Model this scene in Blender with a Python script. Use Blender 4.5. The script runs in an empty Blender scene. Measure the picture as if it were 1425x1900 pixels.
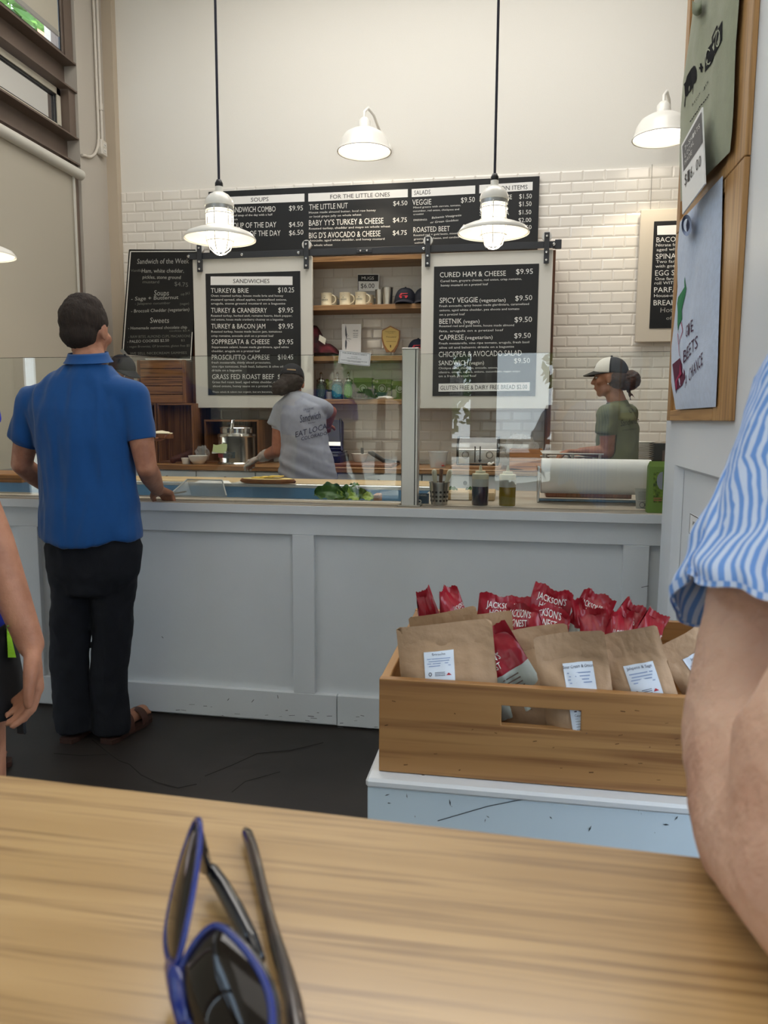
import bpy, bmesh, math, random
from mathutils import Vector, Matrix, Euler, noise
from mathutils.bvhtree import BVHTree
random.seed(7)
scene = bpy.context.scene
COL = scene.collection
PI = math.pi

# ------------------------------------------------------------------ camera
F = 1410.4                      # focal length in pixels of a 1425x1900 frame
YAW, PITCH, ROLL = (math.radians(a) for a in (9.7256, 6.9776, -0.287))
CAMP = Vector((0, 0, 1.30))
_fwd = Vector((-math.sin(YAW)*math.cos(PITCH), math.cos(YAW)*math.cos(PITCH), -math.sin(PITCH)))
_r0 = Vector((math.cos(YAW), math.sin(YAW), 0)); _d0 = _fwd.cross(_r0)
_r = _r0*math.cos(ROLL) + _d0*math.sin(ROLL); _d = -_r0*math.sin(ROLL) + _d0*math.cos(ROLL)
cam_data = bpy.data.cameras.new('camera'); cam = bpy.data.objects.new('camera', cam_data); COL.objects.link(cam)
cam_data.sensor_fit = 'VERTICAL'; cam_data.sensor_height = 36; cam_data.lens = F/1900*36
M = Matrix.Identity(4)
for i, v in enumerate((_r, -_d, -_fwd)):
    for j in range(3): M[j][i] = v[j]
M.translation = CAMP
cam.matrix_world = M
cam_data.clip_start = 0.02
cam_data.dof.use_dof = True; cam_data.dof.focus_distance = 4.2; cam_data.dof.aperture_fstop = 13
scene.camera = cam

# ------------------------------------------------------------------ world, sun, exposure
W = bpy.data.worlds.new('sky'); scene.world = W; W.use_nodes = True
nt = W.node_tree; nt.nodes.clear()
wo = nt.nodes.new('ShaderNodeOutputWorld'); wb = nt.nodes.new('ShaderNodeBackground')
tc = nt.nodes.new('ShaderNodeTexCoord'); sp = nt.nodes.new('ShaderNodeSeparateXYZ'); cr = nt.nodes.new('ShaderNodeValToRGB')
nt.links.new(tc.outputs['Generated'], sp.inputs[0]); nt.links.new(sp.outputs['Z'], cr.inputs[0])
cr.color_ramp.elements[0].position = 0.0; cr.color_ramp.elements[0].color = (0.87, 0.93, 1.0, 1)
cr.color_ramp.elements[1].position = 0.7; cr.color_ramp.elements[1].color = (0.60, 0.77, 1.0, 1)
nt.links.new(cr.outputs[0], wb.inputs[0]); wb.inputs[1].default_value = 5.2
nt.links.new(wb.outputs[0], wo.inputs[0])
sd = bpy.data.lights.new('sun', 'SUN'); sd.energy = 14; sd.angle = 0.01; sd.color = (1, 0.94, 0.84)
so = bpy.data.objects.new('sun', sd); COL.objects.link(so); so.rotation_euler = (math.radians(40), math.radians(14), 0)
def area(name, loc, rot, sx, sy, power, color, portal=False):
    l = bpy.data.lights.new(name, 'AREA'); l.shape = 'RECTANGLE'; l.size = sx; l.size_y = sy; l.energy = power; l.color = color
    if portal: l.cycles.is_portal = True
    o = bpy.data.objects.new(name, l); COL.objects.link(o); o.location = loc; o.rotation_euler = rot
    return o
for x_, w_ in ((-2.1, 1.4), (-0.67, 0.35), (0.1, 0.8), (2.0, 1.4)): area('portal_rear', (x_, -3.46, 1.4), (math.radians(90), 0, 0), w_, 2.6, 1, (1, 1, 1), True)
area('portal_left', (-3.36, 0.6, 2.9), (math.radians(90), 0, math.radians(-90)), 9, 4.4, 1, (1, 1, 1), True)
area('portal_right', (3.44, -1.0, 2.4), (math.radians(90), 0, math.radians(90)), 4.4, 4.2, 1, (1, 1, 1), True)
area('kitchen_fill', (-0.6, 4.3, 4.9), (0, 0, 0), 3.6, 1.6, 90, (1.0, 0.97, 0.93))  # added overhead fill to brighten the kitchen; it has no fixture
area('room_fill', (-0.6, 0.6, 4.9), (0, 0, 0), 3.0, 2.5, 30, (1.0, 0.95, 0.88))  # added overhead fill for the front room, likewise without a fixture
scene.view_settings.view_transform = 'Standard'; scene.view_settings.look = 'None'
scene.view_settings.gamma = 1; scene.view_settings.use_curve_mapping = False
scene.view_settings.exposure = 0.0

# ------------------------------------------------------------------ helpers
def ray(x, y): return ((x-712.5)*_r + (y-950)*_d)/F + _fwd
def at(x, y, axis, v):
    q = ray(x, y); t = (v-CAMP[axis])/q[axis]; return CAMP + q*t
def PY(x, y, v): return at(x, y, 1, v)
def PZ(x, y, v): return at(x, y, 2, v)
def PX(x, y, v): return at(x, y, 0, v)
def px2m(Y, X=0): return (Y*math.cos(YAW) - X*math.sin(YAW))/F      # metres of one pixel near a point

def lin(c):
    if isinstance(c, str):
        c = [int(c[i:i+2], 16)/255 for i in (0, 2, 4)]
    return tuple(x/12.92 if x <= 0.04045 else ((x+0.055)/1.055)**2.4 for x in c) + (1,)
MATS = {}
def mat(name, color='808080', rough=0.5, metal=0.0, var=0.0, vscale=8, bump=0.0, bscale=60, spec=0.5, trans=0.0, emit=None, estr=0, coat=0.0, ior=1.45, alpha=1.0, sheen=0.0, stretch=(1, 1, 1), color2=None, sss=0.0):
    if name in MATS: return MATS[name]
    m = bpy.data.materials.new(name); m.use_nodes = True; n = m.node_tree; b = n.nodes['Principled BSDF']
    c = lin(color); b.inputs['Base Color'].default_value = c
    b.inputs['Roughness'].default_value = rough; b.inputs['Metallic'].default_value = metal
    b.inputs['Specular IOR Level'].default_value = spec; b.inputs['Transmission Weight'].default_value = trans
    b.inputs['IOR'].default_value = ior; b.inputs['Coat Weight'].default_value = coat; b.inputs['Alpha'].default_value = alpha
    b.inputs['Sheen Weight'].default_value = sheen
    if sss: b.inputs['Subsurface Weight'].default_value = sss; b.inputs['Subsurface Radius'].default_value = (0.02, 0.008, 0.005)
    if emit: b.inputs['Emission Color'].default_value = lin(emit); b.inputs['Emission Strength'].default_value = estr
    if var or bump:
        t = n.nodes.new('ShaderNodeTexCoord'); mp = n.nodes.new('ShaderNodeMapping'); mp.inputs['Scale'].default_value = stretch
        n.links.new(t.outputs['Object'], mp.inputs[0])
    if var:
        z = n.nodes.new('ShaderNodeTexNoise'); z.inputs['Scale'].default_value = vscale; z.inputs['Detail'].default_value = 5
        n.links.new(mp.outputs[0], z.inputs[0])
        r = n.nodes.new('ShaderNodeValToRGB'); c2 = lin(color2) if color2 else tuple(x*(1-var) for x in c[:3])+(1,)
        r.color_ramp.elements[0].position = 0.35; r.color_ramp.elements[1].position = 0.65
        r.color_ramp.elements[0].color = c2; r.color_ramp.elements[1].color = c
        n.links.new(z.outputs[0], r.inputs[0]); n.links.new(r.outputs[0], b.inputs['Base Color'])
    if bump:
        z2 = n.nodes.new('ShaderNodeTexNoise'); z2.inputs['Scale'].default_value = bscale; z2.inputs['Detail'].default_value = 4
        n.links.new(mp.outputs[0], z2.inputs[0]); bp = n.nodes.new('ShaderNodeBump'); bp.inputs['Strength'].default_value = bump; bp.inputs['Distance'].default_value = 0.01
        n.links.new(z2.outputs[0], bp.inputs['Height']); n.links.new(bp.outputs[0], b.inputs['Normal'])
    MATS[name] = m; return m
def wood(name, c1, c2, c3=None, axis=0, scale=1.0, rough=0.45, coat=0.0, bump=0.15, planks=0):
    """streaky wood: noise stretched along the axis of the grain, with thin dark pores"""
    if name in MATS: return MATS[name]
    m = bpy.data.materials.new(name); m.use_nodes = True; n = m.node_tree; b = n.nodes['Principled BSDF']; L = n.links.new
    t = n.nodes.new('ShaderNodeTexCoord'); mp = n.nodes.new('ShaderNodeMapping')
    s = [14*scale]*3; s[axis] = 0.9*scale; mp.inputs['Scale'].default_value = s
    L(t.outputs['Object'], mp.inputs[0])
    z = n.nodes.new('ShaderNodeTexNoise'); z.inputs['Scale'].default_value = 1.6; z.inputs['Detail'].default_value = 7; z.inputs['Distortion'].default_value = 0.6
    L(mp.outputs[0], z.inputs[0])
    r = n.nodes.new('ShaderNodeValToRGB'); r.color_ramp.elements[0].position = 0.32; r.color_ramp.elements[1].position = 0.68
    r.color_ramp.elements[0].color = lin(c2); r.color_ramp.elements[1].color = lin(c1); L(z.outputs[0], r.inputs[0])
    mp2 = n.nodes.new('ShaderNodeMapping'); s2 = [110*scale]*3; s2[axis] = 3*scale; mp2.inputs['Scale'].default_value = s2; L(t.outputs['Object'], mp2.inputs[0])
    z2 = n.nodes.new('ShaderNodeTexNoise'); z2.inputs['Scale'].default_value = 1.0; z2.inputs['Detail'].default_value = 3; L(mp2.outputs[0], z2.inputs[0])
    r2 = n.nodes.new('ShaderNodeValToRGB'); r2.color_ramp.elements[0].position = 0.33; r2.color_ramp.elements[1].position = 0.5
    r2.color_ramp.elements[0].color = (1, 1, 1, 1); r2.color_ramp.elements[1].color = (0, 0, 0, 1); L(z2.outputs[0], r2.inputs[0])
    mx = n.nodes.new('ShaderNodeMix'); mx.data_type = 'RGBA'; L(r2.outputs[0], mx.inputs[0]); L(r.outputs[0], mx.inputs[6]); mx.inputs[7].default_value = lin(c3 or c2)
    L(mx.outputs[2], b.inputs['Base Color']); b.inputs['Roughness'].default_value = rough; b.inputs['Coat Weight'].default_value = coat; b.inputs['Coat Roughness'].default_value = 0.15
    if bump:
        bp = n.nodes.new('ShaderNodeBump'); bp.inputs['Strength'].default_value = bump; bp.inputs['Distance'].default_value = 0.002
        L(z2.outputs[0], bp.inputs['Height']); L(bp.outputs[0], b.inputs['Normal'])
    MATS[name] = m; return m

class MB:
    def __init__(s): s.v = []; s.f = []; s.m = []; s.mi = 0; s.sm = []; s.smooth = False
    def add(s, vs, fs):
        o = len(s.v); s.v += [Vector(v) for v in vs]; s.f += [tuple(i+o for i in f) for f in fs]; s.m += [s.mi]*len(fs); s.sm += [s.smooth]*len(fs); return s
    def box(s, x0, x1, y0, y1, z0, z1):
        x0, x1 = min(x0, x1), max(x0, x1); y0, y1 = min(y0, y1), max(y0, y1); z0, z1 = min(z0, z1), max(z0, z1)
        return s.add([(x, y, z) for z in (z0, z1) for y in (y0, y1) for x in (x0, x1)], [(0, 2, 3, 1), (4, 5, 7, 6), (0, 1, 5, 4), (2, 6, 7, 3), (0, 4, 6, 2), (1, 3, 7, 5)])
    def bbox(s, x0, x1, y0, y1, z0, z1, b=0.004):
        """box with chamfered edges"""
        x0, x1 = min(x0, x1), max(x0, x1); y0, y1 = min(y0, y1), max(y0, y1); z0, z1 = min(z0, z1), max(z0, z1)
        b = min(b, (x1-x0)/2.2, (y1-y0)/2.2, (z1-z0)/2.2); P = {}; vs = []
        def vid(k, ax):
            if (k, ax) not in P:
                c = [(x0, x1)[k[0]], (y0, y1)[k[1]], (z0, z1)[k[2]]]
                for a in range(3):
                    if a != ax: c[a] += b if k[a] == 0 else -b
                P[(k, ax)] = len(vs); vs.append(tuple(c))
            return P[(k, ax)]
        fs = []; ks = [(i, j, k) for i in (0, 1) for j in (0, 1) for k in (0, 1)]
        for ax in range(3):
            u, w = (ax+1) % 3, (ax+2) % 3
            for sgn in (0, 1):
                q = []
                for a, c in ((0, 0), (1, 0), (1, 1), (0, 1)):
                    k = [0]*3; k[ax] = sgn; k[u] = a; k[w] = c; q.append(vid(tuple(k), ax))
                fs.append(tuple(q) if sgn else tuple(q[::-1]))
        for ax in range(3):
            u, w = (ax+1) % 3, (ax+2) % 3
            for a in (0, 1):
                for c in (0, 1):
                    k0 = [0]*3; k0[u] = a; k0[w] = c; k1 = list(k0); k1[ax] = 1; k0, k1 = tuple(k0), tuple(k1)
                    q = (vid(k0, u), vid(k1, u), vid(k1, w), vid(k0, w)); fs.append(q if a == c else q[::-1])
        for k in ks:
            q = (vid(k, 0), vid(k, 1), vid(k, 2)); fs.append(q if sum(k) % 2 else q[::-1])
        return s.add(vs, fs)
    def lathe(s, prof, c=(0, 0, 0), n=24, T=None, cap=False):
        """profile of (r, z) pairs about the local z axis"""
        vs = []; fs = []
        for r, z in prof:
            for i in range(n):
                a = 2*PI*i/n; vs.append(Vector((r*math.cos(a), r*math.sin(a), z)))
        for j in range(len(prof)-1):
            for i in range(n):
                k = (i+1) % n; fs.append((j*n+i, j*n+k, (j+1)*n+k, (j+1)*n+i))
        if cap: fs.append(tuple(range(n))[::-1])
        if cap: fs.append(tuple((len(prof)-1)*n+i for i in range(n)))
        c = Vector(c)
        vs = [(T @ v if T else v) + c for v in vs]
        return s.add(vs, fs)
    def cyl(s, p0, p1, r0, r1=None, n=12):
        p0, p1 = Vector(p0), Vector(p1); r1 = r0 if r1 is None else r1; a = (p1-p0); L = a.length; q = a.to_track_quat('Z', 'Y').to_matrix()
        return s.lathe([(r0, 0), (r1, L)], p0, n, q, True)
    def tube(s, pts, r, n=8, closed=False):
        pts = [Vector(p) for p in pts]; N = len(pts); vs = []; fs = []; rs = r if hasattr(r, '__len__') else [r]*N
        up = Vector((0, 0, 1)); prev = None
        for i, p in enumerate(pts):
            if closed: t = pts[(i+1) % N]-pts[i-1]
            else: t = pts[min(i+1, N-1)]-pts[max(i-1, 0)]
            t.normalize()
            if prev is None:
                a = up.cross(t)
                if a.length < 0.1: a = Vector((1, 0, 0)).cross(t)
            else: a = prev - t*prev.dot(t)
            a.normalize(); prev = a; b = t.cross(a)
            for k in range(n):
                g = 2*PI*k/n; vs.append(p+(a*math.cos(g)+b*math.sin(g))*rs[i])
        for i in range(N if closed else N-1):
            j = (i+1) % N
            for k in range(n):
                l = (k+1) % n; fs.append((i*n+k, i*n+l, j*n+l, j*n+k))
        if not closed: fs.append(tuple(range(n))[::-1]); fs.append(tuple((N-1)*n+k for k in range(n)))
        return s.add(vs, fs)
    def grid(s, fn, nu, nv):
        vs = [fn(i/nu, j/nv) for j in range(nv+1) for i in range(nu+1)]; w = nu+1
        return s.add(vs, [(j*w+i, j*w+i+1, (j+1)*w+i+1, (j+1)*w+i) for j in range(nv) for i in range(nu)])
    def prism(s, poly, o, u, v, w):
        """polygon of (a, b) in the plane o + a*u + b*v, pushed by w"""
        o, u, v, w = Vector(o), Vector(u), Vector(v), Vector(w); n = len(poly)
        p = [o+u*a+v*b for a, b in poly]
        return s.add(p+[q+w for q in p], [tuple(range(n)), tuple(range(n, 2*n))[::-1]]+[(i, n+i, n+(i+1) % n, (i+1) % n) for i in range(n)])
    def sphere(s, c, r, n=12, m=8, sc=(1, 1, 1), rot=None):
        vs = []; c = Vector(c)
        for j in range(m+1):
            t = PI*j/m
            for i in range(n):
                a = 2*PI*i/n; v = Vector((r*sc[0]*math.sin(t)*math.cos(a), r*sc[1]*math.sin(t)*math.sin(a), r*sc[2]*math.cos(t)))
                if rot: v = rot @ v
                vs.append(c+v)
        return s.add(vs, [(j*n+i, (j+1)*n+i, (j+1)*n+(i+1) % n, j*n+(i+1) % n) for j in range(m) for i in range(n)])
    def xf(s, T):
        s.v = [T @ v for v in s.v]; return s
    def mesh(s, name, mats, off=Vector((0, 0, 0))):
        me = bpy.data.meshes.new(name); me.from_pydata([tuple(v-off) for v in s.v], [], s.f)
        for m in (mats if isinstance(mats, (list, tuple)) else [mats]): me.materials.append(m)
        me.polygons.foreach_set('material_index', s.m); me.polygons.foreach_set('use_smooth', s.sm)
        b = bmesh.new(); b.from_mesh(me); bmesh.ops.remove_doubles(b, verts=b.verts, dist=1e-6)
        bmesh.ops.recalc_face_normals(b, faces=b.faces); b.to_mesh(me); b.free(); me.update(); return me
def wloc(o):
    p = Vector((0, 0, 0))
    while o: p = p+o.location; o = o.parent
    return p
def put(name, me, parent=None, smooth=None, bevel=0, sub=0):
    o = bpy.data.objects.new(name, me); COL.objects.link(o); o.parent = parent
    if smooth is not None:
        me.polygons.foreach_set('use_smooth', [True]*len(me.polygons))
        if smooth < 180:
            try: me.set_sharp_from_angle(angle=math.radians(smooth))
            except Exception: pass
    if bevel:
        b = o.modifiers.new('bevel', 'BEVEL'); b.width = bevel; b.segments = 2; b.limit_method = 'ANGLE'
    if sub:
        b = o.modifiers.new('sub', 'SUBSURF'); b.levels = sub; b.render_levels = sub
    return o
def part(name, mb, m, parent, smooth=None, bevel=0, sub=0, label=None, kind=None):
    """mb in world coordinates; parented without moving"""
    o = put(name, mb.mesh(name, m, wloc(parent) if parent else Vector((0, 0, 0))), parent, smooth, bevel, sub)
    if label: o['label'] = label
    if kind: o['kind'] = kind
    return o
def tag(o, label, cat, group=None):
    o['label'] = label; o['category'] = cat
    if group: o['group'] = group
    return o
def thing(name, label, cat, loc=(0, 0, 0), group=None):
    o = bpy.data.objects.new(name, None); COL.objects.link(o); o.location = loc; o.empty_display_size = 0.05
    return tag(o, label, cat, group)
def solo(name, mb, m, label, cat, loc=None, group=None, **k):
    loc = Vector(loc) if loc is not None else (sum(mb.v, Vector())/len(mb.v))
    o = put(name, mb.mesh(name, m, loc), None, **k); o.location = loc
    return tag(o, label, cat, group)
def struct(name, mb, m, parent=None, **k):
    o = part(name, mb, m, parent, **k)
    if not parent: o['kind'] = 'structure'
    return o
def copy_tree(o, parent=None):
    c = o.copy(); COL.objects.link(c); c.parent = parent
    for ch in list(o.children): copy_tree(ch, c)
    return c

# ---- lettering: strings laid out in photo pixels on a plane, all joined into one mesh
_glyph = {}
def text_mesh(body):
    if body in _glyph: return _glyph[body]
    cu = bpy.data.curves.new('t', 'FONT'); cu.body = body; cu.resolution_u = 2; cu.fill_mode = 'FRONT'
    ob = bpy.data.objects.new('t', cu); COL.objects.link(ob)
    dg = bpy.context.evaluated_depsgraph_get(); dg.update(); me = ob.evaluated_get(dg).to_mesh()
    vs = [tuple(v.co) for v in me.vertices]; fs = [tuple(p.vertices) for p in me.polygons]
    ob.evaluated_get(dg).to_mesh_clear(); bpy.data.objects.remove(ob); bpy.data.curves.remove(cu)
    _glyph[body] = (vs, fs); return vs, fs
CAPH = 0.729
class Lettering:
    """fn(a, b) maps layout coordinates (a right, b down) to a world point"""
    def __init__(s, fn): s.fn = fn; s.mb = MB()
    def t(s, body, a0, a1, base, h, base1=None, slant=0.0, mi=0):
        vs, fs = text_mesh(body)
        if not vs: return
        x0 = min(v[0] for v in vs); x1 = max(v[0] for v in vs); base1 = base if base1 is None else base1
        s.mb.mi = mi
        k = (a1-a0)/max(x1-x0, 1e-6)
        s.mb.add([s.fn(a0+(v[0]-x0)*k + slant*v[1]*h, base+(base1-base)*(v[0]-x0)/(x1-x0) - v[1]/CAPH*h) for v in vs], fs)
    def poly(s, pts, mi=0):
        s.mb.mi = mi; s.mb.add([s.fn(a, b) for a, b in pts], [tuple(range(len(pts)))])
    def rect(s, a0, a1, b0, b1, mi=0): s.poly([(a0, b0), (a1, b0), (a1, b1), (a0, b1)], mi)
    def line(s, a0, b0, a1, b1, w, mi=0):
        d = Vector((a1-a0, b1-b0)); d.normalize(); n = Vector((-d.y, d.x))*w/2
        s.poly([(a0+n.x, b0+n.y), (a1+n.x, b1+n.y), (a1-n.x, b1-n.y), (a0-n.x, b0-n.y)], mi)
    def circ(s, a, b, r, mi=0, ry=None): s.poly([(a+r*math.cos(i*PI/8), b+(ry or r)*math.sin(i*PI/8)) for i in range(16)], mi)
    def ring(s, a, b, r, w, mi=0, ry=None):
        ry = ry or r
        for i in range(16):
            g, h = i*PI/8, (i+1)*PI/8; k = (r-w)/r
            s.poly([(a+r*math.cos(g), b+ry*math.sin(g)), (a+r*math.cos(h), b+ry*math.sin(h)), (a+r*k*math.cos(h), b+ry*k*math.sin(h)), (a+r*k*math.cos(g), b+ry*k*math.sin(g))], mi)
def crop(ox, oy, sc, Y):             # a zoomed crop of the photograph laid on the plane y = Y
    return lambda a, b: PY(ox+a/sc, oy+b/sc, Y)

# ---- organic shapes: overlapping tapered capsules fused by a voxel remesh
def capsule(mb, p0, p1, r0, r1, n=14):
    p0, p1 = Vector(p0), Vector(p1); a = p1-p0; L = a.length
    if L < 1e-5: mb.sphere(p0, r0, 14, 10); return
    q = a.to_track_quat('Z', 'Y').to_matrix(); pr = []
    for i in range(0, 6): g = PI/2*i/5; pr.append((max(r0*math.sin(g), 1e-6), -r0*math.cos(g)))
    for i in range(0, 6): g = PI/2*i/5; pr.append((max(r1*math.cos(g), 1e-6), L+r1*math.sin(g)))
    mb.lathe(pr, p0, n, q)
def fuse(mb, voxel, iters=4, fac=0.5, fn=None, cuts=()):
    """voxel-fuse closed shapes; fn(co, normal) moves the surface; cuts: (point, normal) keep the side the normal points away from"""
    me = mb.mesh('blob', mat('tmp'))
    o = bpy.data.objects.new('blob', me); COL.objects.link(o)
    r = o.modifiers.new('r', 'REMESH'); r.mode = 'VOXEL'; r.voxel_size = voxel; r.use_smooth_shade = True
    s = o.modifiers.new('s', 'SMOOTH'); s.factor = fac; s.iterations = iters
    dg = bpy.context.evaluated_depsgraph_get(); dg.update(); e = o.evaluated_get(dg).to_mesh()
    bm = bmesh.new(); bm.from_mesh(e); o.evaluated_get(dg).to_mesh_clear(); bpy.data.objects.remove(o); bpy.data.meshes.remove(me)
    if fn:
        bm.normal_update(); nv = [(v, fn(v.co.copy(), v.normal.copy())) for v in bm.verts]
        for v, c in nv: v.co = c
    for p, nn in cuts:
        bmesh.ops.bisect_plane(bm, geom=bm.verts[:]+bm.edges[:]+bm.faces[:], plane_co=p, plane_no=nn, clear_outer=True)
    return bm
def hug(bm, bvhs, off=0.006, smooth=2):
    """push cloth vertices out of the bodies underneath"""
    for v in bm.verts:
        for b in bvhs:
            l, n, i, d = b.find_nearest(v.co, 0.08)
            if l is not None and (v.co-l).dot(n) < off: v.co = l+n*off
    for _ in range(smooth): bmesh.ops.smooth_vert(bm, verts=bm.verts, factor=0.5, use_axis_x=True, use_axis_y=True, use_axis_z=True)
    return bm
def bm_part(name, bm, m, parent, thick=0, mats_fn=None, label=None, **k):
    off = wloc(parent) if parent else Vector()
    for v in bm.verts: v.co -= off
    me = bpy.data.meshes.new(name); ms = m if isinstance(m, (list, tuple)) else [m]
    for x in ms: me.materials.append(x)
    for f in bm.faces:
        f.smooth = True
        if mats_fn: f.material_index = mats_fn(f.calc_center_median()+off, f.normal)
    bm.to_mesh(me); bm.free()
    o = put(name, me, parent)
    if thick:
        s = o.modifiers.new('solid', 'SOLIDIFY'); s.thickness = thick; s.offset = -1
    if label: o['label'] = label
    return o

# ------------------------------------------------------------------ materials
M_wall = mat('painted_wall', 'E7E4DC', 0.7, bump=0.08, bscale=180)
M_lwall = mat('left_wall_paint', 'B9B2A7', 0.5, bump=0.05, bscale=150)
M_tan = mat('corner_tan', 'BDAF9B', 0.6)  # tan tone set apart from the walls on either side
M_white = mat('white_paint', 'DCE0E2', 0.42, var=0.05, vscale=3, bump=0.04, bscale=90)
M_pillar = mat('pillar_paint', 'E4E8EC', 0.4)
M_tile = mat('glazed_tile', 'EAE5DC', 0.14, spec=0.6)
M_grout = mat('grout', 'D3CCBF', 0.8)
M_bronze = mat('bronze_window_steel', '6A5B50', 0.45, var=0.12, vscale=5)
M_ceil = mat('ceiling_paint', 'E4DFD5', 0.8)
M_black = mat('black_satin', '17181A', 0.4)
M_iron = mat('charcoal_iron', '3B3D41', 0.45, metal=0.3)
M_steel = mat('brushed_steel', 'B9B6B0', 0.28, metal=1.0, bump=0.05, bscale=200, stretch=(1, 1, 0.05))
M_chrome = mat('chrome', 'D8D8D8', 0.12, metal=1.0)
M_ink = mat('chalk_white', 'E6E6E2', 0.7)
M_inkdim = mat('chalk_dim', '9C9C98', 0.8)
M_board = mat('chalkboard_paint', '1B1D20', 0.45, var=0.25, vscale=4)
M_paper = mat('white_paper', 'F0F0EE', 0.6)
M_print = mat('black_print', '1C1C20', 0.6)
M_glass = mat('clear_glass', 'FFFFFF', 0.0, trans=1.0, ior=1.5)
def glass_mat(name, tint, gain=1.0):
    """thin flat pane: mostly see-through with a mirror reflection"""
    m = bpy.data.materials.new(name); m.use_nodes = True; n = m.node_tree; n.nodes.clear()
    o = n.nodes.new('ShaderNodeOutputMaterial'); mx = n.nodes.new('ShaderNodeMixShader'); t = n.nodes.new('ShaderNodeBsdfTransparent'); g = n.nodes.new('ShaderNodeBsdfGlossy')
    f = n.nodes.new('ShaderNodeFresnel'); f.inputs[0].default_value = 1.5
    g.inputs['Roughness'].default_value = 0.0; t.inputs[0].default_value = lin(tint)
    ml = n.nodes.new('ShaderNodeMath'); ml.operation = 'MULTIPLY'; ml.inputs[1].default_value = gain; ml.use_clamp = True
    n.links.new(f.outputs[0], ml.inputs[0]); n.links.new(ml.outputs[0], mx.inputs[0]); n.links.new(t.outputs[0], mx.inputs[1]); n.links.new(g.outputs[0], mx.inputs[2]); n.links.new(mx.outputs[0], o.inputs[0])
    MATS[name] = m; return m
M_pane = glass_mat('pane_glass', 'FAFFFD', 1.0)
M_guard = glass_mat('guard_glass', 'FBFDFC', 1.1)
def cloth_through(name, col, tr=0.5):
    m = bpy.data.materials.new(name); m.use_nodes = True; n = m.node_tree; n.nodes.clear()
    o = n.nodes.new('ShaderNodeOutputMaterial'); mx = n.nodes.new('ShaderNodeMixShader'); d = n.nodes.new('ShaderNodeBsdfDiffuse'); t = n.nodes.new('ShaderNodeBsdfTranslucent')
    d.inputs[0].default_value = lin(col); t.inputs[0].default_value = lin(col); mx.inputs[0].default_value = tr
    n.links.new(d.outputs[0], mx.inputs[1]); n.links.new(t.outputs[0], mx.inputs[2]); n.links.new(mx.outputs[0], o.inputs[0]); MATS[name] = m; return m
M_blind = cloth_through('blind_fabric', 'C4BEAF', 0.3)
W_shelf = wood('shelf_oak', 'B38A5C', '8E683F', '6E4A2A', axis=0, rough=0.5)
W_dark = wood('side_walnut', '7A4F35', '5C3A28', '3C251A', axis=2, rough=0.5)
W_counter = wood('worktop_maple', 'B98F60', '8F6238', '6A4425', axis=0, rough=0.35)
W_crate = wood('snack_crate_pine', 'B08552', '9E7040', '845A33', axis=0, scale=0.5, rough=0.45, bump=0.1)
W_frame = wood('display_frame_oak', 'C69A63', 'A97D4A', '91683A', axis=2, rough=0.4)
W_framex = wood('display_frame_oak_rail', 'C69A63', 'A97D4A', '91683A', axis=1, rough=0.4)
W_box = wood('box_pine', '98693F', '6E4727', '4C2E18', axis=0, rough=0.6)
W_boxv = wood('box_pine_upright', '8F6038', '6A4324', '482B17', axis=2, rough=0.6)
W_top = wood('countertop_washed', 'D3CBBE', 'B5A793', '93836E', axis=0, rough=0.35)
W_table = wood('table_ash', 'BD9966', 'AD8957', '927045', axis=0, scale=1.9, rough=0.32, coat=0.45, bump=0.03)
W_board = wood('cutting_board_maple', 'DDC79F', 'C4A574', 'A88654', axis=0, rough=0.5)
M_sidepine = W_box

# ------------------------------------------------------------------ room
XL, YB = -3.30, 6.0
CH = 5.0
# floor
fl = struct('floor', MB().box(-3.6, 3.6, -3.6, 6.2, -0.1, 0), mat('dark_concrete', '332D29', 0.5, var=0.35, vscale=1.6, bump=0.1, bscale=6, color2='241F1B'))
crk = Lettering(lambda a, b: PZ(a, b, 0.0012))
def crack(pts, w=1.8):
    for (a, b), (c, d) in zip(pts, pts[1:]): crk.line(a, b, c, d, w)
crack([(170, 1372), (205, 1400), (222, 1412), (240, 1418), (262, 1438), (292, 1452), (330, 1462), (365, 1455)])
crack([(380, 1440), (430, 1420), (478, 1398), (540, 1392), (600, 1378)], 1.4)
crack([(430, 1470), (455, 1450), (520, 1432)], 1.2)
crack([(100, 1398), (150, 1402), (200, 1400)], 1.2)
struct('crack', crk.mb, mat('crack_dark', '1C1815', 0.8), fl)
struct('ceiling', MB().box(-3.6, 3.6, -3.6, 6.2, CH, CH+0.1), M_ceil)
wb_ = struct('wall_back', MB().box(-3.6, 3.6, YB+0.01, YB+0.2, 0, CH), M_wall)
# tiles: 3x6 inch bevelled subway tiles in running bond
TP, TW, ZT = 0.0795, 0.157, 3.118
def tile_mb(w=TW, h=TP):
    g = 0.0009; b = 0.011; d = 0.0055; w, h = w/2-g, h/2-g
    o = [(-w, -h), (w, -h), (w, h), (-w, h)]; i = [(-w+b, -h+b), (w-b, -h+b), (w-b, h-b), (-w+b, h-b)]
    m = MB(); m.add([(a, 0, c) for a, c in o]+[(a, -0.0025, c) for a, c in o]+[(a, -d, c) for a, c in i],
                    [(0, 1, 5, 4), (1, 2, 6, 5), (2, 3, 7, 6), (3, 0, 4, 7), (4, 5, 9, 8), (5, 6, 10, 9), (6, 7, 11, 10), (7, 4, 8, 11), (8, 9, 10, 11)]); return m
tme = tile_mb().mesh('tile', M_tile)
struct('grout_bed', MB().box(-3.214, 3.5, YB-0.0005, YB+0.01, 0.93, ZT), M_grout, wb_)
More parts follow.
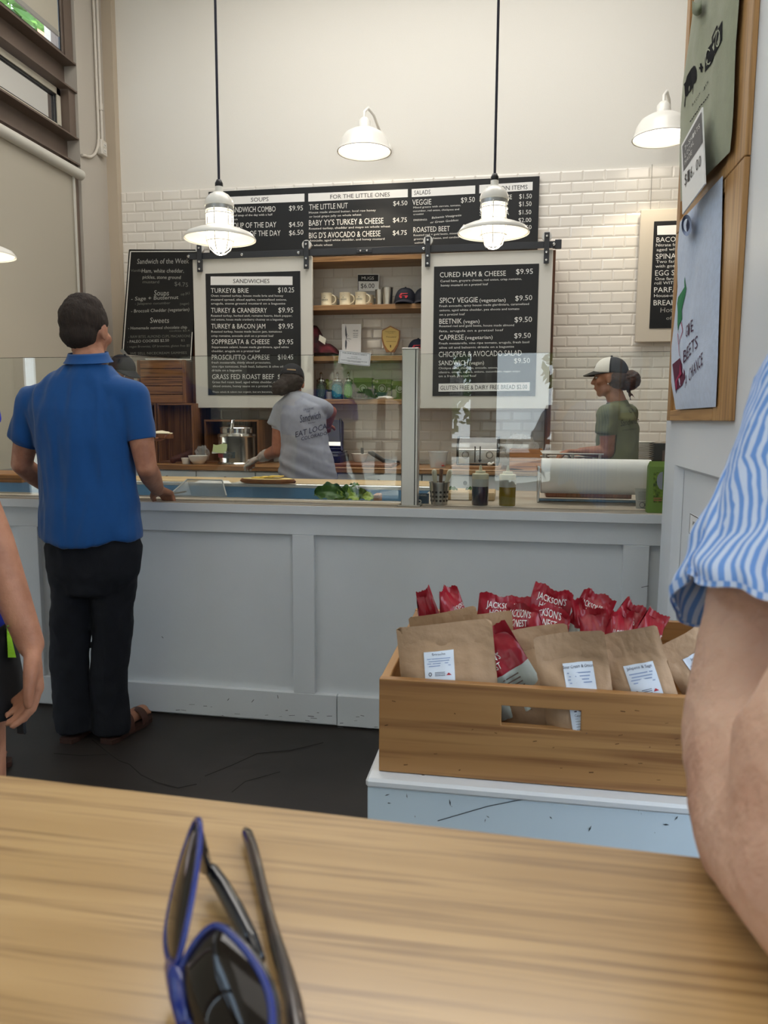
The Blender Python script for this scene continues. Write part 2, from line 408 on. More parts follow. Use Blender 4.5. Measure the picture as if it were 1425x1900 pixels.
def seen(x, z):     # larger number: seen more clearly in the photograph
    if 0.2 < x < 1.02 and not (x > 0.83 and 1.87 < z < 2.81): return 3
    if -1.52 < x < -0.7 and (z > 1.32): return 2
    if 0.0 < x < 0.25 and z < 1.45 : return 2
    if -0.75 < x < 0.2 and z < 1.38: return 1.8
    if -3.2 < x < -2.4 and z > 2.62: return 1.5
    if -2.3 < x < -0.7 and 1.0 < z < 1.40: return 1
    if 0.83 < x < 1.1: return 0.2
    return 0.1
tl = []
for r in range(28):
    z = ZT-(r+0.5)*TP
    if z < 0.94: continue
    ph = 0.99 if r % 2 == 1 else 0.9115
    k = -27
    while True:
        x = ph+k*TW+TW/2; k += 1
        if x-TW/2 < -3.214+0.01: continue
        if x+TW/2 > 2.9: break
        tl.append((x, z))
random.seed(3)
tl.sort(key=lambda p: -seen(*p)-0.001*p[1])
rest = MB()
for i, (x, z) in enumerate(tl):
    if i < 300:
        o = bpy.data.objects.new('tile', tme); COL.objects.link(o); o.parent = wb_; o.location = (x, YB, z)
        o.rotation_euler = (random.gauss(0, 0.006), 0, random.gauss(0, 0.006))
    else:
        t = tile_mb(); rest.add([v+Vector((x, YB, z)) for v in t.v], t.f)
# cut tiles at the left corner
for r in range(0, 28):
    z = ZT-(r+0.5)*TP
    if z < 0.94: continue
    ph = (0.99 if r % 2 == 1 else 0.9115)
    e = ph-27*TW
    while e < -3.214+0.01: e += TW
    w = e+3.214
    if w > 0.03:
        t = tile_mb(w); rest.add([v+Vector((e-w/2, YB, z)) for v in t.v], t.f)
struct('tile_field', rest, M_tile, wb_, kind='stuff')
struct('trim_1', MB().box(-3.36, -3.215, 5.945, 6.01, 0, CH), M_tan)
# exposed wire on the right stretch of wall
# left wall: plaster pier, steel spandrels, windows
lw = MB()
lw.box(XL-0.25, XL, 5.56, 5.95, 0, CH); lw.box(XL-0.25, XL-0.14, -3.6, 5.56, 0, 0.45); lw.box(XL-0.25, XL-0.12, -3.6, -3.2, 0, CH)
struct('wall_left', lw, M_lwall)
struct('baseboard_left', MB().box(XL, XL+0.012, 5.56, 5.94, 0, 0.12), M_white)
def hbeam(mb, y0, y1, ztop, zbot):
    mb.box(XL-0.13, XL, y0, y1, ztop-0.006, ztop+0.006); mb.box(XL-0.13, XL, y0, y1, zbot-0.006, zbot+0.006); mb.box(XL-0.13, XL-0.10, y0, y1, zbot, ztop)
sb = struct('trim_2', MB(), M_bronze) if False else None
for nm, zt, zb in (('trim_2', 3.912, 3.716), ('trim_3', 3.382, 3.195)):
    m = MB(); hbeam(m, -3.2, 5.556, zt, zb); struct(nm, m, M_bronze)
m = MB()
for y in (-3.17, -0.6, 1.4):
    m.box(XL-0.13, XL-0.01, y-0.05, y+0.05, 0.45, CH)
m.box(XL-0.13, XL-0.02, 5.46, 5.552, 0.0, 3.19); m.box(XL-0.13, XL-0.02, 5.47, 5.552, 3.388, 3.71); m.box(XL-0.13, XL-0.02, 5.45, 5.552, 3.918, CH)
m.box(XL-0.13, XL-0.02, -3.2, 5.5, 0.42, 0.5)
struct('trim_4', m, M_bronze)
M_alu = mat('window_aluminium', 'CFC9B8', 0.4)
def window(nm, y0, y1, z0, z1, fw=0.045, fm=None, x=XL-0.10):
    f = MB(); f.box(x-0.03, x+0.02, y0, y1, z1-fw, z1); f.box(x-0.03, x+0.02, y0, y1, z0, z0+fw); f.box(x-0.03, x+0.02, y0, y0+fw, z0, z1); f.box(x-0.03, x+0.02, y1-fw, y1, z0, z1)
    g = MB(); e = 0.012
    g.box(x-0.0, x+0.012, y0+fw, y1-fw, z1-fw-e, z1-fw); g.box(x-0.0, x+0.012, y0+fw, y1-fw, z0+fw, z0+fw+e); g.box(x, x+0.012, y1-fw-e, y1-fw, z0+fw, z1-fw); g.box(x, x+0.012, y0+fw, y0+fw+e, z0+fw, z1-fw)
    w = struct(nm, f, fm or M_alu); part('gasket', g, M_black, w)
    p = MB(); p.add([(x-0.005, y0+fw, z0+fw), (x-0.005, y1-fw, z0+fw), (x-0.005, y1-fw, z1-fw), (x-0.005, y0+fw, z1-fw)], [(0, 1, 2, 3)]); part('glass_pane', p, M_pane, w); return w
window('window_1', 1.45, 5.46, 3.40, 3.70); window('window_2', 1.45, 5.44, 3.922, CH, 0.02, M_bronze, XL-0.045); window('window_3', 1.45, 5.46, 0.5, 3.18, 0.05, M_bronze)
window('window_4', -0.55, 1.35, 3.925, CH, 0.03, M_bronze); window('window_5', -0.55, 1.35, 0.5, 3.18, 0.05, M_bronze)
window('window_6', -3.1, -0.65, 3.925, CH, 0.03, M_bronze); window('window_7', -3.1, -0.65, 0.5, 3.18, 0.05, M_bronze)
window('window_8', -3.1, 1.35, 3.40, 3.70)
# roller blinds
def blind(y0, y1, ztop, zbot, r, label, x):
    t = thing('roller_blind', label, 'blind', (x, (y0+y1)/2, ztop))
    b = MB(); b.cyl((x+0.02, y0, ztop), (x+0.02, y1, ztop), r, n=20); part('roller', b, mat('blind_roll', 'C9C6BC', 0.6), t, smooth=40)
    c = MB(); c.box(x-0.006, x-0.004, y0+0.01, y1-0.035, zbot, ztop); part('fabric', c, M_blind, t)
    c = MB(); c.box(x-0.012, x+0.002, y0+0.01, y1-0.035, zbot-0.02, zbot+0.012); part('hem_bar', c, mat('hem_grey', '9B9992', 0.5), t)
    return t
t = blind(1.5, 5.50, 3.105, 0.95, 0.038, 'big beige roller blind pulled down over the tall lower left window', XL+0.015)
m = MB(); m.tube([(XL+0.03, 5.415, 3.07), (XL+0.03, 5.42, 1.0)], 0.0035, 6); m.tube([(XL+0.03, 5.40, 3.07), (XL+0.03, 5.405, 1.0)], 0.0025, 6); part('pull_cord', m, mat('cord_white', 'D5D3CC', 0.5), t)
blind(-0.5, 1.3, 3.105, 0.6, 0.03, 'beige roller blind down over the left window nearer the viewer', XL+0.015)
blind(-3.0, -0.7, 3.105, 0.6, 0.03, 'beige roller blind down over the left window behind the viewer', XL+0.015)
blind(1.5, 5.41, 4.95, 4.045, 0.03, 'grey roller blind half lowered in the topmost left window', XL-0.015)
# conduits and outlet
t = thing('outlet_box', 'white metal outlet box with surface conduits on the left wall', 'outlet', (XL+0.02, 5.84, 3.42))
m = MB(); m.bbox(XL, XL+0.045, 5.80, 5.885, 3.355, 3.47, 0.006); part('box', m, mat('outlet_metal', 'CFC9BE', 0.45), t)
m = MB()
for dz in (0.022, -0.022):
    m.box(XL+0.045, XL+0.048, 5.825, 5.862, 3.412+dz-0.016, 3.412+dz+0.016)
part('socket', m, mat('socket_ivory', 'DAD7CF', 0.4), t)
for dz in (0.022, -0.022):
    for dy in (-0.007, 0.007): part('slot', MB().box(XL+0.048, XL+0.0485, 5.843+dy-0.0015, 5.843+dy+0.0015, 3.412+dz-0.006, 3.412+dz+0.006), M_black, t)
m = MB(); m.tube([(XL+0.018, 5.855, 3.46), (XL+0.018, 5.855, 3.72), (XL+0.018, 5.855, CH)], 0.013, 8); m.cyl((XL+0.018, 5.855, 3.70), (XL+0.018, 5.855, 3.75), 0.018, n=8)
part('conduit', m, mat('conduit_paint', 'CFC8BC', 0.4), t, smooth=50)
m = MB(); pts = [(XL+0.016, 5.81, CH), (XL+0.016, 5.81, 3.62)]
for i in range(9):
    g = i/8*PI/2; pts.append((XL+0.016, 5.60+0.21*math.cos(g), 3.50-0.22*math.sin(g)+0.0))
pts += [(XL+0.016, 5.56, 3.27)]
m.tube(pts, 0.011, 8); part('conduit', m, mat('conduit_paint'), t, smooth=50)
# pillar / partition on the right
pl = MB(); XR = 0.555
pl.box(XR, XR+0.16, 1.50, 2.885, 0.02, CH)
pw = struct('wall_right', pl, M_pillar)
# framed panelling low on the pillar: stiles and rails proud of a recessed panel
def onR(x, y): return PX(x, y, XR-0.02)
pn = MB(); yA = onR(1250, 900).y; yB_ = 1.52
ztopR = onR(1300, 876).z
pn.box(XR-0.02, XR, yA, 2.885, 0.02, CH-0.0)            # far stile
pn.box(XR-0.02, XR, 1.50, yA, ztopR, CH)               # above the panel
pn.box(XR-0.02, XR, 1.50, 1.95, 0.02, ztopR)
pn.box(XR-0.02, XR, 1.95, yA, 0.02, 0.3)
struct('trim_5', pn, M_pillar)
bm_ = MB(); q = 0.06
bm_.add([(XR-0.02, yA, 0.3), (XR-0.02, yA, ztopR), (XR-0.001, yA-q, ztopR-0.012), (XR-0.001, yA-q, 0.3)], [(0, 1, 2, 3)])
bm_.add([(XR-0.02, 1.95, ztopR), (XR-0.02, yA, ztopR), (XR-0.001, yA-q, ztopR-0.012), (XR-0.001, 1.95, ztopR-0.012)], [(0, 3, 2, 1)])
struct('trim_6', bm_, M_pillar)
struct('wall_front', MB().box(XR+0.16, 3.5, 1.50, 1.62, 0, CH), M_wall)
sr = MB(); sr.box(3.5, 3.6, -3.6, -3.2, 0, CH); sr.box(3.5, 3.6, 1.2, 6.2, 0, CH); sr.box(3.5, 3.6, -3.2, 1.2, 0, 0.4); sr.box(3.5, 3.6, -3.2, 1.2, 4.5, CH)
struct('wall_side', sr, M_wall)
# rear storefront behind the viewer
rb = MB(); RO = ((-2.78, -1.4), (-0.85, -0.5), (-0.3, 0.5), (1.3, 2.7)); xx = -3.6
rb.box(-3.6, 3.6, -3.6, -3.5, 2.7, CH); rb.box(-3.6, 3.6, -3.6, -3.5, 0, 0.1)
for a, b in RO: rb.box(xx, a, -3.6, -3.5, 0.1, 2.7); xx = b
rb.box(xx, 3.6, -3.6, -3.5, 0.1, 2.7)
struct('wall_rear', rb, mat('rear_wall_paint', '8F877C', 0.8))
for i, (a, b) in enumerate(RO):
    fr = MB(); fr.box(a, a+0.06, -3.57, -3.48, 0.1, 2.7); fr.box(b-0.06, b, -3.57, -3.48, 0.1, 2.7); fr.box(a, b, -3.57, -3.48, 2.62, 2.7); fr.box(a, b, -3.57, -3.48, 0.1, 0.28); fr.box(a, b, -3.57, -3.48, 1.0, 1.06)
    w = struct('window_%d' % (9+i) if i != 2 else 'door_1', fr, M_bronze)
    g = MB(); g.add([(a, -3.52, 0.1), (b, -3.52, 0.1), (b, -3.52, 2.7), (a, -3.52, 2.7)], [(0, 1, 2, 3)]); part('glass_pane', g, M_pane, w)
osn = thing('open_sign', 'white open sign hanging in the narrow window behind the viewer', 'sign', (-0.67, -3.46, 1.5))
RF = lambda off: (lambda a, b: Vector((PY(a, b, 9.60).x, -3.45+off, PY(a, b, 9.60).z)))
m = MB(); p0, p1 = RF(0)(834, 698), RF(0)(860, 737); m.box(p0.x, p1.x, -3.46, -3.45, p1.z, p0.z); part('board', m, M_paper, osn)
L = Lettering(RF(0.002)); L.t('OPEN', 837, 856, 717, 8.5); L.t('DAILY', 837, 856, 733, 7); L.rect(834, 860, 698, 699.2); L.rect(834, 860, 735.8, 737); L.rect(834, 835, 698, 737); L.rect(859, 860, 698, 737); part('print', L.mb, M_print, osn)
fr = MB()
for y in (-3.2, -1.75, -0.3, 1.14): fr.box(3.5, 3.56, y, y+0.06, 0.4, 4.5)
fr.box(3.5, 3.56, -3.2, 1.2, 2.35, 2.42)
w = struct('window_13', fr, M_bronze)

# ------------------------------------------------------------------ outdoors (seen through the windows and mirrored in the guard glass)
solo('pavement', MB().box(-30, 30, -40, 25, -0.14, -0.1), mat('concrete_pavement', 'B9B4AA', 0.8, var=0.1, vscale=1), 'pale concrete pavement outside the windows', 'pavement')
M_siding = mat('pinkish_siding', 'CDB3B6', 0.7)
M_flat = mat('flat_black_print', '1A1B1E', 0.95, spec=0.1)
b = thing('neighbour_building', 'mauve boarded building seen through the upper left window', 'building', (-9, 8, -0.1))
m = MB(); m.box(-9.4, -9.0, 3, 16, -0.1, 8.2); part('wall', m, M_siding, b)
m = MB(); m.box(-9.5, -8.95, 14.4, 16.2, -0.1, 9); part('pier', m, mat('brick_warm', '9A6F5C', 0.8, var=0.2, vscale=6), b)
m = MB()
for i in range(26): m.box(-9.0, -8.97, 3+i*0.45, 3.03+i*0.45, 3, 8)
part('batten', m, mat('siding_joint', '6F5C60', 0.8), b, kind='stuff')
def leafy(mb, c, r, n, seed, s=0.12):
    rnd = random.Random(seed); c = Vector(c)
    for i in range(n):
        d = Vector((rnd.gauss(0, 1), rnd.gauss(0, 1), rnd.gauss(0, 0.8))); d.normalize(); p = c+d*r*(0.55+0.45*rnd.random())
        a = Vector((rnd.gauss(0, 1), rnd.gauss(0, 1), rnd.gauss(0, 1))).normalized(); b2 = a.orthogonal().normalized(); k = s*(0.6+rnd.random())
        mb.add([p-a*k, p+b2*k*0.5, p+a*k, p-b2*k*0.5], [(0, 1, 2, 3)])
M_leaf = mat('tree_leaf', '5E8A35', 0.6, var=0.4, vscale=0.8); M_bark = mat('bark', '4A3A2C', 0.9)
for i, (x, y, h, lb) in enumerate(((-2.3, -9.5, 4.6, 'leafy street tree behind the viewer left of the door'), (-3.4, -13, 5.5, 'tall street tree farther behind the viewer'), (1.9, -8.6, 4.2, 'leafy street tree behind the viewer right of the door'), (-6.5, 8.4, 8.4, 'green tree outside the left windows'))):
    t = thing('street_tree', lb, 'tree', (x, y, -0.085))
    m = MB()
    for k in range(7):
        rr = random.Random(i*9+k); leafy(m, (x+rr.uniform(-1, 1), y+rr.uniform(-1, 1), h*0.62+rr.uniform(-1.1, 1.4)), 0.9, 260, i*50+k)
    part('foliage', m, M_leaf, t, kind='stuff'); m = MB(); m.tube([(x, y, -0.085), (x+0.05, y, h*0.35), (x, y+0.05, h*0.7)], [0.14, 0.1, 0.05], 8); part('trunk', m, M_bark, t, smooth=60)
t = thing('street_building', 'sunlit sandstone building across the street behind the viewer', 'building', (0, -22, -0.1))
m = MB(); m.box(-14, -3.6, -23, -22, -0.1, 5); m.box(1.4, 14, -23, -21, -0.1, 7); part('wall', m, mat('sandstone', 'C9B49A', 0.8, var=0.2, vscale=3), t)
for i in range(6):
    for z in (1, 4): part('window', MB().box(2.0+i*1.9, 3.0+i*1.9, -20.99, -20.95, z, z+1.6), M_black, t)

# ------------------------------------------------------------------ service counter
YC = 3.01; XC1 = 1.0
def cz(x, y): return PY(x, y, YC-0.0).z
def cx(x, y): return PY(x, y, YC-0.0).x
ct = thing('service_counter', 'long white panelled service counter with a washed wood top', 'counter', (-1.3, 3.3, 0))
XC0 = XL+0.14-0.12
XC0 = -3.29
zt = 0.95; zl = 0.912
part('core', MB().box(XC0, XC1, YC+0.024, 3.16, 0.0, zl), M_white, ct)
part('core', MB().box(-0.40, XC1, 3.16, 3.80, 0.0, zl), M_white, ct)
zp1, zp0 = cz(700, 997), cz(700, 1296)
pans = [(-3.20, cx(32, 975)), (cx(75, 1100), cx(543, 1100)), (cx(583, 1100), cx(1155, 1060)), (cx(1204, 1050), XC1+0.3)]
def rail(a, b, c, d, nm): part(nm, MB().bbox(a, b, YC, YC+0.026, c, d, 0.002), M_white, ct)
rail(XC0, XC1, zp1, zl, 'top_rail')
xj = cx(625, 1320)
rail(XC0, xj-0.0015, 0.012, zp0, 'base_rail'); rail(xj+0.0015, XC1, 0.008, zp0, 'base_rail')
for i in range(3):
    rail(pans[i][1], pans[i+1][0], zp0, zp1, 'stile')
rail(XC0, pans[0][0], zp0, zp1, 'stile')
# scuffs along the base
sc = Lettering(lambda a, b: PY(a, b, YC-0.0008)); rs = random.Random(5)
for i in range(46):
    x = rs.uniform(300, 700); y = 1300+(x-300)*0.06+rs.uniform(4, 44); l = rs.uniform(2, 12); sc.line(x, y, x+l, y+l*0.06+rs.uniform(-1, 1), rs.uniform(0.4, 1.3))
for (a, b, c, d) in ((422, 1300, 425, 1296), (467, 1303, 471, 1298), (515, 1290, 516, 1296), (1190, 1090, 1203, 1087), (300, 1181, 303, 1184)): sc.line(a, b, c, d, 1.2)
part('scuff', sc.mb, mat('scuff_grey', '6C6E70', 0.8), ct, kind='stuff')
part('countertop', MB().bbox(XC0, XC1, YC-0.025, 3.162, zl, zt, 0.004), W_top, ct)
part('countertop', MB().bbox(-0.41, XC1, 3.16, 3.82, zl, zt, 0.003), W_top, ct)
part('edge_band', MB().bbox(XC0, XC1, YC-0.028, YC-0.0245, zl-0.001, zt-0.004, 0.001), M_white, ct)

# ------------------------------------------------------------------ sandwich prep table behind the counter
pt = thing('prep_table', 'stainless sandwich prep table with a blue-lit well and a maple board', 'prep table', (-1.8, 3.7, 0))
M_bluewell = mat('well_steel', '6F9CC4', 0.35, metal=0.3)  # the steel of the well is itself blue
X0, X1 = -3.28, -0.43
part('cabinet', MB().box(X0, X1, 3.17, 4.25, 0.1, 0.80), M_steel, pt)
part('well_wall', MB().box(X0, X1, 3.93, 3.95, 0.80, 0.935), M_bluewell, pt)
part('well_rim', MB().bbox(X0, X1, 3.925, 3.965, 0.93, 0.95, 0.003), mat('rim_steel', 'D5DADB', 0.25, metal=0.6), pt)
part('front_rim', MB().bbox(X0, X1, 3.165, 3.20, 0.93, 0.952, 0.003), M_steel, pt)
for x in (-2.5, -1.9, -1.15): part('pan_divider', MB().box(x-0.01, x+0.01, 3.2, 3.93, 0.80, 0.87), mat('divider_steel', '7F9BB0', 0.3, metal=0.8), pt)
part('cutting_board', MB().bbox(X0, X1, 3.97, 4.24, 0.80, 0.955, 0.004), W_board, pt)
for x in (-3.2, -0.5):
    for y in (3.22, 4.2): part('leg', MB().cyl((x, y, 0), (x, y, 0.1), 0.02), M_steel, pt)
# white paper sheet on the board
solo('deli_paper', MB().add([PZ(360, 896, 0.957), PZ(430, 897, 0.957), PZ(424, 891.8, 0.957), PZ(372, 890.5, 0.957)], [(0, 1, 2, 3)]).add([PZ(360, 896, 0.9562), PZ(430, 897, 0.9562), PZ(424, 891.8, 0.9562), PZ(372, 890.5, 0.9562)], [(0, 3, 2, 1)]), M_paper, 'white deli paper lying flat on the long cutting board', 'paper')
# open-faced sandwich on a board
def slice_bread(c, w, d, h, name, label, crumb, topping, rot=0.0, group=None):
    t = thing(name, label, 'bread', c, group=group); c = Vector(c)
    def outl(k, z): return [c+Matrix.Rotation(rot, 3, 'Z') @ Vector((w/2*k*math.cos(g)*(1+0.12*math.cos(2*g)), d/2*k*math.sin(g), z)) for g in (i*PI/8 for i in range(16))]
    m = MB(); v = outl(1, 0)+outl(1.04, h*0.5)+outl(0.97, h); m.add(v, [tuple(range(16))[::-1]]+[(j*16+i, j*16+(i+1) % 16, (j+1)*16+(i+1) % 16, (j+1)*16+i) for j in (0, 1) for i in range(16)]+[tuple(range(32, 48))])
    part('crust', m, mat('crust_brown', '7A4A22', 0.7, var=0.3, vscale=30), t, smooth=50)
    m = MB(); m.add(outl(0.93, h)+outl(0.90, h+0.003), [(i, (i+1) % 16, 16+(i+1) % 16, 16+i) for i in range(16)]+[tuple(range(16, 32))]); part('crumb', m, mat('crumb_'+crumb, crumb, 0.8, var=0.1, vscale=40), t)
    if topping:
        for k in range(3):
            m = MB(); p = c+Vector(((k-1)*w*0.17, 0, h+0.004+0.004*k)); m.box(p.x-w*0.13, p.x+w*0.13, p.y-d*0.25, p.y+d*0.25, p.z, p.z+0.004); part('cheese_slice', m, mat('cheese', 'E8C860', 0.5), t)
    return t
p = PZ(497, 896, 0.956); slice_bread((p.x, p.y, 0.9565), 0.27, 0.13, 0.022, 'bread_slice', 'toasted bread slice with cheese on the cutting board', 'E4CF8F', True)
m = MB(); q = PZ(452, 895, 0.956)
m.add([(q.x-0.04, q.y-0.04, 0.957), (q.x+0.05, q.y-0.03, 0.957), (q.x+0.05, q.y+0.05, 0.972), (q.x-0.03, q.y+0.04, 0.962), (q.x, q.y, 0.966)], [(0, 1, 4), (1, 2, 4), (2, 3, 4), (3, 0, 4)])
solo('cling_film', m, mat('film', 'E6EAEA', 0.15, alpha=0.5), 'crumpled clear film beside the toasted bread', 'film')
# clear scoop bin
p = PZ(360, 921, 0.95)
b = thing('scoop_bin', 'clear angled plastic bin at the front of the prep well', 'bin', (p.x+0.06, 3.5, 0.86))
M_clear = mat('clear_plastic', 'DDE3E4', 0.12, alpha=0.45, spec=0.7)
xa, xb = PY(338, 900, 3.35).x, PY(420, 900, 3.35).x
m = MB()
P = [(xa, 3.22, 0.955), (xb+0.05, 3.22, 0.955), (xb+0.04, 3.22, 0.86), (xa+0.04, 3.22, 0.86), (xa-0.02, 3.45, 1.005), (xb-0.06, 3.45, 1.005), (xb-0.02, 3.45, 0.86), (xa+0.02, 3.45, 0.86)]
m.add(P, [(3, 2, 6, 7), (0, 4, 7, 3), (1, 2, 6, 5), (4, 5, 6, 7), (0, 1, 2, 3)]); part('body', m, M_clear, b)
m = MB(); m.tube([P[0], P[4], P[5], P[1]], 0.004, 6); part('rim', m, mat('rim_plastic', 'A9AFB0', 0.3), b)
# greens and avocado in the well
def leaf(mb, c, l, w, az, tilt, curl=0.3):
    def fn(u, v):
        x = (u-0.5)*l; ww = w*math.sin(PI*min(max(u, 0.02), 0.98))**0.6; y = (v-0.5)*ww; z = curl*l*(abs(v-0.5)*2)**2*0.3+0.15*l*math.sin(PI*u)+0.06*l*math.sin(u*19)*abs(v-0.5)*2+0.03*l*math.sin(v*14+u*6)
        return Vector(c)+Matrix.Rotation(az, 3, 'Z') @ (Matrix.Rotation(tilt, 3, 'X') @ Vector((x, y, z)))
    mb.grid(fn, 20, 8)
M_green = mat('leaf_green', '3F6B22', 0.5, var=0.35, vscale=25); M_lime = mat('leaf_lime', 'A9C75C', 0.5, var=0.2, vscale=25)
rs = random.Random(2)
for i, (x, y, l, w, az, tl_, mm, lb) in enumerate(((612, 917, 0.14, 0.10, 0.1, 0.8, M_green, 'large dark green leaf at the left of the prep well'), (648, 918, 0.12, 0.09, 0.5, 0.7, M_green, 'dark green leaf behind the pale lettuce'), (628, 921, 0.06, 0.06, 0.2, 1.1, M_lime, 'pale lettuce piece at the left of the well'), (641, 918, 0.07, 0.08, -0.5, 1.0, M_lime, 'bright lime lettuce piece in the well'), (655, 922, 0.06, 0.05, 0.9, 0.8, M_lime, 'small pale lettuce piece right of the lime one'), (672, 918, 0.09, 0.06, -0.6, 1.0, M_green, 'dark green leaf near the right of the well'), (683, 921, 0.05, 0.05, 0.2, 0.8, M_lime, 'small pale leaf at the right of the well'))):
    c = PY(x, y+2, 3.3+0.05*(i % 2)); m = MB(); leaf(m, c, l, w, az, tl_); solo('lettuce_leaf', m, mm, lb, 'leaf', loc=c, smooth=180)
m = MB(); leaf(m, PZ(658, 901, 0.967), 0.05, 0.03, 0, 0.2); leaf(m, PZ(660, 901, 0.972), 0.03, 0.03, 1, 0.4); solo('herb_sprig', m, M_green, 'tiny green sprig on the cutting board edge', 'herb', smooth=180)
p = PY(699, 918, 3.35); solo('bread_end', MB().bbox(p.x-0.012, p.x+0.016, 3.33, 3.40, 0.85, 0.965, 0.004), mat('toast_pink', 'B98D76', 0.8), 'small reddish slice standing in the prep well', 'bread')

# ------------------------------------------------------------------ guard glass
YG = 3.06
sg = thing('sneeze_guard', 'clear glass sneeze guard with a square steel post', 'sneeze guard', (-0.45, YG, 0.95))
gz = 1.558
xp0, xp1 = PY(746, 900, YG).x, PY(776, 900, YG).x
def pane(x0, x1): part('glass_pane', MB().bbox(x0, x1, YG-0.005, YG+0.005, 0.9505, gz, 0.001), M_guard, sg)
pane(-3.2, -1.87); pane(-1.866, xp0+0.004); pane(xp1-0.004, XC1-0.01)
part('post', MB().bbox(xp0, xp1, YG-0.03, YG+0.03, 0.9505, 1.575, 0.003), M_steel, sg)
part('post_cap', MB().bbox(xp0-0.001, xp1+0.001, YG-0.031, YG+0.031, 1.573, 1.580, 0.002), M_steel, sg)
part('base_plate', MB().bbox(xp0-0.014, xp1+0.014, YG-0.045, YG+0.045, 0.950, 0.955, 0.002), M_steel, sg)
part('channel_shadow', MB().box(xp1-0.013, xp1-0.009, YG-0.0315, YG-0.029, 0.955, 1.573), mat('shadow_gap', '2A2A2A', 0.6), sg)  # dark strip on the post face, shade of the gap put in as colour
# taped notice
fnN = crop(560, 460, 5.9375, YG-0.0075)
nt_ = thing('paper_notice', 'white printed notice taped tilted on the guard glass', 'notice', fnN(580, 1215))
def backed(fn, pts, dy=0.0016):
    m = MB(); a = [fn(*p) for p in pts]; n = len(a); m.add(a+[v+Vector((0, dy, 0)) for v in a], [tuple(range(n)), tuple(range(n, 2*n))[::-1]]+[(i, n+i, n+(i+1) % n, (i+1) % n) for i in range(n)]); return m
part('sheet', backed(fnN, [(413, 1122), (762, 1160), (747, 1306), (400, 1268)]), M_paper, nt_)
L = Lettering(lambda a, b: fnN(a, b)+Vector((0, -0.0006, 0)))
for a, b, c, d in ((425, 1134, 752, 1169), (752, 1169, 739, 1297), (739, 1297, 412, 1260), (412, 1260, 425, 1134)): L.line(a, b, c, d, 2.5)
L.t('FOR OUR GUESTS SAFETY', 450, 720, 1160, 14, 1190); L.t('ALL PUBLIC', 545, 615, 1202, 9, 1209); L.t('WE HAVE CONSUMER ADVICE', 500, 655, 1216, 9, 1232); L.t('PLEASE DO NOT HANG OR LEAN ON GLASS', 432, 720, 1236, 9, 1262); L.t('OR BE SEATED BEFORE ORDERING', 500, 650, 1252, 9, 1268)
part('print', L.mb, M_print, nt_)

# ------------------------------------------------------------------ back worktop and drawer units
YW = 5.36
bc = thing('back_counter', 'thick maple worktop running along the tiled wall', 'worktop', (-1, 5.7, 0.93))
part('worktop', MB().bbox(XL+0.01, 3.45, YW, 5.985, 0.912, 0.95, 0.004), W_counter, bc)
xs = [-3.26, PY(364, 880, 5.38).x, PY(474, 880, 5.38).x]
while xs[-1] < 2.9: xs.append(xs[-1]+0.62)
M_drawer = mat('drawer_white', 'E1E8EA', 0.4)
kn = [PY(310, 874, 5.37), None]
for i in range(len(xs)-1):
    a, b = xs[i]+0.002, xs[i+1]-0.002
    lb = ['white drawer unit beneath the pine boxes', 'white drawer unit beneath the soup kettle', 'white drawer unit behind the grey-shirted worker'][i] if i < 3 else None
    n = i-3
    if lb is None: lb = ['white drawer unit right of the grey-shirted worker', 'white drawer unit left of the steel post, low behind the guard', 'white drawer unit beneath the toaster', 'white drawer unit beneath the orange wooden box', 'white drawer unit behind the paper roll'][n] if n < 5 else ['white drawer unit hidden just behind the pillar', 'white drawer unit at the kitchen end, hidden behind the pillar', 'last white drawer unit hidden behind the pillar'][min(n-5, 2)]
    t = thing('drawer_unit', lb, 'cabinet', ((a+b)/2, 5.68, 0.0), group='white drawer units under the worktop')
    part('body', MB().box(a, b, 5.40, 5.98, 0.10, 0.911), M_drawer, t)
    part('plinth', MB().box(a, b, 5.44, 5.96, 0.0, 0.10), M_black, t)
    for z0, z1 in ((0.715, 0.905), (0.42, 0.708), (0.11, 0.413)):
        d = part('drawer', MB().bbox(a+0.003, b-0.003, 5.38, 5.40, z0, z1, 0.002), M_drawer, t)
        xk = PY(310, 874, 5.37).x if i == 0 else (PY(418, 877, 5.37).x if i == 1 else (a+b)/2); zk = (z0+z1)/2 if z0 < 0.7 else 0.855
        k = MB(); k.lathe([(0.006, 0), (0.006, 0.012), (0.015, 0.016), (0.013, 0.024), (0.0, 0.026)], (xk, 5.38, zk), 12, Matrix.Rotation(PI/2, 3, 'X')); part('knob', k, mat('pewter', '6E747A', 0.3, metal=0.9), d, smooth=60)

# ------------------------------------------------------------------ tall shelf unit with sliding menu doors
YF = 5.72
xl0, xl1 = PY(357, 700, YF).x, PY(365, 700, YF).x
xr0, xr1 = PY(1013, 800, YF).x, PY(1021, 800, YF).x
su = thing('shelf_unit', 'open oak shelving with dark side boards in front of the tiles', 'shelving', (-1.1, 5.85, 0.95))
xl1 = xl0+0.035; xr0 = xr1-0.035
part('side_board', MB().bbox(xl0, xl1, YF, 5.988, 0.951, 2.50, 0.002), W_dark, su)
part('side_board', MB().bbox(xr0, xr1, YF, 5.988, 0.951, 2.50, 0.002), W_dark, su)
part('top_board', MB().bbox(xl1, xr0, YF, 5.988, 2.466, 2.50, 0.002), W_shelf, su)
zs = [2.149, 1.772, 1.448]
for z in zs: part('shelf', MB().bbox(xl1+0.001, xr0-0.001, YF+0.001, 5.987, z-0.036, z, 0.002), W_shelf, su)
rl = thing('sliding_rail', 'charcoal barn-door rail with chrome bolts above the shelves', 'rail', (-1.1, 5.64, 2.52))
za, zb_ = 2.50, 2.545
ra = PY(350, 476, 5.64).x; rbx = PY(1035, 455, 5.64).x
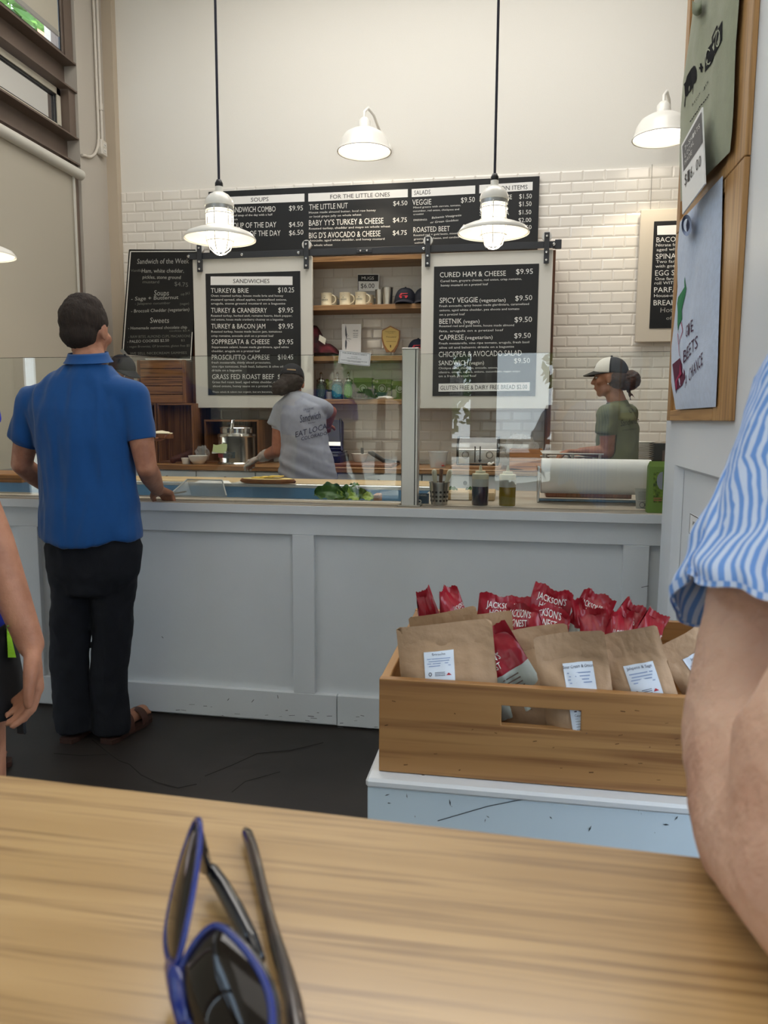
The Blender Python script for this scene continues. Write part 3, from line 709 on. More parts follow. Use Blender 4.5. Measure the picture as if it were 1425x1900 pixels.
part('bar', MB().bbox(ra, rbx, 5.636, 5.644, 2.497, 2.543, 0.001), M_iron, rl)
part('bar_stop', MB().bbox(rbx-0.02, rbx+0.025, 5.630, 5.65, 2.490, 2.552, 0.002), M_iron, rl)
part('splice', MB().bbox(PY(661, 470, 5.63).x, PY(690, 470, 5.63).x, 5.628, 5.636, 2.505, 2.530, 0.001), M_iron, rl)
def bolt(x, z, y, par, r=0.013, nm='bolt'):
    m = MB(); m.lathe([(r, 0), (r, 0.003), (r*0.75, 0.008), (0, 0.010)], (x, y, z), 12, Matrix.Rotation(PI/2, 3, 'X')); return part(nm, m, M_chrome, par, smooth=40)
for px_, py_ in ((350, 477), (449, 475), (554, 473), (786, 465.5), (902, 461), (1028, 454)):
    p = PY(px_, py_, 5.636); bolt(p.x, 2.52, 5.636 if px_ < 1000 else 5.630, rl)
for px_ in (669, 681): bolt(PY(px_, 469, 5.628).x, 2.518, 5.628, rl, 0.009)
for px_ in (350, 554, 786, 1028):
    x = PY(px_, 470, 5.66).x; part('spacer', MB().cyl((x, 5.644, 2.52), (x, 5.72 if xl0 < x < xr1 else 5.72, 2.52), 0.012), M_iron, rl)
def door(x0, x1, z0, z1, board, hang, label):
    """board: pixel corners of the black panel; hang: pixel x of the two hangers"""
    t = thing('sliding_door', label, 'menu door', ((x0+x1)/2, 5.68, z0))
    part('panel', MB().bbox(x0, x1, 5.655, 5.685, z0, z1, 0.003), mat('door_cream', 'DAD8D0', 0.5), t)
    c = [PY(a, b, 5.654) for a, b in board]; bx0 = (c[0].x+c[3].x)/2; bx1 = (c[1].x+c[2].x)/2; bz1 = (c[0].z+c[1].z)/2; bz0 = (c[2].z+c[3].z)/2
    part('menu_board', MB().box(bx0, bx1, 5.651, 5.656, bz0, bz1), M_board, t)
    for hx, top in hang:
        hx = PY(hx, 470, 5.62).x
        h = part('hanger', MB().bbox(hx-0.018, hx+0.018, 5.618, 5.626, z1-0.10, 2.60, 0.001), M_iron, t)
        w = MB(); w.cyl((hx, 5.628, 2.575), (hx, 5.652, 2.575), 0.034, n=20); part('wheel', w, mat('wheel_nylon', 'D8D8D4', 0.4), h, smooth=40)
        w = MB(); w.box(hx-0.012, hx+0.012, 5.6255, 5.656, z1-0.09, z1-0.004); part('stand_off', w, M_iron, h)
        for dz in (2.575, z1-0.025, z1-0.078): bolt(hx, dz, 5.618, h, 0.010)
    return t
dL = door(-2.462, -1.522, 1.379, 2.500, [(382, 507), (556, 504), (560, 733), (386, 733.5)], [(369.5, 0), (568, 0)], 'cream sliding door with the sandwiches menu, left of the shelves')
dR = door(-0.702, 0.230, 1.379, 2.490, [(805, 496), (1000.5, 488), (993, 734), (803, 735.5)], [(793.5, 0), (1014, 0)], 'cream sliding door with the cured ham and vegetarian menu, right of the shelves')
m = MB(); L = Lettering(crop(350, 470, 5.9375, 5.6503))
L.rect(242, 1145, 255, 350)
part('header_band', L.mb, M_paper, dL)
L = Lettering(crop(350, 470, 5.9375, 5.6495)); L.t('SANDWICHES', 490, 890, 329, 48); part('header_text', L.mb, M_print, dL)
L = Lettering(crop(350, 470, 5.9375, 5.6500)); T = L.t
T('TURKEY& BRIE', 245, 660, 435, 54); T('$10.25', 985, 1162, 430, 58)
T('Oven roasted turkey, house made brie and honey', 246, 1043, 478, 24); T('mustard spread, sliced apples, caramelized onions,', 246, 1080, 521, 24); T('arugula, stone ground mustard on a baguette', 248, 1065, 564, 24)
T('TURKEY & CRANBERRY', 248, 862, 654, 56); T('$9.95', 988, 1152, 652, 58)
T('Roasted turkey, herbed aioli, romaine hearts, black pepper,', 246, 1142, 698, 24, slant=0.1); T('red onions, house made cranberry chutney on a baguette', 248, 1042, 740, 24)
T('TURKEY & BACON JAM', 250, 845, 829, 56); T('$9.95', 990, 1152, 829, 58)
T('Roasted turkey, house made bacon jam, tomatoes', 250, 1027, 873, 24); T('crisp romaine, avocado aioli on a pretzel loaf', 250, 935, 920, 24)
T('SOPPRESATA & CHEESE', 254, 892, 1000, 56); T('$9.95', 990, 1152, 1002, 58)
T('Soppressata salami, house made giardiniera, aged white', 252, 1102, 1044, 24, slant=0.15); T('cheddar, arugula on a pretzel loaf', 254, 785, 1088, 24)
T('PROSCIUTTO CAPRESE', 255, 890, 1171, 56); T('$10.45', 983, 1152, 1170, 58)
T('fresh mozzarella, thinly sliced prosciutto,', 252, 905, 1214, 24, slant=0.15); T('vine ripe tomatoes, fresh basil, balsamic & olive oil', 254, 1040, 1258, 24); T('drizzle on a baguette', 256, 585, 1300, 24)
T('GRASS FED ROAST BEEF', 258, 940, 1386, 58); T('$10.45', 983, 1152, 1386, 56); T('Grass fed roast beef, aged white cheddar, crisp', 260, 1010, 1430, 24); T('sliced onions, honey sauce on a pretzel loaf', 266, 945, 1474, 24); T('These salads & salami raw organic, but are becoming fast', 260, 980, 1535, 18)
part('lettering', L.mb, M_ink, dL)
# right door, photographed in perspective: lines climb to the right
fR = crop(770, 430, 5.278, 5.6500); L = Lettering(fR); T = L.t
T('CURED HAM & CHEESE', 243, 890, 447, 52, 430); T('$9.95', 990, 1155, 415, 54, 412)
T('Cured ham, gruyere cheese, red onion, crisp romaine,', 248, 1045, 494, 22, 470); T('honey mustard on a pretzel loaf', 254, 715, 536, 22, 522)
T('SPICY VEGGIE', 243, 615, 698, 54, 690); T('(vegetarian)', 632, 888, 688, 36, 684); T('$9.50', 982, 1148, 675, 52, 668)
T('Fresh avocado, spicy house made giardiniera, caramelized', 238, 1116, 738, 22, 716); T('onions, aged white cheddar, pea shoots and tomato', 240, 1022, 780, 22, 764); T('on a pretzel loaf', 240, 488, 822, 22, 816)
T('BEETNIK', 238, 458, 902, 52, 898); T('(vegan)', 475, 632, 896, 36, 892); T('$9.50', 975, 1146, 886, 54, 882)
T('Roasted red and gold beets, house made almond', 238, 970, 934, 22, 924); T('feta, arugula on a pretzel loaf', 236, 865, 984, 22, 972)
T('CAPRESE', 236, 478, 1060, 52, 1056); T('(vegetarian)', 490, 760, 1054, 36, 1048); T('$9.50', 972, 1134, 1042, 52, 1038)
T('Fresh mozzarella, vine ripe tomato, arugula, fresh basil', 234, 1118, 1104, 22, 1090, slant=0.1); T('olive oil and balsamic drizzle on a baguette', 236, 970, 1146, 22, 1134)
T('CHICKPEA & AVOCADO SALAD', 232, 1045, 1228, 56, 1212); T('SANDWICH', 232, 515, 1308, 48, 1304); T('(vegan)', 532, 676, 1302, 36, 1298); T('$9.50', 970, 1126, 1288, 52, 1284)
T('Chickpea salad, chickpeas, avocado, onions,', 232, 810, 1346, 22, 1340); T('cilantro, onions, capers, onions, cucumbers, vegan mayo', 232, 1030, 1386, 22, 1374); T('on a fresh pretzel loaf', 232, 600, 1424, 22, 1420)
part('lettering', L.mb, M_ink, dR)
L = Lettering(crop(770, 430, 5.278, 5.6503)); L.poly([(232, 1488), (1125, 1474), (1123, 1556), (230, 1566)]); part('header_band', L.mb, M_paper, dR)
L = Lettering(crop(770, 430, 5.278, 5.6495)); L.t('GLUTEN FREE & DAIRY FREE BREAD $2.00', 248, 1098, 1549, 44, 1538); part('header_text', L.mb, M_print, dR)

# ------------------------------------------------------------------ wide menu board above
mbd = thing('menu_board', 'wide black hand-lettered menu board above the shelves', 'menu board', (-1.15, 5.97, 2.6))
part('board', MB().box(-2.444, 0.128, 5.955, 5.985, 2.56, 3.078), M_board, mbd)
fA = crop(340, 320, 3.958, 5.9535); fB = crop(680, 320, 3.958, 5.9535)
LA = Lettering(lambda a, b: fA(a, b)+Vector((0, 0.0006, 0))); LB = Lettering(lambda a, b: fB(a, b)+Vector((0, 0.0006, 0)))
LA.poly([(200, 185), (890, 155), (890, 214), (200, 240)]); LA.poly([(918, 154), (1649, 122), (1649, 181), (918, 214)])
LB.poly([(332, 122), (799, 95), (798, 156), (332, 181)]); LB.poly([(829, 92), (1221, 68), (1219, 130), (828, 154)])
for l in (LA, LB): part('header_band', l.mb, M_paper, mbd)
LA = Lettering(fA); LB = Lettering(fB)
LA.t('SOUPS', 497, 626, 216, 32, 210); LA.t('FOR THE LITTLE ONES', 1080, 1517, 194, 32, 176)
LB.t('SALADS', 350, 470, 166, 34, 159); LB.t('ADD ON ITEMS', 872, 1183, 138, 34, 122)
for l in (LA, LB): part('header_text', l.mb, M_print, mbd)
LA = Lettering(fA); LB = Lettering(fB); T = LA.t
T('SANDWICH COMBO', 340, 678, 294, 42, 287); T('$9.95', 777, 879, 280, 38, 278); T('a cup or bowl of soup of the day with a half', 235, 655, 326, 16, 316); T('sandwich', 330, 398, 352, 14, 350)
T('CUP SOUP OF THE DAY', 260, 683, 412, 42, 402); T('$4.50', 777, 880, 400, 38, 397); T('BOWL SOUP OF THE DAY', 250, 714, 472, 42, 464); T('$6.50', 777, 882, 462, 38, 456)
T('THE LITTLE NUT', 925, 1208, 274, 42, 262); T('House made almond butter, local raw honey', 923, 1414, 302, 16, 284); T('or local grape jelly on whole wheat', 925, 1308, 332, 16, 316)
T("BABY YY'S TURKEY & CHEESE", 923, 1470, 392, 44, 374); T('Roasted turkey, cheddar and mayo on whole wheat', 923, 1520, 420, 16, 402)
T("BIG D'S AVOCADO & CHEESE", 923, 1448, 484, 44, 468); T('Avocado, aged white cheddar, and honey mustard', 925, 1478, 508, 16, 494); T('on whole wheat', 925, 1096, 542, 16, 538)
T = LB.t
T('$4.50', 196, 300, 244, 36, 240); T('$4.75', 194, 297, 366, 36, 364); T('$4.75', 193, 296, 460, 36, 458)
T('VEGGIE', 337, 476, 240, 42, 234); T('$9.50', 694, 796, 222, 40, 216); T('Mixed greens with carrots, tomato,', 344, 692, 264, 14, 246); T('cucumber, red onion, chickpeas and', 342, 680, 290, 14, 276); T('crostini', 344, 418, 314, 14, 310)
T('DRESSINGS:', 346, 446, 356, 13, 352); T('Balsamic Vinaigrette', 480, 696, 340, 16, 320, slant=0.2); T('or Green Goddess', 468, 674, 374, 16, 356, slant=0.2)
T('ROASTED BEET', 344, 612, 440, 40, 430); T('$9.50', 706, 800, 414, 34, 408); T('Roasted red + gold beets, mixed', 346, 668, 468, 14, 452); T('greens, goat cheese, and candied', 348, 680, 496, 14, 480); T('walnuts', 352, 428, 524, 14, 518)
T('EXTRA CHEESE', 832, 1068, 208, 36, 196); T('$1.50', 1122, 1214, 192, 36, 190); T('AVOCADO', 832, 1000, 262, 36, 256); T('$1.50', 1120, 1212, 248, 36, 246); T('SOPPRESATA', 832, 1046, 318, 34, 312); T('$1.50', 1118, 1210, 308, 34, 306); T('BACON', 832, 940, 372, 34, 368); T('$2.00', 1116, 1210, 366, 34, 364); T('TURKEY', 832, 960, 430, 34, 424); T('$3.50', 1114, 1212, 418, 32, 416)
for l in (LA, LB): part('lettering', l.mb, M_ink, mbd)

# ------------------------------------------------------------------ left chalkboard
YK = 5.66
fK = crop(200, 430, 6.335, YK)
fK1 = lambda a, b: fK(a, b)+Vector((0, -0.002, 0))
cb = thing('chalkboard', 'tall leaning chalkboard with chalk-written soups and sweets', 'chalkboard', fK(600, 1490))
part('board', backed(fK, [(262, 215), (1040, 215), (985, 1500), (180, 1440)], 0.02), mat('slate_black', '121315', 0.5, var=0.3, vscale=3), cb)
L = Lettering(fK1)
L.line(252, 214, 1040, 216, 12); L.line(256, 214, 168, 1410, 14); part('frame', L.mb, M_black, cb)
L = Lettering(lambda a, b: fK(a, b)+Vector((0, -0.003, 0)))
L.line(270, 234, 1040, 232, 10); L.line(270, 234, 184, 1390, 11); L.line(440, 1497, 975, 1501, 14); L.line(994, 1180, 976, 1500, 9); part('frame_edge', L.mb, mat('frame_white', 'E3E1DA', 0.4), cb)
L = Lettering(fK1); T = L.t
T('Sandwich of the Week', 345, 955, 378, 62, 372, slant=0.12); T('Soups', 545, 718, 750, 66, slant=0.1); T('Sweets', 497, 720, 1072, 66, slant=0.1)
T('Ham, white cheddar,', 400, 895, 482, 48, 480, slant=0.1); T('pickles, stone ground', 410, 858, 552, 42, 556, slant=0.1); T('- Broccoli Cheddar (vegetarian)', 275, 958, 952, 40, 930, slant=0.1); T('- Sage + Butternut', 275, 830, 810, 46, 790, slant=0.1)
T('- Homemade oatmeal chocolate chip', 240, 932, 1150, 36, 1138, slant=0.1); T('- PALEO COOKIES $2.50', 230, 720, 1308, 34, 1292)
part('chalk_writing', L.mb, mat('chalk_soft', 'A9A9A4', 0.9), cb)
L = Lettering(fK1); T = L.t
T('Vanilla', 270, 400, 470, 30, slant=0.1); T('mustard', 410, 604, 606, 36, slant=0.1); T('$4.75', 785, 945, 635, 52, 650); T('cup $4.5', 860, 965, 750, 32, 735); T('- Jalapeno cucumber', 320, 735, 860, 30, 850, slant=0.1); T('(vegan)', 850, 955, 862, 30, 856)
T('cookies $2.4', 725, 962, 1176, 22, 1172); T('- RAW BITES, ALMOND CUPS, MACAROONS', 245, 972, 1250, 32, 1240); T('$2', 862, 908, 1288, 26); T('- vegan Brownies, GF brownies, gluten free $5', 232, 962, 1364, 28, 1350, slant=0.1); T('WE SELL NICECREAM SAMMIES', 262, 930, 1445, 30, 1436)
part('chalk_writing', L.mb, mat('chalk_faint', '74746F', 0.9), cb)
L = Lettering(lambda a, b: fK(a, b)+Vector((0, -0.012, 0))); L.poly([(150, 1400), (185, 1375), (262, 1465), (225, 1480)]); part('clip', L.mb, mat('clip_silver', '9FA3A6', 0.3, metal=0.8), cb)
m = MB(); m.cyl(fK(1000, 260)+Vector((0, 0.02, 0)), fK(1000, 260)+Vector((0, 0.33, 0)), 0.006); m.cyl(fK(300, 260)+Vector((0, 0.02, 0)), fK(300, 260)+Vector((0, 0.33, 0)), 0.006); part('hanging_rod', m, M_iron, cb, kind='stuff')

# ------------------------------------------------------------------ breakfast board on the right
bb = thing('breakfast_board', 'beige framed breakfast menu board hanging on the tiled wall at right', 'menu board', (1.25, 5.96, 1.87))
part('panel', MB().bbox(0.851, 1.75, 5.935, 5.965, 1.871, 2.807, 0.003), mat('board_beige', 'CFC6B6', 0.55), bb)
part('slate', MB().box(0.946, 1.65, 5.931, 5.936, 1.967, 2.721), M_board, bb)
f8 = crop(1020, 350, 3.5185, 5.9300); L = Lettering(lambda a, b: f8(a, b)+Vector((0, 0.0004, 0))); L.poly([(702, 243), (1300, 215), (1300, 290), (702, 302)]); part('header_band', L.mb, M_paper, bb)
L = Lettering(f8); T = L.t
T('BACON & EGG', 697, 1010, 350, 34, 338); T('Nitrate free bacon, egg', 694, 1010, 378, 20, 370); T('aged white cheddar', 698, 1000, 408, 20, 398)
T('SPINACH & EGG', 693, 1050, 460, 36, 448); T('Two farm fresh eggs', 694, 1010, 486, 20, 478); T('with goat cheese', 690, 940, 516, 20, 508)
T('EGG SANDWICH', 688, 1050, 568, 36, 560); T('One farm fresh egg on a', 688, 1040, 598, 20, 592); T('roll WITH CHEESE', 684, 960, 626, 20, 620)
T('PARFAIT', 681, 880, 678, 36, 674); T('House-made granola', 681, 990, 708, 20, 704); T('BREAKFAST BAR', 678, 1040, 762, 36, 758)
part('lettering', L.mb, M_ink, bb)
L = Lettering(f8); L.t('Hot oatmeal', 722, 980, 808, 32, 800, slant=0.1); L.t('of the day', 760, 940, 856, 24, 852, slant=0.1); part('chalk_writing', L.mb, mat('chalk_soft'), bb)
m = MB(); a = PY(1210, 305, 5.97); m.tube([a, PY(1207, 389, 5.97)], 0.003, 6); part('hanging_wire', m, mat('wire_grey', 'A8A39A', 0.5), bb)

# ------------------------------------------------------------------ pine boxes at the left end of the worktop
def pine_box(x0, x1, y0, y1, z0, z1, label, nb=5, open_front=True, cat='crate', group='pine boxes on the worktop'):
    t = thing('pine_box', label, cat, ((x0+x1)/2, (y0+y1)/2, z0), group=group); th = 0.014
    part('side', MB().bbox(x0, x0+th, y0, y1, z0, z1, 0.001), W_boxv, t); part('side', MB().bbox(x1-th, x1, y0, y1, z0, z1, 0.001), W_boxv, t)
    part('top', MB().bbox(x0+th, x1-th, y0, y1, z1-th, z1, 0.001), W_box, t); part('bottom', MB().bbox(x0+th, x1-th, y0, y1, z0, z0+th, 0.001), W_box, t)
    w = (x1-x0-2*th)/nb
    for i in range(nb): part('plank', MB().bbox(x0+th+i*w+0.001, x0+th+(i+1)*w-0.001, y1-0.012, y1-0.002, z0+th, z1-th, 0.001), W_boxv, t)
    return t
a = PY(294, 748, 5.55); b_ = PY(361, 748, 5.55)
zm = a.z
pine_box(PY(222, 750, 5.55).x, PY(290, 750, 5.55).x-0.004, 5.55, 5.95, 0.951, zm, 'open pine box on the worktop, left of the other, half behind the customer')
pine_box(PY(291, 750, 5.55).x, PY(362, 750, 5.55).x-0.02, 5.55, 5.712, 0.951, zm, 'open upright pine box on the worktop with brown bread before it')
# slatted crate on top, closed side to the front
x0, x1 = PY(258, 700, 5.60).x, PY(344, 700, 5.60).x; z1 = PY(300, 668, 5.60).z; z0 = zm+0.002
t = thing('slatted_crate', 'pine crate with horizontal slats stacked on the open boxes', 'crate', ((x0+x1)/2, 5.75, z0), group='pine boxes on the worktop')
n = 5; hs = (z1-z0)/n
for i in range(n): part('slat', MB().bbox(x0+0.002, x1-0.012, 5.60, 5.61, z0+i*hs+0.002, z0+(i+1)*hs-0.003, 0.002), W_box, t)
part('corner_post', MB().bbox(x1-0.024, x1, 5.595, 5.62, z0, z1, 0.002), W_boxv, t)
part('corner_post', MB().bbox(x0-0.01, x0+0.014, 5.59, 5.62, z0, z1, 0.002), W_boxv, t)
part('side', MB().bbox(x1-0.012, x1-0.002, 5.62, 5.93, z0, z1-0.004, 0.001), W_dark, t); part('side', MB().bbox(x0+0.002, x0+0.012, 5.62, 5.93, z0, z1-0.004, 0.001), W_dark, t)
part('back', MB().bbox(x0+0.012, x1-0.012, 5.92, 5.93, z0, z1-0.004, 0.001), W_dark, t); part('bottom', MB().bbox(x0+0.012, x1-0.012, 5.61, 5.92, z0, z0+0.01, 0.001), W_box, t)
zc = PY(440, 779, 5.50).z
pine_box(PY(379, 800, 5.60).x, PY(480, 800, 5.60).x, 5.60, 5.96, 0.951, zc, 'pine box on its side behind the soup kettle', 5)

def dish(name, label, cat, c, r, h, m, rb=0.6, group=None):
    t = MB(); k = 0.9; t.lathe([(0.0, 0), (r*rb, 0), (r*0.85, h*0.5), (r, h), (r*0.97, h), (r*0.82, h*0.5), (r*rb*0.9, 0.006), (0.0, 0.006)], c, 24)
    return solo(name, t, m, label, cat, loc=c, group=group, smooth=60)
M_cer = mat('white_ceramic', 'EDEAE2', 0.25)
p = PY(345, 853, 5.50); dish('small_dish', 'little white dish on the worktop left of the bowl', 'dish', (p.x, 5.50, 0.951), 0.036, 0.045, M_cer, 0.8)
p = PY(368, 855, 5.48); dish('bowl', 'white bowl on the worktop left of the soup kettle', 'bowl', (p.x, 5.48, 0.951), 0.075, 0.065, M_cer, 0.5)
# brown loaves and clear wrap
t = thing('bread_pile', 'dark brown loaf leaning in front of the open pine box', 'bread', PY(335, 838, 5.50))
mb = MB(); p = PY(338, 833, 5.55); capsule(mb, (p.x-0.08, 5.56, 0.975), (p.x+0.08, 5.6, 1.04), 0.028, 0.03); capsule(mb, (p.x-0.02, 5.58, 0.98), (p.x+0.09, 5.6, 0.99), 0.03, 0.028)
bm = fuse(mb, 0.01, 2, fn=lambda c, n_: c+n_*0.006*noise.noise(c*25)); bm_part('loaf', bm, mat('brown_loaf', '5A2F1C', 0.6, var=0.4, vscale=20), t)
def crumple(name, label, cat, c, sx, sy, sz, m, seed=0, amp=0.35, par=None, open_bottom=False):
    c = Vector(c); mb = MB()
    def fn(u, v):
        th = 2*PI*u; ph = PI*v*0.98+0.02; d = Vector((math.cos(th)*math.sin(ph), math.sin(th)*math.sin(ph), math.cos(ph)))
        k = 1+amp*noise.noise(d*2.2+Vector((seed, 0, 0)))+amp*0.5*noise.noise(d*5+Vector((seed, 3, 0)))
        z = max(d.z*k, -0.92); return c+Vector((d.x*sx*k, d.y*sy*k, z*sz))
    mb.grid(fn, 28, 16)
    if par: return part(name, mb, m, par, smooth=35)
    return solo(name, mb, m, label, cat, loc=c, smooth=35)
M_film = mat('thin_film', 'EDF0EE', 0.12, alpha=0.16, spec=0.8)
p = PY(372, 836, 5.52); crumple('plastic_wrap', 'crumpled clear wrap by the loaf, left of the kettle', 'wrap', (p.x, 5.56, 1.03), 0.055, 0.04, 0.055, M_film, 1)
# soup kettle
p = PY(437, 858, 5.47); kx = PY(437, 820, 5.53).x; kc = Vector((kx, 5.56, 0.951))
sc_ = px2m(5.5, kx)
t = thing('soup_kettle', 'stainless soup kettle with hinged lid, ladle and a green note', 'kettle', kc)
R = 0.150
M_ket = mat('kettle_steel', 'C9C7C2', 0.18, metal=1.0)
m = MB(); m.lathe([(0.02, 0), (R*0.98, 0), (R, 0.008), (R*0.95, 0.018), (R*0.95, 0.205), (R*0.99, 0.215), (R*0.97, 0.23), (R*0.86, 0.238), (0.02, 0.238)], kc, 40); part('body', m, M_ket, t, smooth=35)
m = MB(); m.lathe([(0.02, 0.239), (R*0.84, 0.239), (R*0.84, 0.27), (R*0.89, 0.274), (R*0.86, 0.28), (R*0.6, 0.29), (0.02, 0.297)], kc, 36); part('lid', m, M_chrome, t, smooth=35)
m = MB(); m.lathe([(0.008, 0.296), (0.008, 0.31), (0.02, 0.312), (0.018, 0.324), (0, 0.326)], kc+Vector((-0.055, 0.0, -0.006)), 12); part('lid_knob', m, M_black, t, smooth=50)
m = MB(); m.tube([kc+Vector((0.0, -0.10, 0.20)), kc+Vector((0.01, -0.09, 0.30)), kc+Vector((0.014, -0.10, 0.335)), kc+Vector((0.014, -0.13, 0.33)), kc+Vector((0.01, -0.145, 0.27))], [0.006, 0.009, 0.01, 0.009, 0.007], 8); part('ladle', m, M_chrome, t, smooth=60)
def arc_band(c, r, a0, a1, z0, z1, th=0.002, n=12):
    m = MB(); m.grid(lambda u, v: Vector(c)+Vector(((r+th)*math.cos(a0+(a1-a0)*u), (r+th)*math.sin(a0+(a1-a0)*u), z0+(z1-z0)*v)), n, 1); return m
part('control_panel', arc_band(kc, R*0.95, -PI/2-0.95, -PI/2+0.25, 0.052, 0.098), mat('kettle_badge', '2B3A44', 0.5), t)
part('badge', arc_band(kc, R*0.95+0.002, -PI/2-0.95, -PI/2-0.42, 0.054, 0.084), mat('badge_red', '9E2B3C', 0.5), t)
m = MB(); m.cyl(kc+Vector((0.0, -R*0.95-0.002, 0.072)), kc+Vector((0.0, -R*0.95-0.022, 0.072)), 0.017, 0.014, 16); part('dial', m, M_black, t, smooth=40)
m = MB(); q = kc+Vector((-0.085, -R*0.92, 0.085)); m.grid(lambda u, v: q+Vector((-0.055+0.11*u+0.006*v, -0.012*math.sin(3*u)-0.01*(1-v), 0.002+0.068*v+0.01*(1-u)*(1-v)-0.006*math.sin(6*u)*v)), 8, 4); part('sticky_note', m, mat('note_green', 'C5D49A', 0.7), t, smooth=60)
m = MB(); m.add([q+Vector((-0.057, -0.013, 0.0)), q+Vector((0.058, -0.015, 0.004)), q+Vector((0.058, -0.015, 0.016)), q+Vector((-0.057, -0.013, 0.014))], [(0, 1, 2, 3)]); part('clear_sleeve', m, mat('sleeve_white', 'E5E8E4', 0.3), t)
# panini press, mostly hidden by the grey-shirted worker
p = PY(618, 840, 5.5)
t = thing('panini_press', 'black panini press with its lid raised beside the grey-shirted worker', 'panini press', (p.x-0.07, 5.60, 0.951))
px0, px1 = PY(545, 840, 5.5).x, PY(632, 840, 5.5).x
part('base', MB().bbox(px0, px1, 5.46, 5.80, 0.965, 1.04, 0.015), M_black, t)
part('plate', MB().bbox(px0+0.01, px1-0.01, 5.48, 5.78, 1.04, 1.055, 0.003), mat('cast_grey', '5B6064', 0.4, metal=0.6), t)
m = MB(); m.add([(px0, 5.55, 1.075), (px1-0.005, 5.55, 1.075), (px1-0.045, 5.74, 1.29), (px0, 5.74, 1.29), (px0, 5.62, 1.06), (px1-0.005, 5.62, 1.06), (px1-0.045, 5.80, 1.27), (px0, 5.80, 1.27)], [(0, 1, 2, 3), (7, 6, 5, 4), (0, 4, 5, 1), (1, 5, 6, 2), (2, 6, 7, 3), (3, 7, 4, 0)]); part('lid', m, M_black, t)
m = MB(); m.add([(px0, 5.548, 1.10), (px1-0.012, 5.548, 1.10), (px1-0.018, 5.57, 1.128), (px0, 5.57, 1.128)], [(0, 1, 2, 3)]); part('lid_trim', m, M_steel, t)
m = MB(); m.tube([(px1+0.004, 5.53, 1.06), (px1-0.01, 5.56, 1.10), (px1-0.05, 5.72, 1.30)], 0.008, 8); part('arm', m, M_black, t, smooth=60)
for x in (px0+0.03, px1-0.03):
    for y in (5.49, 5.77): part('foot', MB().cyl((x, y, 0.951), (x, y, 0.966), 0.014), M_black, t)
# cutting boards, bowl with spatula
x0, x1 = PY(618, 855, 5.45).x, PY(704, 855, 5.45).x
solo('chopping_board', MB().bbox(x0, x1+0.10, 5.42, 5.80, 0.951, 0.976, 0.005), wood('board_walnut', '8C5A38', '6C4025', '4A2B18', axis=0), 'thick brown chopping board on the worktop right of the worker', 'board')
bx = PY(666, 850, 5.62).x; dish('bowl', 'white mixing bowl standing on the thick brown chopping board', 'bowl', (bx, 5.65, 0.977), 0.066, 0.062, M_cer, 0.6)
m = MB(); m.tube([(bx+0.01, 5.65, 0.99), (bx+0.03, 5.63, 1.055)], 0.005, 6); m.bbox(bx+0.012, bx+0.035, 5.625, 5.633, 1.04, 1.085, 0.003); solo('spatula', m, M_black, 'short black spatula standing in the white mixing bowl', 'spatula')
a, b_ = PY(683, 832, 5.6), PY(712, 848, 5.6)
m = MB(); m.tube([(a.x, 5.6, 1.052), (a.x+0.03, 5.6, 1.045), (b_.x, 5.6, 0.99), (b_.x+0.12, 5.58, 0.985)], [0.008, 0.018, 0.016, 0.007], 8); m.v = [Vector((v.x, 5.6+(v.y-5.6)*0.4, v.z)) for v in m.v]; solo('knife', m, M_black, 'black handled utensil lying against the board by the steel post', 'utensil', smooth=60)
# clear tub with red sauce
p = PY(812, 861, 5.5); w = PY(830, 850, 5.5).x-p.x
t = thing('clear_tub', 'clear plastic tub with a bit of red food, left of the toaster', 'tub', (p.x, 5.52, 0.951))
m = MB(); m.lathe([(0.05, 0), (0.055, 0), (0.072, 0.11), (0.076, 0.112), (0.076, 0.118), (0.070, 0.118), (0.053, 0.004)], (p.x, 5.52, 0.951), 24); part('tub', m, M_clear, t, smooth=50)
crumple('food', '', '', (p.x+0.015, 5.50, 0.972), 0.035, 0.03, 0.02, mat('red_food', 'B4362A', 0.5), 4, par=t)
# toaster on its board
x0, x1 = PY(836, 865, 5.42).x, PY(930, 868, 5.42).x
solo('toaster_board', MB().bbox(x0, x1, 5.40, 5.80, 0.951, 0.975, 0.004), W_counter, 'light brown board under the toaster', 'board')
x0, x1 = PY(848, 840, 5.46).x, PY(925, 840, 5.46).x
t = thing('toaster', 'chrome four-slice toaster with two dials and black edges', 'toaster', ((x0+x1)/2, 5.62, 0.976))
zt_ = PY(885, 811, 5.5).z; zb0 = 0.985
prof = [(5.44, zb0), (5.44, zb0+0.10), (5.47, zb0+0.15), (5.52, zt_), (5.72, zt_), (5.76, zb0+0.14), (5.78, zb0)]
m = MB(); m.prism(prof, (x0+0.008, 0, 0), (0, 1, 0), (0, 0, 1), (x1-x0-0.016, 0, 0)); part('shell', m, M_chrome, t, bevel=0.006)
for xa_ in (x0-0.003, x1-0.010):
    m = MB(); cy = 5.61; pp = [(cy+(y-cy)*1.03, zb0+(z-zb0)*1.035-0.004) for y, z in prof]; m.prism(pp, (xa_, 0, 0), (0, 1, 0), (0, 0, 1), (0.013, 0, 0)); part('end_cap', m, M_black, t, bevel=0.003)
part('base', MB().bbox(x0, x1, 5.445, 5.775, 0.976, zb0+0.002, 0.002), M_black, t)
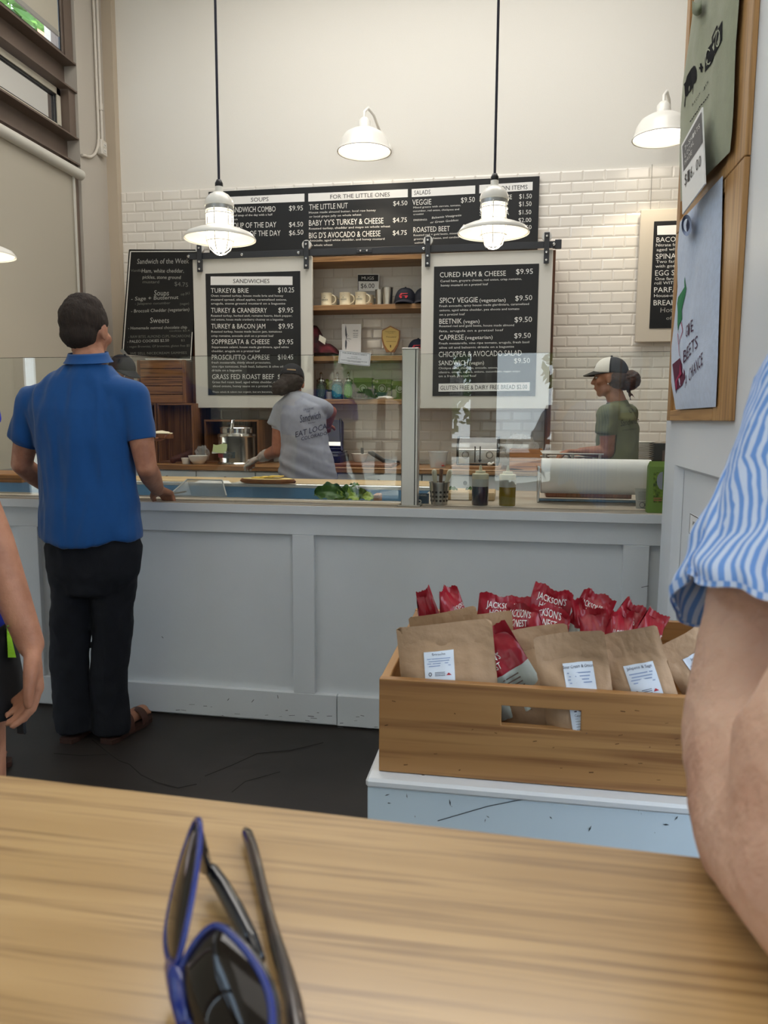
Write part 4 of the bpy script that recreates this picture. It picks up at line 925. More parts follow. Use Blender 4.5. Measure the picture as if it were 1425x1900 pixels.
for k in (-1, 1):
    x = (x0+x1)/2+k*0.085; m = MB(); m.cyl((x, 5.44, zb0+0.065), (x, 5.420, zb0+0.065), 0.018, 0.016, 20); part('dial', m, M_chrome, t, smooth=40)
    m = MB(); m.lathe([(0.021, 0), (0.025, 0), (0.025, 0.002), (0.021, 0.002), (0.021, 0)], (x, 5.4395, zb0+0.065), 20, Matrix.Rotation(PI/2, 3, 'X')); part('dial_ring', m, M_black, t)
    x = (x0+x1)/2+k*0.018; part('lever_slot', MB().box(x-0.004, x+0.004, 5.4385, 5.4405, zb0+0.012, zb0+0.125), M_black, t)
    part('lever', MB().bbox(x-0.010, x+0.010, 5.415, 5.44, zb0+0.02 if k > 0 else zb0+0.10, zb0+0.034 if k > 0 else zb0+0.112, 0.003), M_black, t) if k > 0 else None
    for j in (-1, 0, 1): part('button', MB().cyl(((x0+x1)/2+k*0.050, 5.44, zb0+0.065+j*0.016), ((x0+x1)/2+k*0.050, 5.436, zb0+0.065+j*0.016), 0.004), M_chrome, t)
for k in (-1, 1): part('slot', MB().box((x0+x1)/2+k*0.075-0.055, (x0+x1)/2+k*0.075+0.055, 5.58, 5.60, zt_-0.001, zt_+0.001), M_black, t)
p = PY(908, 858, 5.42); m = MB(); m.sphere((p.x, 5.415, 0.988), 0.012, 10, 8, (1.2, 1, 1)); m.cyl((p.x+0.01, 5.415, 0.985), (p.x+0.035, 5.415, 1.0), 0.007); solo('egg_timer', m, M_cer, 'small white gadget on the toaster board front edge', 'gadget', smooth=60)
# orange wooden box with a plastic bag
x0, x1 = PY(945, 850, 5.45).x, PY(1007, 850, 5.45).x; z1 = PY(975, 834, 5.45).z
t = thing('wooden_tray_box', 'orange-brown open wooden box right of the toaster', 'box', ((x0+x1)/2, 5.55, 0.951))
Wb = wood('box_orange', 'B27636', '935A25', '6E4018', axis=0)
m = MB(); m.add([(x0, 5.43, 0.952), (x1-0.005, 5.43, 0.952), (x1, 5.47, z1), (x0+0.005, 5.47, z1), (x0, 5.445, 0.952), (x1-0.005, 5.445, 0.952), (x1, 5.485, z1), (x0+0.005, 5.485, z1)], [(0, 1, 2, 3), (7, 6, 5, 4), (0, 4, 5, 1), (1, 5, 6, 2), (2, 6, 7, 3), (3, 7, 4, 0)]); part('front', m, Wb, t)
part('side', MB().bbox(x0, x0+0.012, 5.47, 5.72, 0.952, z1, 0.001), Wb, t); part('side', MB().bbox(x1-0.012, x1, 5.47, 5.72, 0.952, z1, 0.001), Wb, t); part('back', MB().bbox(x0, x1, 5.72, 5.735, 0.952, z1, 0.001), Wb, t)
part('bottom', MB().bbox(x0, x1, 5.445, 5.72, 0.9515, 0.962, 0.001), Wb, t)
p = PY(965, 826, 5.6); crumple('plastic_bag', 'clear crumpled plastic bag sticking out of the orange wooden box', 'bag', (p.x, 5.6, z1+0.0), 0.11, 0.08, 0.10, M_film, 7, 0.45)
m = MB(); m.grid(lambda u, v: PY(935+72*u, 862+3*v, 5.405)+Vector((0, -0.02*(1-v), 0)) if False else Vector((PY(935, 865, 5.4).x+0.27*u, 5.40+0.05*v, 0.954+0.006*math.sin(7*u)*(1-v)+0.001)), 10, 2); solo('paper_liner', m, mat('kraft_liner', 'A9835F', 0.8), 'brown paper liner lying before the orange box', 'paper')
# stack of plates and dark monitor at far right of the worktop
px_ = PY(1190, 840, 5.5).x
for i in range(15):
    dz = 0.951+i*0.0135
    m = MB(); m.lathe([(0.03, 0), (0.06, 0), (0.086, 0.011), (0.088, 0.0125), (0.06, 0.006), (0.0, 0.005)], (px_+0.012+0.002*math.sin(i*2.3), 5.55, dz), 20); solo('plate', m, M_cer, ['bottom', 'second', 'third', 'fourth', 'fifth', 'sixth', 'seventh', 'eighth', 'ninth', 'tenth', 'eleventh', 'twelfth', 'thirteenth', 'fourteenth', 'topmost'][i]+' white plate of the tall stack behind the green-shirted worker', 'plate', loc=(px_, 5.55, dz), group='stacked white plates', smooth=50)
a = PY(1206, 822, 5.5)
t = thing('till_monitor', 'dark monitor on the worktop at the far right by the pillar', 'monitor', (a.x+0.15, 5.55, 0.951))
part('screen', MB().bbox(a.x, a.x+0.36, 5.50, 5.53, 0.985, a.z, 0.003), M_black, t); part('stand', MB().bbox(a.x+0.12, a.x+0.2, 5.53, 5.60, 0.951, 1.06, 0.003), M_black, t); part('foot', MB().bbox(a.x+0.06, a.x+0.28, 5.48, 5.64, 0.951, 0.962, 0.002), M_black, t)
part('front_panel', MB().bbox(a.x+0.085, a.x+0.34, 5.494, 5.499, 0.985, a.z-0.05, 0.001), mat('screen_brown', '5B4A42', 0.4), t)

# ------------------------------------------------------------------ shelf contents
def mug(x, y, z, label, a=0.0, s=1.0, prt=True):
    t = thing('mug', label, 'mug', (x, y, z), group='cream mugs on the shelf'); h = 0.098*s; r = 0.042*s
    M = mat('mug_cream', 'E6DBBD', 0.3)
    m = MB(); m.lathe([(0.0, 0.001), (r*0.97, 0.0), (r*1.03, 0.004), (r*1.03, 0.012), (r*0.98, 0.02), (r*0.96, h*0.5), (r*0.99, h*0.93), (r*1.03, h*0.96), (r*1.03, h), (r*0.97, h), (r*0.93, h*0.9), (r*0.9, 0.01), (0, 0.01)], (x, y, z), 28); part('body', m, M, t, smooth=50)
    m = MB(); pts = []
    for i in range(9):
        g = -PI/2+PI*i/8; pts.append(Vector((x, y, z))+Matrix.Rotation(a, 3, 'Z') @ Vector((r*0.95+0.032*s*math.cos(g), 0, h*0.52+0.033*s*math.sin(g))))
    m.tube(pts, 0.0055*s, 8); part('handle', m, M, t, smooth=60)
    if prt:
        L = Lettering(lambda u, v: Vector((x+(r*0.985+0.0006)*math.sin(u-0.15), y-(r*0.985+0.0006)*math.cos(u-0.15), z+v)))
        L.t('kitchen', -0.7, 0.7, h*0.40, -0.012) if False else None
        for u in range(9): L.rect(-0.6+u*0.14, -0.6+u*0.14+0.08, h*0.40, h*0.52)
        for u in range(7): L.rect(-0.35+u*0.1, -0.35+u*0.1+0.06, h*0.72+0.004*math.sin(u/6*PI), h*0.74+0.004*math.sin(u/6*PI))
        L.rect(-0.12, 0.12, h*0.59, h*0.65); L.rect(-0.25, 0.25, h*0.33, h*0.34); part('print', L.mb, mat('mug_print', '8C8A78', 0.6), t, kind='stuff')
    return t
zM = 2.149
for px_, lb in ((605.5, 'cream printed mug at the left end of the mug shelf'), (640, 'cream printed mug in the middle of the row on the mug shelf'), (669, 'cream printed mug right under the price sign')):
    mug(PY(px_, 560, 5.78).x, 5.785, zM, lb)
for px_, lb in ((616, 'shadowed mug behind the leftmost mug'), (650, 'shadowed mug behind the middle mug'), (684, 'shadowed mug behind the right mug')):
    mug(PY(px_, 560, 5.90).x, 5.90, zM, lb, 0.1, 0.95, False)
def fsign(nm, label, fn, pts, cat):
    t = thing(nm, label, cat, fn(*pts[2])); part('card', backed(fn, pts, 0.004), M_paper, t); return t
fS = crop(560, 460, 5.9375, 5.935)
t = fsign('price_sign', 'black and white price sign reading mugs six dollars', fS, [(612, 286), (854, 286), (845, 476), (618, 474)], 'sign')
fS2 = lambda a, b: fS(a, b)+Vector((0, -0.0015, 0))
L = Lettering(fS2); L.rect(622, 842, 297, 368); L.rect(618, 624, 297, 468); L.t('$6.00', 650, 800, 443, 54); part('print', L.mb, M_print, t)
L = Lettering(lambda a, b: fS(a, b)+Vector((0, -0.003, 0))); L.t('MUGS', 660, 795, 350, 36); part('print', L.mb, M_ink, t)
m = MB(); q = fS(735, 474); m.add([q+Vector((-0.1, 0.006, 0)), q+Vector((0.1, 0.006, 0)), q+Vector((0.1, 0.03, -0.12+0.0)), q+Vector((-0.1, 0.03, -0.12))], [(0, 1, 2, 3)]); part('stand', m, M_clear, t)
for px_, r, h, lb in ((703, 0.034, 0.122, 'narrower steel cup beside the mugs'), (719, 0.042, 0.131, 'wider steel cup beside the dark cap')):
    x = PY(px_, 560, 5.80).x; m = MB(); m.lathe([(0, 0), (r*0.78, 0), (r, h-0.003), (r*1.05, h-0.002), (r*1.05, h), (r*0.97, h), (r*0.75, 0.003), (0, 0.003)], (x, 5.80+(0.03 if px_ < 710 else 0), zM), 28); solo('steel_cup', m, M_steel, lb, 'cup', loc=(x, 5.8, zM), group='steel cups on the mug shelf', smooth=40)
p = PY(689, 566, 5.76); solo('cork_stub', MB().cyl((p.x, 5.74, zM), (p.x, 5.74, zM+0.014), 0.011), W_shelf, 'tiny cork on the shelf edge between mugs and cups', 'cork')
def cap_(x, y, z, label, col, s=1.0, az=0.0, logo=True, name='baseball_cap', white=None, group='dark caps on the shelves', tilt=0):
    """cap seen from the front: dome, bill, button, badge. az turns the bill away from -y"""
    t = thing(name, label, 'cap', (x, y, z), group=group); R_ = Matrix.Rotation(az, 3, 'Z'); C_ = Vector((x, y, z))
    Mc = mat('cap_'+col, col, 0.85)
    def dome(u, v):
        th = 2*PI*u; k = math.sin(v*PI/2); fr = 1+0.12*max(0, -math.sin(th))
        return C_+R_ @ Vector((0.085*s*math.cos(th)*math.cos(v*PI/2)**0.75 if v < 1 else 0, 0.10*s*math.sin(th)*math.cos(v*PI/2)**0.75 if v < 1 else 0, 0.005+0.125*s*k**0.9))
    m = MB(); m.grid(dome, 32, 10); part('crown', m, Mc, t, smooth=70)
    m = MB(); m.grid(lambda u, v: C_+R_ @ Vector((0.082*s*math.cos(PI+PI*u)*(1-0.02*v), 0.098*s*math.sin(PI+PI*u)-0.07*s*v*math.sin(PI*u), 0.012*s+0.02*s*math.sin(PI*u)*(1-v*0.7)-0.012*v)), 16, 5)
    n = len(m.v); o = [v-Vector((0, 0, 0.004)) for v in m.v]; f = list(m.f); m.add(o, [tuple(reversed(q)) for q in f]); part('bill', m, Mc, t, smooth=60)
    m = MB(); m.sphere(C_+Vector((0, 0, 0.13*s)), 0.008*s, 8, 6); part('button', m, Mc, t, smooth=60)
    if logo:
        sh = Vector((0, 0, 0.06*s)); m = MB()
        L = Lettering(lambda a, b: C_+R_ @ Vector((a*s, -(0.10*s)*math.sqrt(max(0.01, 1-(a/0.085)**2))*(1-(b*s/0.125/s)**2*0.35)-0.005, b*s)))
        L.poly([(-0.034, 0.050), (0.030, 0.050), (0.030, 0.060), (-0.012, 0.062), (-0.018, 0.072), (0.0, 0.072), (0.028, 0.074), (0.030, 0.078), (-0.022, 0.078), (-0.034, 0.062)]); L.circ(-0.02, 0.048, 0.008); L.circ(0.018, 0.048, 0.008)
        part('truck_emblem', L.mb, mat('emblem_red', 'B02A35', 0.7), t)
    return t
cap_(PY(751.5, 565, 5.80).x, 5.82, zM, 'navy cap with a red truck emblem beside the steel cups', '171A26', 1.0)
cap_(PY(786, 565, 5.80).x, 5.84, zM, 'dark cap at the right end of the mug shelf, half behind the door', '22242C', 1.0, logo=False)
# middle shelf
zs2 = 1.772
cap_(PY(775, 650, 5.80).x+0.0, 5.83, zs2, 'navy cap with red emblem on the shelf below, beside the award', '161B2B', 1.0)
fS = crop(560, 460, 5.9375, 5.86)
t = fsign('booklet', 'white booklet with a feather-like drawing leaning on the tiles', fS, [(440, 838), (655, 838), (650, 1150), (445, 1150)], 'booklet')
L = Lettering(lambda a, b: fS(a, b)+Vector((0, -0.0012, 0))); L.poly([(485, 845), (492, 900), (498, 960), (492, 1000), (480, 960), (478, 900)]); L.poly([(487, 1000), (498, 1040), (494, 1090), (486, 1125), (476, 1080), (478, 1030)])
for a_, b_2 in ((520, 960), (540, 1000), (525, 1030), (505, 945), (545, 1010)): L.line(484, 995, a_, b_2, 2)
L.t('WE ARE', 565, 622, 922, 20); L.t('WHAT', 565, 622, 950, 14); L.t('WE EAT', 565, 622, 972, 14); L.rect(565, 615, 982, 986); part('print', L.mb, mat('print_grey', '5A5F68', 0.6), t)
p = PY(700-8, 655, 5.8)
t = thing('award_plaque', 'gold shield-shaped award plaque on wood', 'plaque', fS(975, 1150))
sh = [(975, 856), (1082, 910), (1078, 1010), (1055, 1080), (1020, 1150), (930, 1150), (898, 1080), (878, 1000), (882, 908)]
m = MB(); pts = [fS(a, b)+Vector((0, 0.0, 0)) for a, b in sh]; n = len(pts); m.add(pts+[v+Vector((0, 0.015, 0)) for v in pts], [tuple(range(n)), tuple(range(n, 2*n))[::-1]]+[(i, n+i, n+(i+1) % n, (i+1) % n) for i in range(n)]); part('backing', m, wood('plaque_wood', 'A8743F', '86572C', axis=2), t)
L = Lettering(lambda a, b: fS(a, b)+Vector((0, -0.002, 0))); L.poly([(976, 872), (1070, 916), (1068, 990), (1045, 1062), (1010, 1118), (978, 1145), (945, 1118), (910, 1062), (890, 990), (888, 916)]); part('gold_plate', L.mb, mat('gold_plate', 'CDB06A', 0.45, metal=0.25), t)
L = Lettering(lambda a, b: fS(a, b)+Vector((0, -0.003, 0))); L.t('Organic Excellence', 920, 1035, 926, 10); L.t('Awards', 950, 1010, 942, 8); L.t('Thousand', 925, 1038, 988, 16, slant=0.2); L.rect(930, 1040, 1030, 1033); L.rect(972, 984, 1070, 1098); part('engraving', L.mb, mat('engraving_brown', '5A4526', 0.6), t)
# maroon shirts with a tag, hanging off the left of the middle shelf
fS5 = crop(560, 460, 5.9375, 5.80)
t = thing('folded_maroon_shirt', 'maroon and black plaid shirt heap with a white tag at the left of the shelf', 'shirt', fS5(230, 1160))
def heap(u, v):
    prof_ = [(115, 840), (150, 850), (190, 930), (235, 1040), (300, 1050), (350, 1090), (385, 1165)]
    k = u*(len(prof_)-1); i = min(int(k), len(prof_)-2); a, b = prof_[i], prof_[i+1]; f_ = k-i; x = a[0]+(b[0]-a[0])*f_; yt = a[1]+(b[1]-a[1])*f_
    y = 1165+(yt-1165)*math.sin(v*PI); q = fS5(x, y); q.y = 5.90-0.16*math.cos(v*PI)*(0.9)-0.04+0.01*noise.noise(Vector((u*9, v*6, 0))); return q
m = MB(); m.grid(heap, 20, 12); part('fabric', m, mat('plaid_maroon', '5A1620', 0.9, var=0.8, vscale=12, color2='17090C'), t, smooth=70)
part('price_tag', backed(lambda a, b: crop(560, 460, 5.9375, 5.725)(a, b), [(195, 955), (268, 1000), (255, 1065), (185, 1018)]), mat('tag_cream', 'D8D3C2', 0.7), t)
p = PY(680, 655, 5.82); crumple('dark_trinket', 'small grey lump on the shelf right of the booklet', 'trinket', (p.x, 5.80, zs2+0.012), 0.04, 0.03, 0.015, mat('grey_lump', '4A4A4C', 0.7), 3)
# lower shelf: syrup bottles, plants and boxes
z3 = 1.448
def swing_bottle(x, lab, col, s, label, plate=True):
    t = thing('syrup_bottle', label, 'bottle', (x, 5.80, z3), group='stoppered bottles on the lower shelf'); c = (x, 5.80, z3)
    m = MB(); m.lathe([(0, 0.001), (0.040*s, 0), (0.043*s, 0.01), (0.043*s, 0.11), (0.040*s, 0.125), (0.032*s, 0.135), (0, 0.136)], c, 24); part('glass', m, mat('bottle_'+lab, lab, 0.12, alpha=0.85), t, smooth=50)
    m = MB(); m.lathe([(0.034*s, 0.134), (0.040*s, 0.136), (0.040*s, 0.150), (0.02*s, 0.160), (0.006, 0.165), (0.006, 0.19), (0.012, 0.195), (0.004, 0.21), (0, 0.211)], c, 20); part('pump_lid', m, M_chrome, t, smooth=50)
    if plate:
        L = Lettering(lambda u, v: Vector((x+(0.043*s+0.0012)*math.sin(u), 5.80-(0.043*s+0.0012)*math.cos(u), z3+v))); L.poly([(1.15*math.cos(k*PI/10), 0.066+0.05*math.sin(k*PI/10)) for k in range(20)]) if False else None
        m = MB(); m.grid(lambda u, v: Vector((x+(0.043*s+0.0012)*math.sin((u-0.5)*2.3*math.sqrt(max(0.0, 1-(2*v-1)**2))), 5.80-(0.043*s+0.0012)*math.cos((u-0.5)*2.3*math.sqrt(max(0.0, 1-(2*v-1)**2))), z3+0.012+0.105*v)), 10, 12); part('round_label', m, mat('label_'+col, col, 0.5), t)
        L = Lettering(lambda u, v: Vector((x+(0.043*s+0.002)*math.sin(u), 5.80-(0.043*s+0.002)*math.cos(u), z3+v)))
        for k in range(5): L.rect(-0.5+0.08*abs(k-2), 0.5-0.08*abs(k-2), 0.03+k*0.016, 0.033+k*0.016)
        part('print', L.mb, M_ink, t, kind='stuff')
    return t
swing_bottle(PY(626, 735, 5.80).x, '2E5A5E', '1A7C8C', 1.02, 'stoppered bottle with a teal round label')
swing_bottle(PY(646.5, 735, 5.80).x, '4B6A4A', '4E8C3C', 0.82, 'stoppered bottle with a green label')
swing_bottle(PY(596, 735, 5.80).x, '39463F', '3E5548', 0.9, 'dim grey-green stoppered bottle at the shelf left', True)
p = PY(610, 720, 5.86)
t = thing('pot_plant', 'little yellow-green plant between the bottles on the lower shelf', 'plant', (p.x, 5.87, z3)); m = MB(); m.lathe([(0, 0), (0.025, 0), (0.032, 0.06), (0.028, 0.06), (0, 0.05)], (p.x, 5.87, z3), 16); part('pot', m, M_cer, t, smooth=50)
m = MB(); leafy(m, (p.x, 5.87, z3+0.11), 0.045, 90, 4, 0.018); part('leaves', m, mat('sprout_green', '8FAE3C', 0.6), t, kind='stuff')
M_olive = mat('olive_box', '5E6E2C', 0.6, var=0.2, vscale=20)
x0, x1 = PY(657, 715, 5.86).x, PY(692, 715, 5.86).x
for i, (xa, xb, lb) in enumerate(((x0, x0+0.14, 'olive box on the lower shelf right of the green bottle'), (x0+0.15, x0+0.29, 'olive box second from the bottles on the lower shelf'), (x0+0.30, x0+0.42, 'olive box on the lower shelf nearest the steel post'))):
    t = thing('olive_box', lb, 'box', ((xa+xb)/2, 5.88, z3), group='olive boxes on the lower shelf')
    part('carton', MB().bbox(xa, xb, 5.86, 5.95, z3+0.001, PY(670, 701+i*3, 5.86).z-0.035, 0.002), M_olive, t)
    part('lid', MB().bbox(xa-0.003, xb+0.003, 5.855, 5.953, PY(670, 701+i*3, 5.86).z-0.036, PY(670, 701+i*3, 5.86).z, 0.002), mat('olive_lid', '6F8038', 0.6), t)
    L = Lettering(lambda a, b: Vector((a, 5.8592, b))); L.ring((xa+xb)/2, z3+0.085, 0.032, 0.006); L.circ((xa+xb)/2, z3+0.085, 0.018); part('emblem', L.mb, mat('emblem_grey', 'A9B29A', 0.6), t)
for px_, w_, h_, lb in ((664, 0.07, 0.055, 'low black tub on the lower shelf before the first olive box'), (685, 0.10, 0.075, 'black bowl on the lower shelf before the middle olive box'), (708, 0.09, 0.05, 'dark teal tub on the lower shelf near the post')):
    x = PY(px_, 735, 5.78).x; m = MB(); m.lathe([(0, 0.001), (w_*0.36, 0), (w_*0.5, h_*0.8), (w_*0.53, h_), (w_*0.47, h_), (w_*0.33, 0.01), (0, 0.01)], (x, 5.80, z3+0.004), 20); solo('dark_tub', m, mat('tub_'+str(px_), '14181C' if px_ < 700 else '1F4446', 0.3), lb, 'tub', loc=(x, 5.8, z3), group='dark tubs on the lower shelf', smooth=50)
x = PY(672, 737, 5.75).x; m = MB(); m.lathe([(0, 0), (0.06, 0), (0.12, 0.006), (0.12, 0.009), (0, 0.004)], (x, 5.80, z3-0.0005), 24); solo('tray_plate', m, mat('tray_grey', '9BA09C', 0.3, metal=0.5), 'thin grey tray under the dark tubs', 'tray', smooth=40)
p = PY(714, 737, 5.76); crumple('folded_towel', 'small white folded towel at the right of the lower shelf', 'towel', (p.x, 5.77, z3+0.012), 0.06, 0.03, 0.014, M_cer, 9, 0.3)

# ------------------------------------------------------------------ things standing on the counter behind the guard
yb_ = PZ(906, 937, 0.951).y
def squeeze(px_, liq, label):
    x = PY(px_, 930, yb_).x; c = (x, yb_, 0.951); s = px2m(yb_, x)
    t = thing('squeeze_bottle', label, 'bottle', c, group='squeeze bottles behind the guard glass'); r = 15.4*s; h = 58*s
    m = MB(); m.lathe([(0, 0), (r*0.96, 0), (r, 0.004), (r, h*0.58), (r*0.985, h*0.6), (0, h*0.6)], c, 28); part('liquid', m, mat('liquid_'+liq, liq, 0.15, coat=0.5), t, smooth=50)
    m = MB(); m.lathe([(r*1.0, h*0.6), (r*1.0, h*0.82), (r*0.96, h*0.86), (0, h*0.86)], c, 28); part('bottle_top', m, mat('bottle_ldpe', 'C9CCC6' if liq < '5' else 'CFCB98', 0.3, alpha=0.85), t, smooth=50)
    m = MB(); m.lathe([(r*1.0, h*0.84), (r*1.02, h*0.86), (r*0.98, h), (r*0.62, h*1.02), (r*0.60, h*1.09), (r*0.22, h*1.10), (r*0.12, h*1.28), (0.0, h*1.285)], c, 28); part('nozzle_cap', m, mat('cap_ivory', 'E4DFC4', 0.35), t, smooth=40)
squeeze(890.5, '24384A', 'squeeze bottle of dark vinegar behind the guard glass'); squeeze(941, '8A7B25', 'squeeze bottle of golden oil behind the guard glass')
yk = PZ(815, 935, 0.951).y; x = PY(815, 930, yk).x; s = px2m(yk, x); c = Vector((x, yk, 0.951))
t = thing('cutlery_canister', 'perforated steel cutlery canister behind the guard glass', 'canister', c)
r0, r1, h = 15.5*s, 19*s, 40*s
m = MB(); m.lathe([(0, 0), (r0, 0), (r1, h), (r1*1.05, h), (r1*1.05, h+0.003), (r1*0.96, h+0.003), (r0*0.94, 0.003), (0, 0.003)], c, 36); part('wall', m, M_steel, t, smooth=40)
for j, zz in enumerate((0.18, 0.37, 0.58)):
    for k in range(14):
        g = 2*PI*k/14+(j == 2)*0.0; rr = r0+(r1-r0)*zz+0.0006; d = Vector((math.cos(g), math.sin(g), 0)); e = Vector((-d.y, d.x, 0)); q = c+d*rr+Vector((0, 0, h*zz)); rad = 2.3*s
        m = MB(); m.add([q+e*rad*math.cos(w*PI/5)+Vector((0, 0, 1))*rad*math.sin(w*PI/5) for w in range(10)], [tuple(range(10))]); part('hole', m, M_black, t)
for dx, dy, tx, lb in ((-0.012, -0.01, -0.01, 'ivory handled knife standing upright in the canister'), (0.012, 0.0, 0.032, 'ivory handled knife leaning right in the canister')):
    a = c+Vector((dx*0.6, dy, h*0.4)); b = c+Vector((dx+tx*0.6, dy, h+0.008)); e = c+Vector((dx+tx, dy, h+0.052)); m = MB(); m.tube([a, b, b+(e-b)*0.3, b+(e-b)*0.8, e, e+Vector((0, 0, 0.004))], [0.004, 0.008, 0.0095, 0.011, 0.009, 0.003], 12); solo('cutlery_knife', m, mat('ivory_handle', 'E2DBC2', 0.35), lb, 'knife', group='knives in the canister', smooth=60)
m = MB(); m.tube([c+Vector((0.0, 0.012, h*0.4)), c+Vector((0.006, 0.014, h+0.055))], [0.006, 0.008], 8); solo('cutlery_knife', m, W_dark, 'brown handled knife between the two ivory handles', 'knife', group='knives in the canister')
a, b_ = PZ(828, 932, 0.951), PZ(918, 934, 0.951); zt2 = PY(870, 909, a.y+0.06).z
m = MB(); m.bbox(PY(826, 925, a.y+0.12).x, PY(918, 925, a.y+0.12).x, a.y+0.10, a.y+0.30, 0.9505, 0.985, 0.004); solo('small_cutting_board', m, W_board, 'small maple board behind the squeeze bottles', 'board')
p = PY(838, 918, a.y+0.12)
m = MB(); leaf(m, (p.x, a.y+0.14, 0.99), 0.05, 0.03, 0.3, 0.5); leaf(m, (p.x+0.08, a.y+0.16, 0.99), 0.045, 0.025, -0.3, 0.5); solo('herb_sprig', m, M_green, 'few green leaves on the small maple board', 'herb', smooth=180)
x = PY(782, 935, 3.2).x; t = thing('leaflet_holder', 'dark blue leaflet card with white lettering at the foot of the post', 'card', (x, 3.14, 0.951)); part('card', MB().bbox(PY(775, 930, 3.13).x, PY(796, 930, 3.13).x, 3.125, 3.13, 0.951, PY(785, 915, 3.13).z, 0.001), mat('card_navy', '2C4A66', 0.5), t)
fy = crop(740, 820, 8.90625, 3.1245); L = Lettering(fy); L.t('YANG', 322, 455, 895, 32); L.ring(342, 985, 34, 18); part('print', L.mb, M_ink, t)
# roll of paper on its stand
ypr = 3.32; xa, xb = PY(1004, 880, ypr).x, PY(1206, 880, ypr).x; zc_ = PY(1100, 884, ypr).z; rr = 0.5*(PY(1100, 852, ypr).z-PY(1100, 917, ypr).z)
t = thing('paper_roll', 'wide roll of white butcher paper on a steel cutter stand', 'paper roll', ((xa+xb)/2, ypr, 0.951))
m = MB(); m.cyl((xa, ypr, zc_), (xb, ypr, zc_), rr, n=48); part('roll', m, mat('butcher_paper', 'EDEEEC', 0.6), t, smooth=40)
for x in (xa-0.016, xb+0.006):
    part('bracket', MB().bbox(x, x+0.010, ypr-0.045, ypr+0.03, 0.951, zc_+0.04, 0.002), M_steel, t); part('axle', MB().cyl((x, ypr, zc_), (x+0.02, ypr, zc_), 0.012), M_steel, t)
part('cutter_bar', MB().bbox(xa-0.01, xb+0.01, ypr-0.045, ypr-0.02, 0.958, 0.968, 0.002), mat('bar_blue', '5E7C8E', 0.35, metal=0.5), t)
part('base_bar', MB().bbox(xa-0.01, xb+0.01, ypr+0.01, ypr+0.03, 0.951, 0.962, 0.002), M_steel, t)
# brown shelf of boards beyond the roll
m = MB(); m.bbox(xa+0.03, xb-0.04, 3.52, 3.72, 0.951, 0.978, 0.003); solo('wood_tray', m, W_dark, 'dark wooden tray behind the paper roll', 'tray')
# green carton and small card by the pillar
yg = 3.045
xg0, xg1 = PY(1201, 900, 3.10).x, 0.6
zg = PY(1215, 857, 3.1).z
t = thing('gift_carton', 'green window carton standing at the end of the counter by the pillar', 'carton', ((xg0+xg1)/2, 3.05, 0.951))
yg0, yg1 = 3.0, 3.045
M_gc = mat('carton_green', '6E8A3E', 0.6)
xg0 = PY(1201, 950, yg0).x; xg1 = xg0+0.085
zb1 = 0.951; zq = PY(1215, 866, yg0).z; ztp = PY(1215, 858, yg1).z
m = MB(); m.add([(xg0, yg0, zb1), (xg1, yg0, zb1), (xg1, yg0, zq), (xg0, yg0, zq), (xg0, yg1, zb1), (xg1, yg1, zb1), (xg1, yg1, zq), (xg0, yg1, zq), (xg0+0.004, (yg0+yg1)/2, ztp+0.006), (xg1, (yg0+yg1)/2, ztp+0.006)], [(0, 1, 2, 3), (5, 4, 7, 6), (4, 0, 3, 7), (1, 5, 6, 2), (0, 4, 5, 1), (3, 2, 9, 8), (6, 7, 8, 9), (7, 3, 8), (2, 6, 9)]); part('carton', m, M_gc, t)
fg = crop(1150, 860, 14.25, yg0-0.001); L = Lettering(fg); L.poly([(890, 230), (1140, 230), (1110, 1040), (885, 1040)]); part('window', L.mb, mat('salad_photo', '7E9A35', 0.5, var=0.6, vscale=60, color2='31471C'), t)
L = Lettering(lambda a, b: fg(a, b)+Vector((0, -0.0008, 0))); L.circ(1075, 440, 100, ry=210) if False else L.poly([(1140, 215), (1060, 240), (1000, 320), (975, 440), (990, 560), (1040, 660), (1125, 700)]); part('label', L.mb, mat('label_grey', '8E939A', 0.5), t)
L = Lettering(lambda a, b: fg(a, b)+Vector((0, -0.0008, 0))); L.rect(890, 1112, 905, 935); L.rect(890, 1112, 960, 990); part('label', L.mb, mat('label_brown', '9A6A4A', 0.5), t)
fc = crop(1150, 860, 14.25, 3.10)
t = thing('info_card', 'small grey-white card standing left of the green carton', 'card', fc(560, 1190)); part('card', backed(fc, [(405, 650), (740, 665), (740, 1215), (430, 1195)]), mat('card_grey', 'D9D8D4', 0.6), t)
L = Lettering(lambda a, b: fc(a, b)+Vector((0, -0.001, 0)))
for k in range(7): L.rect(490, 720, 745+k*33, 752+k*33)
L.rect(490, 730, 1010, 1015); L.rect(490, 730, 1170, 1176); L.ring(590, 1095, 75, 14); L.ring(720, 1095, 60, 12); part('print', L.mb, mat('print_grey'), t)
# wood board and crumbs at the far left of the counter
m = MB(); a = PZ(0, 905, 0.96); m.bbox(-3.0, PY(45, 880, 3.62).x, 3.60, 3.90, 0.957, 1.0, 0.004); solo('wooden_board', m, wood('board_honey', 'B07A45', '8C5A2E', '6B421E', axis=0), 'thick honey-coloured board at the far left behind the customer elbow', 'board')
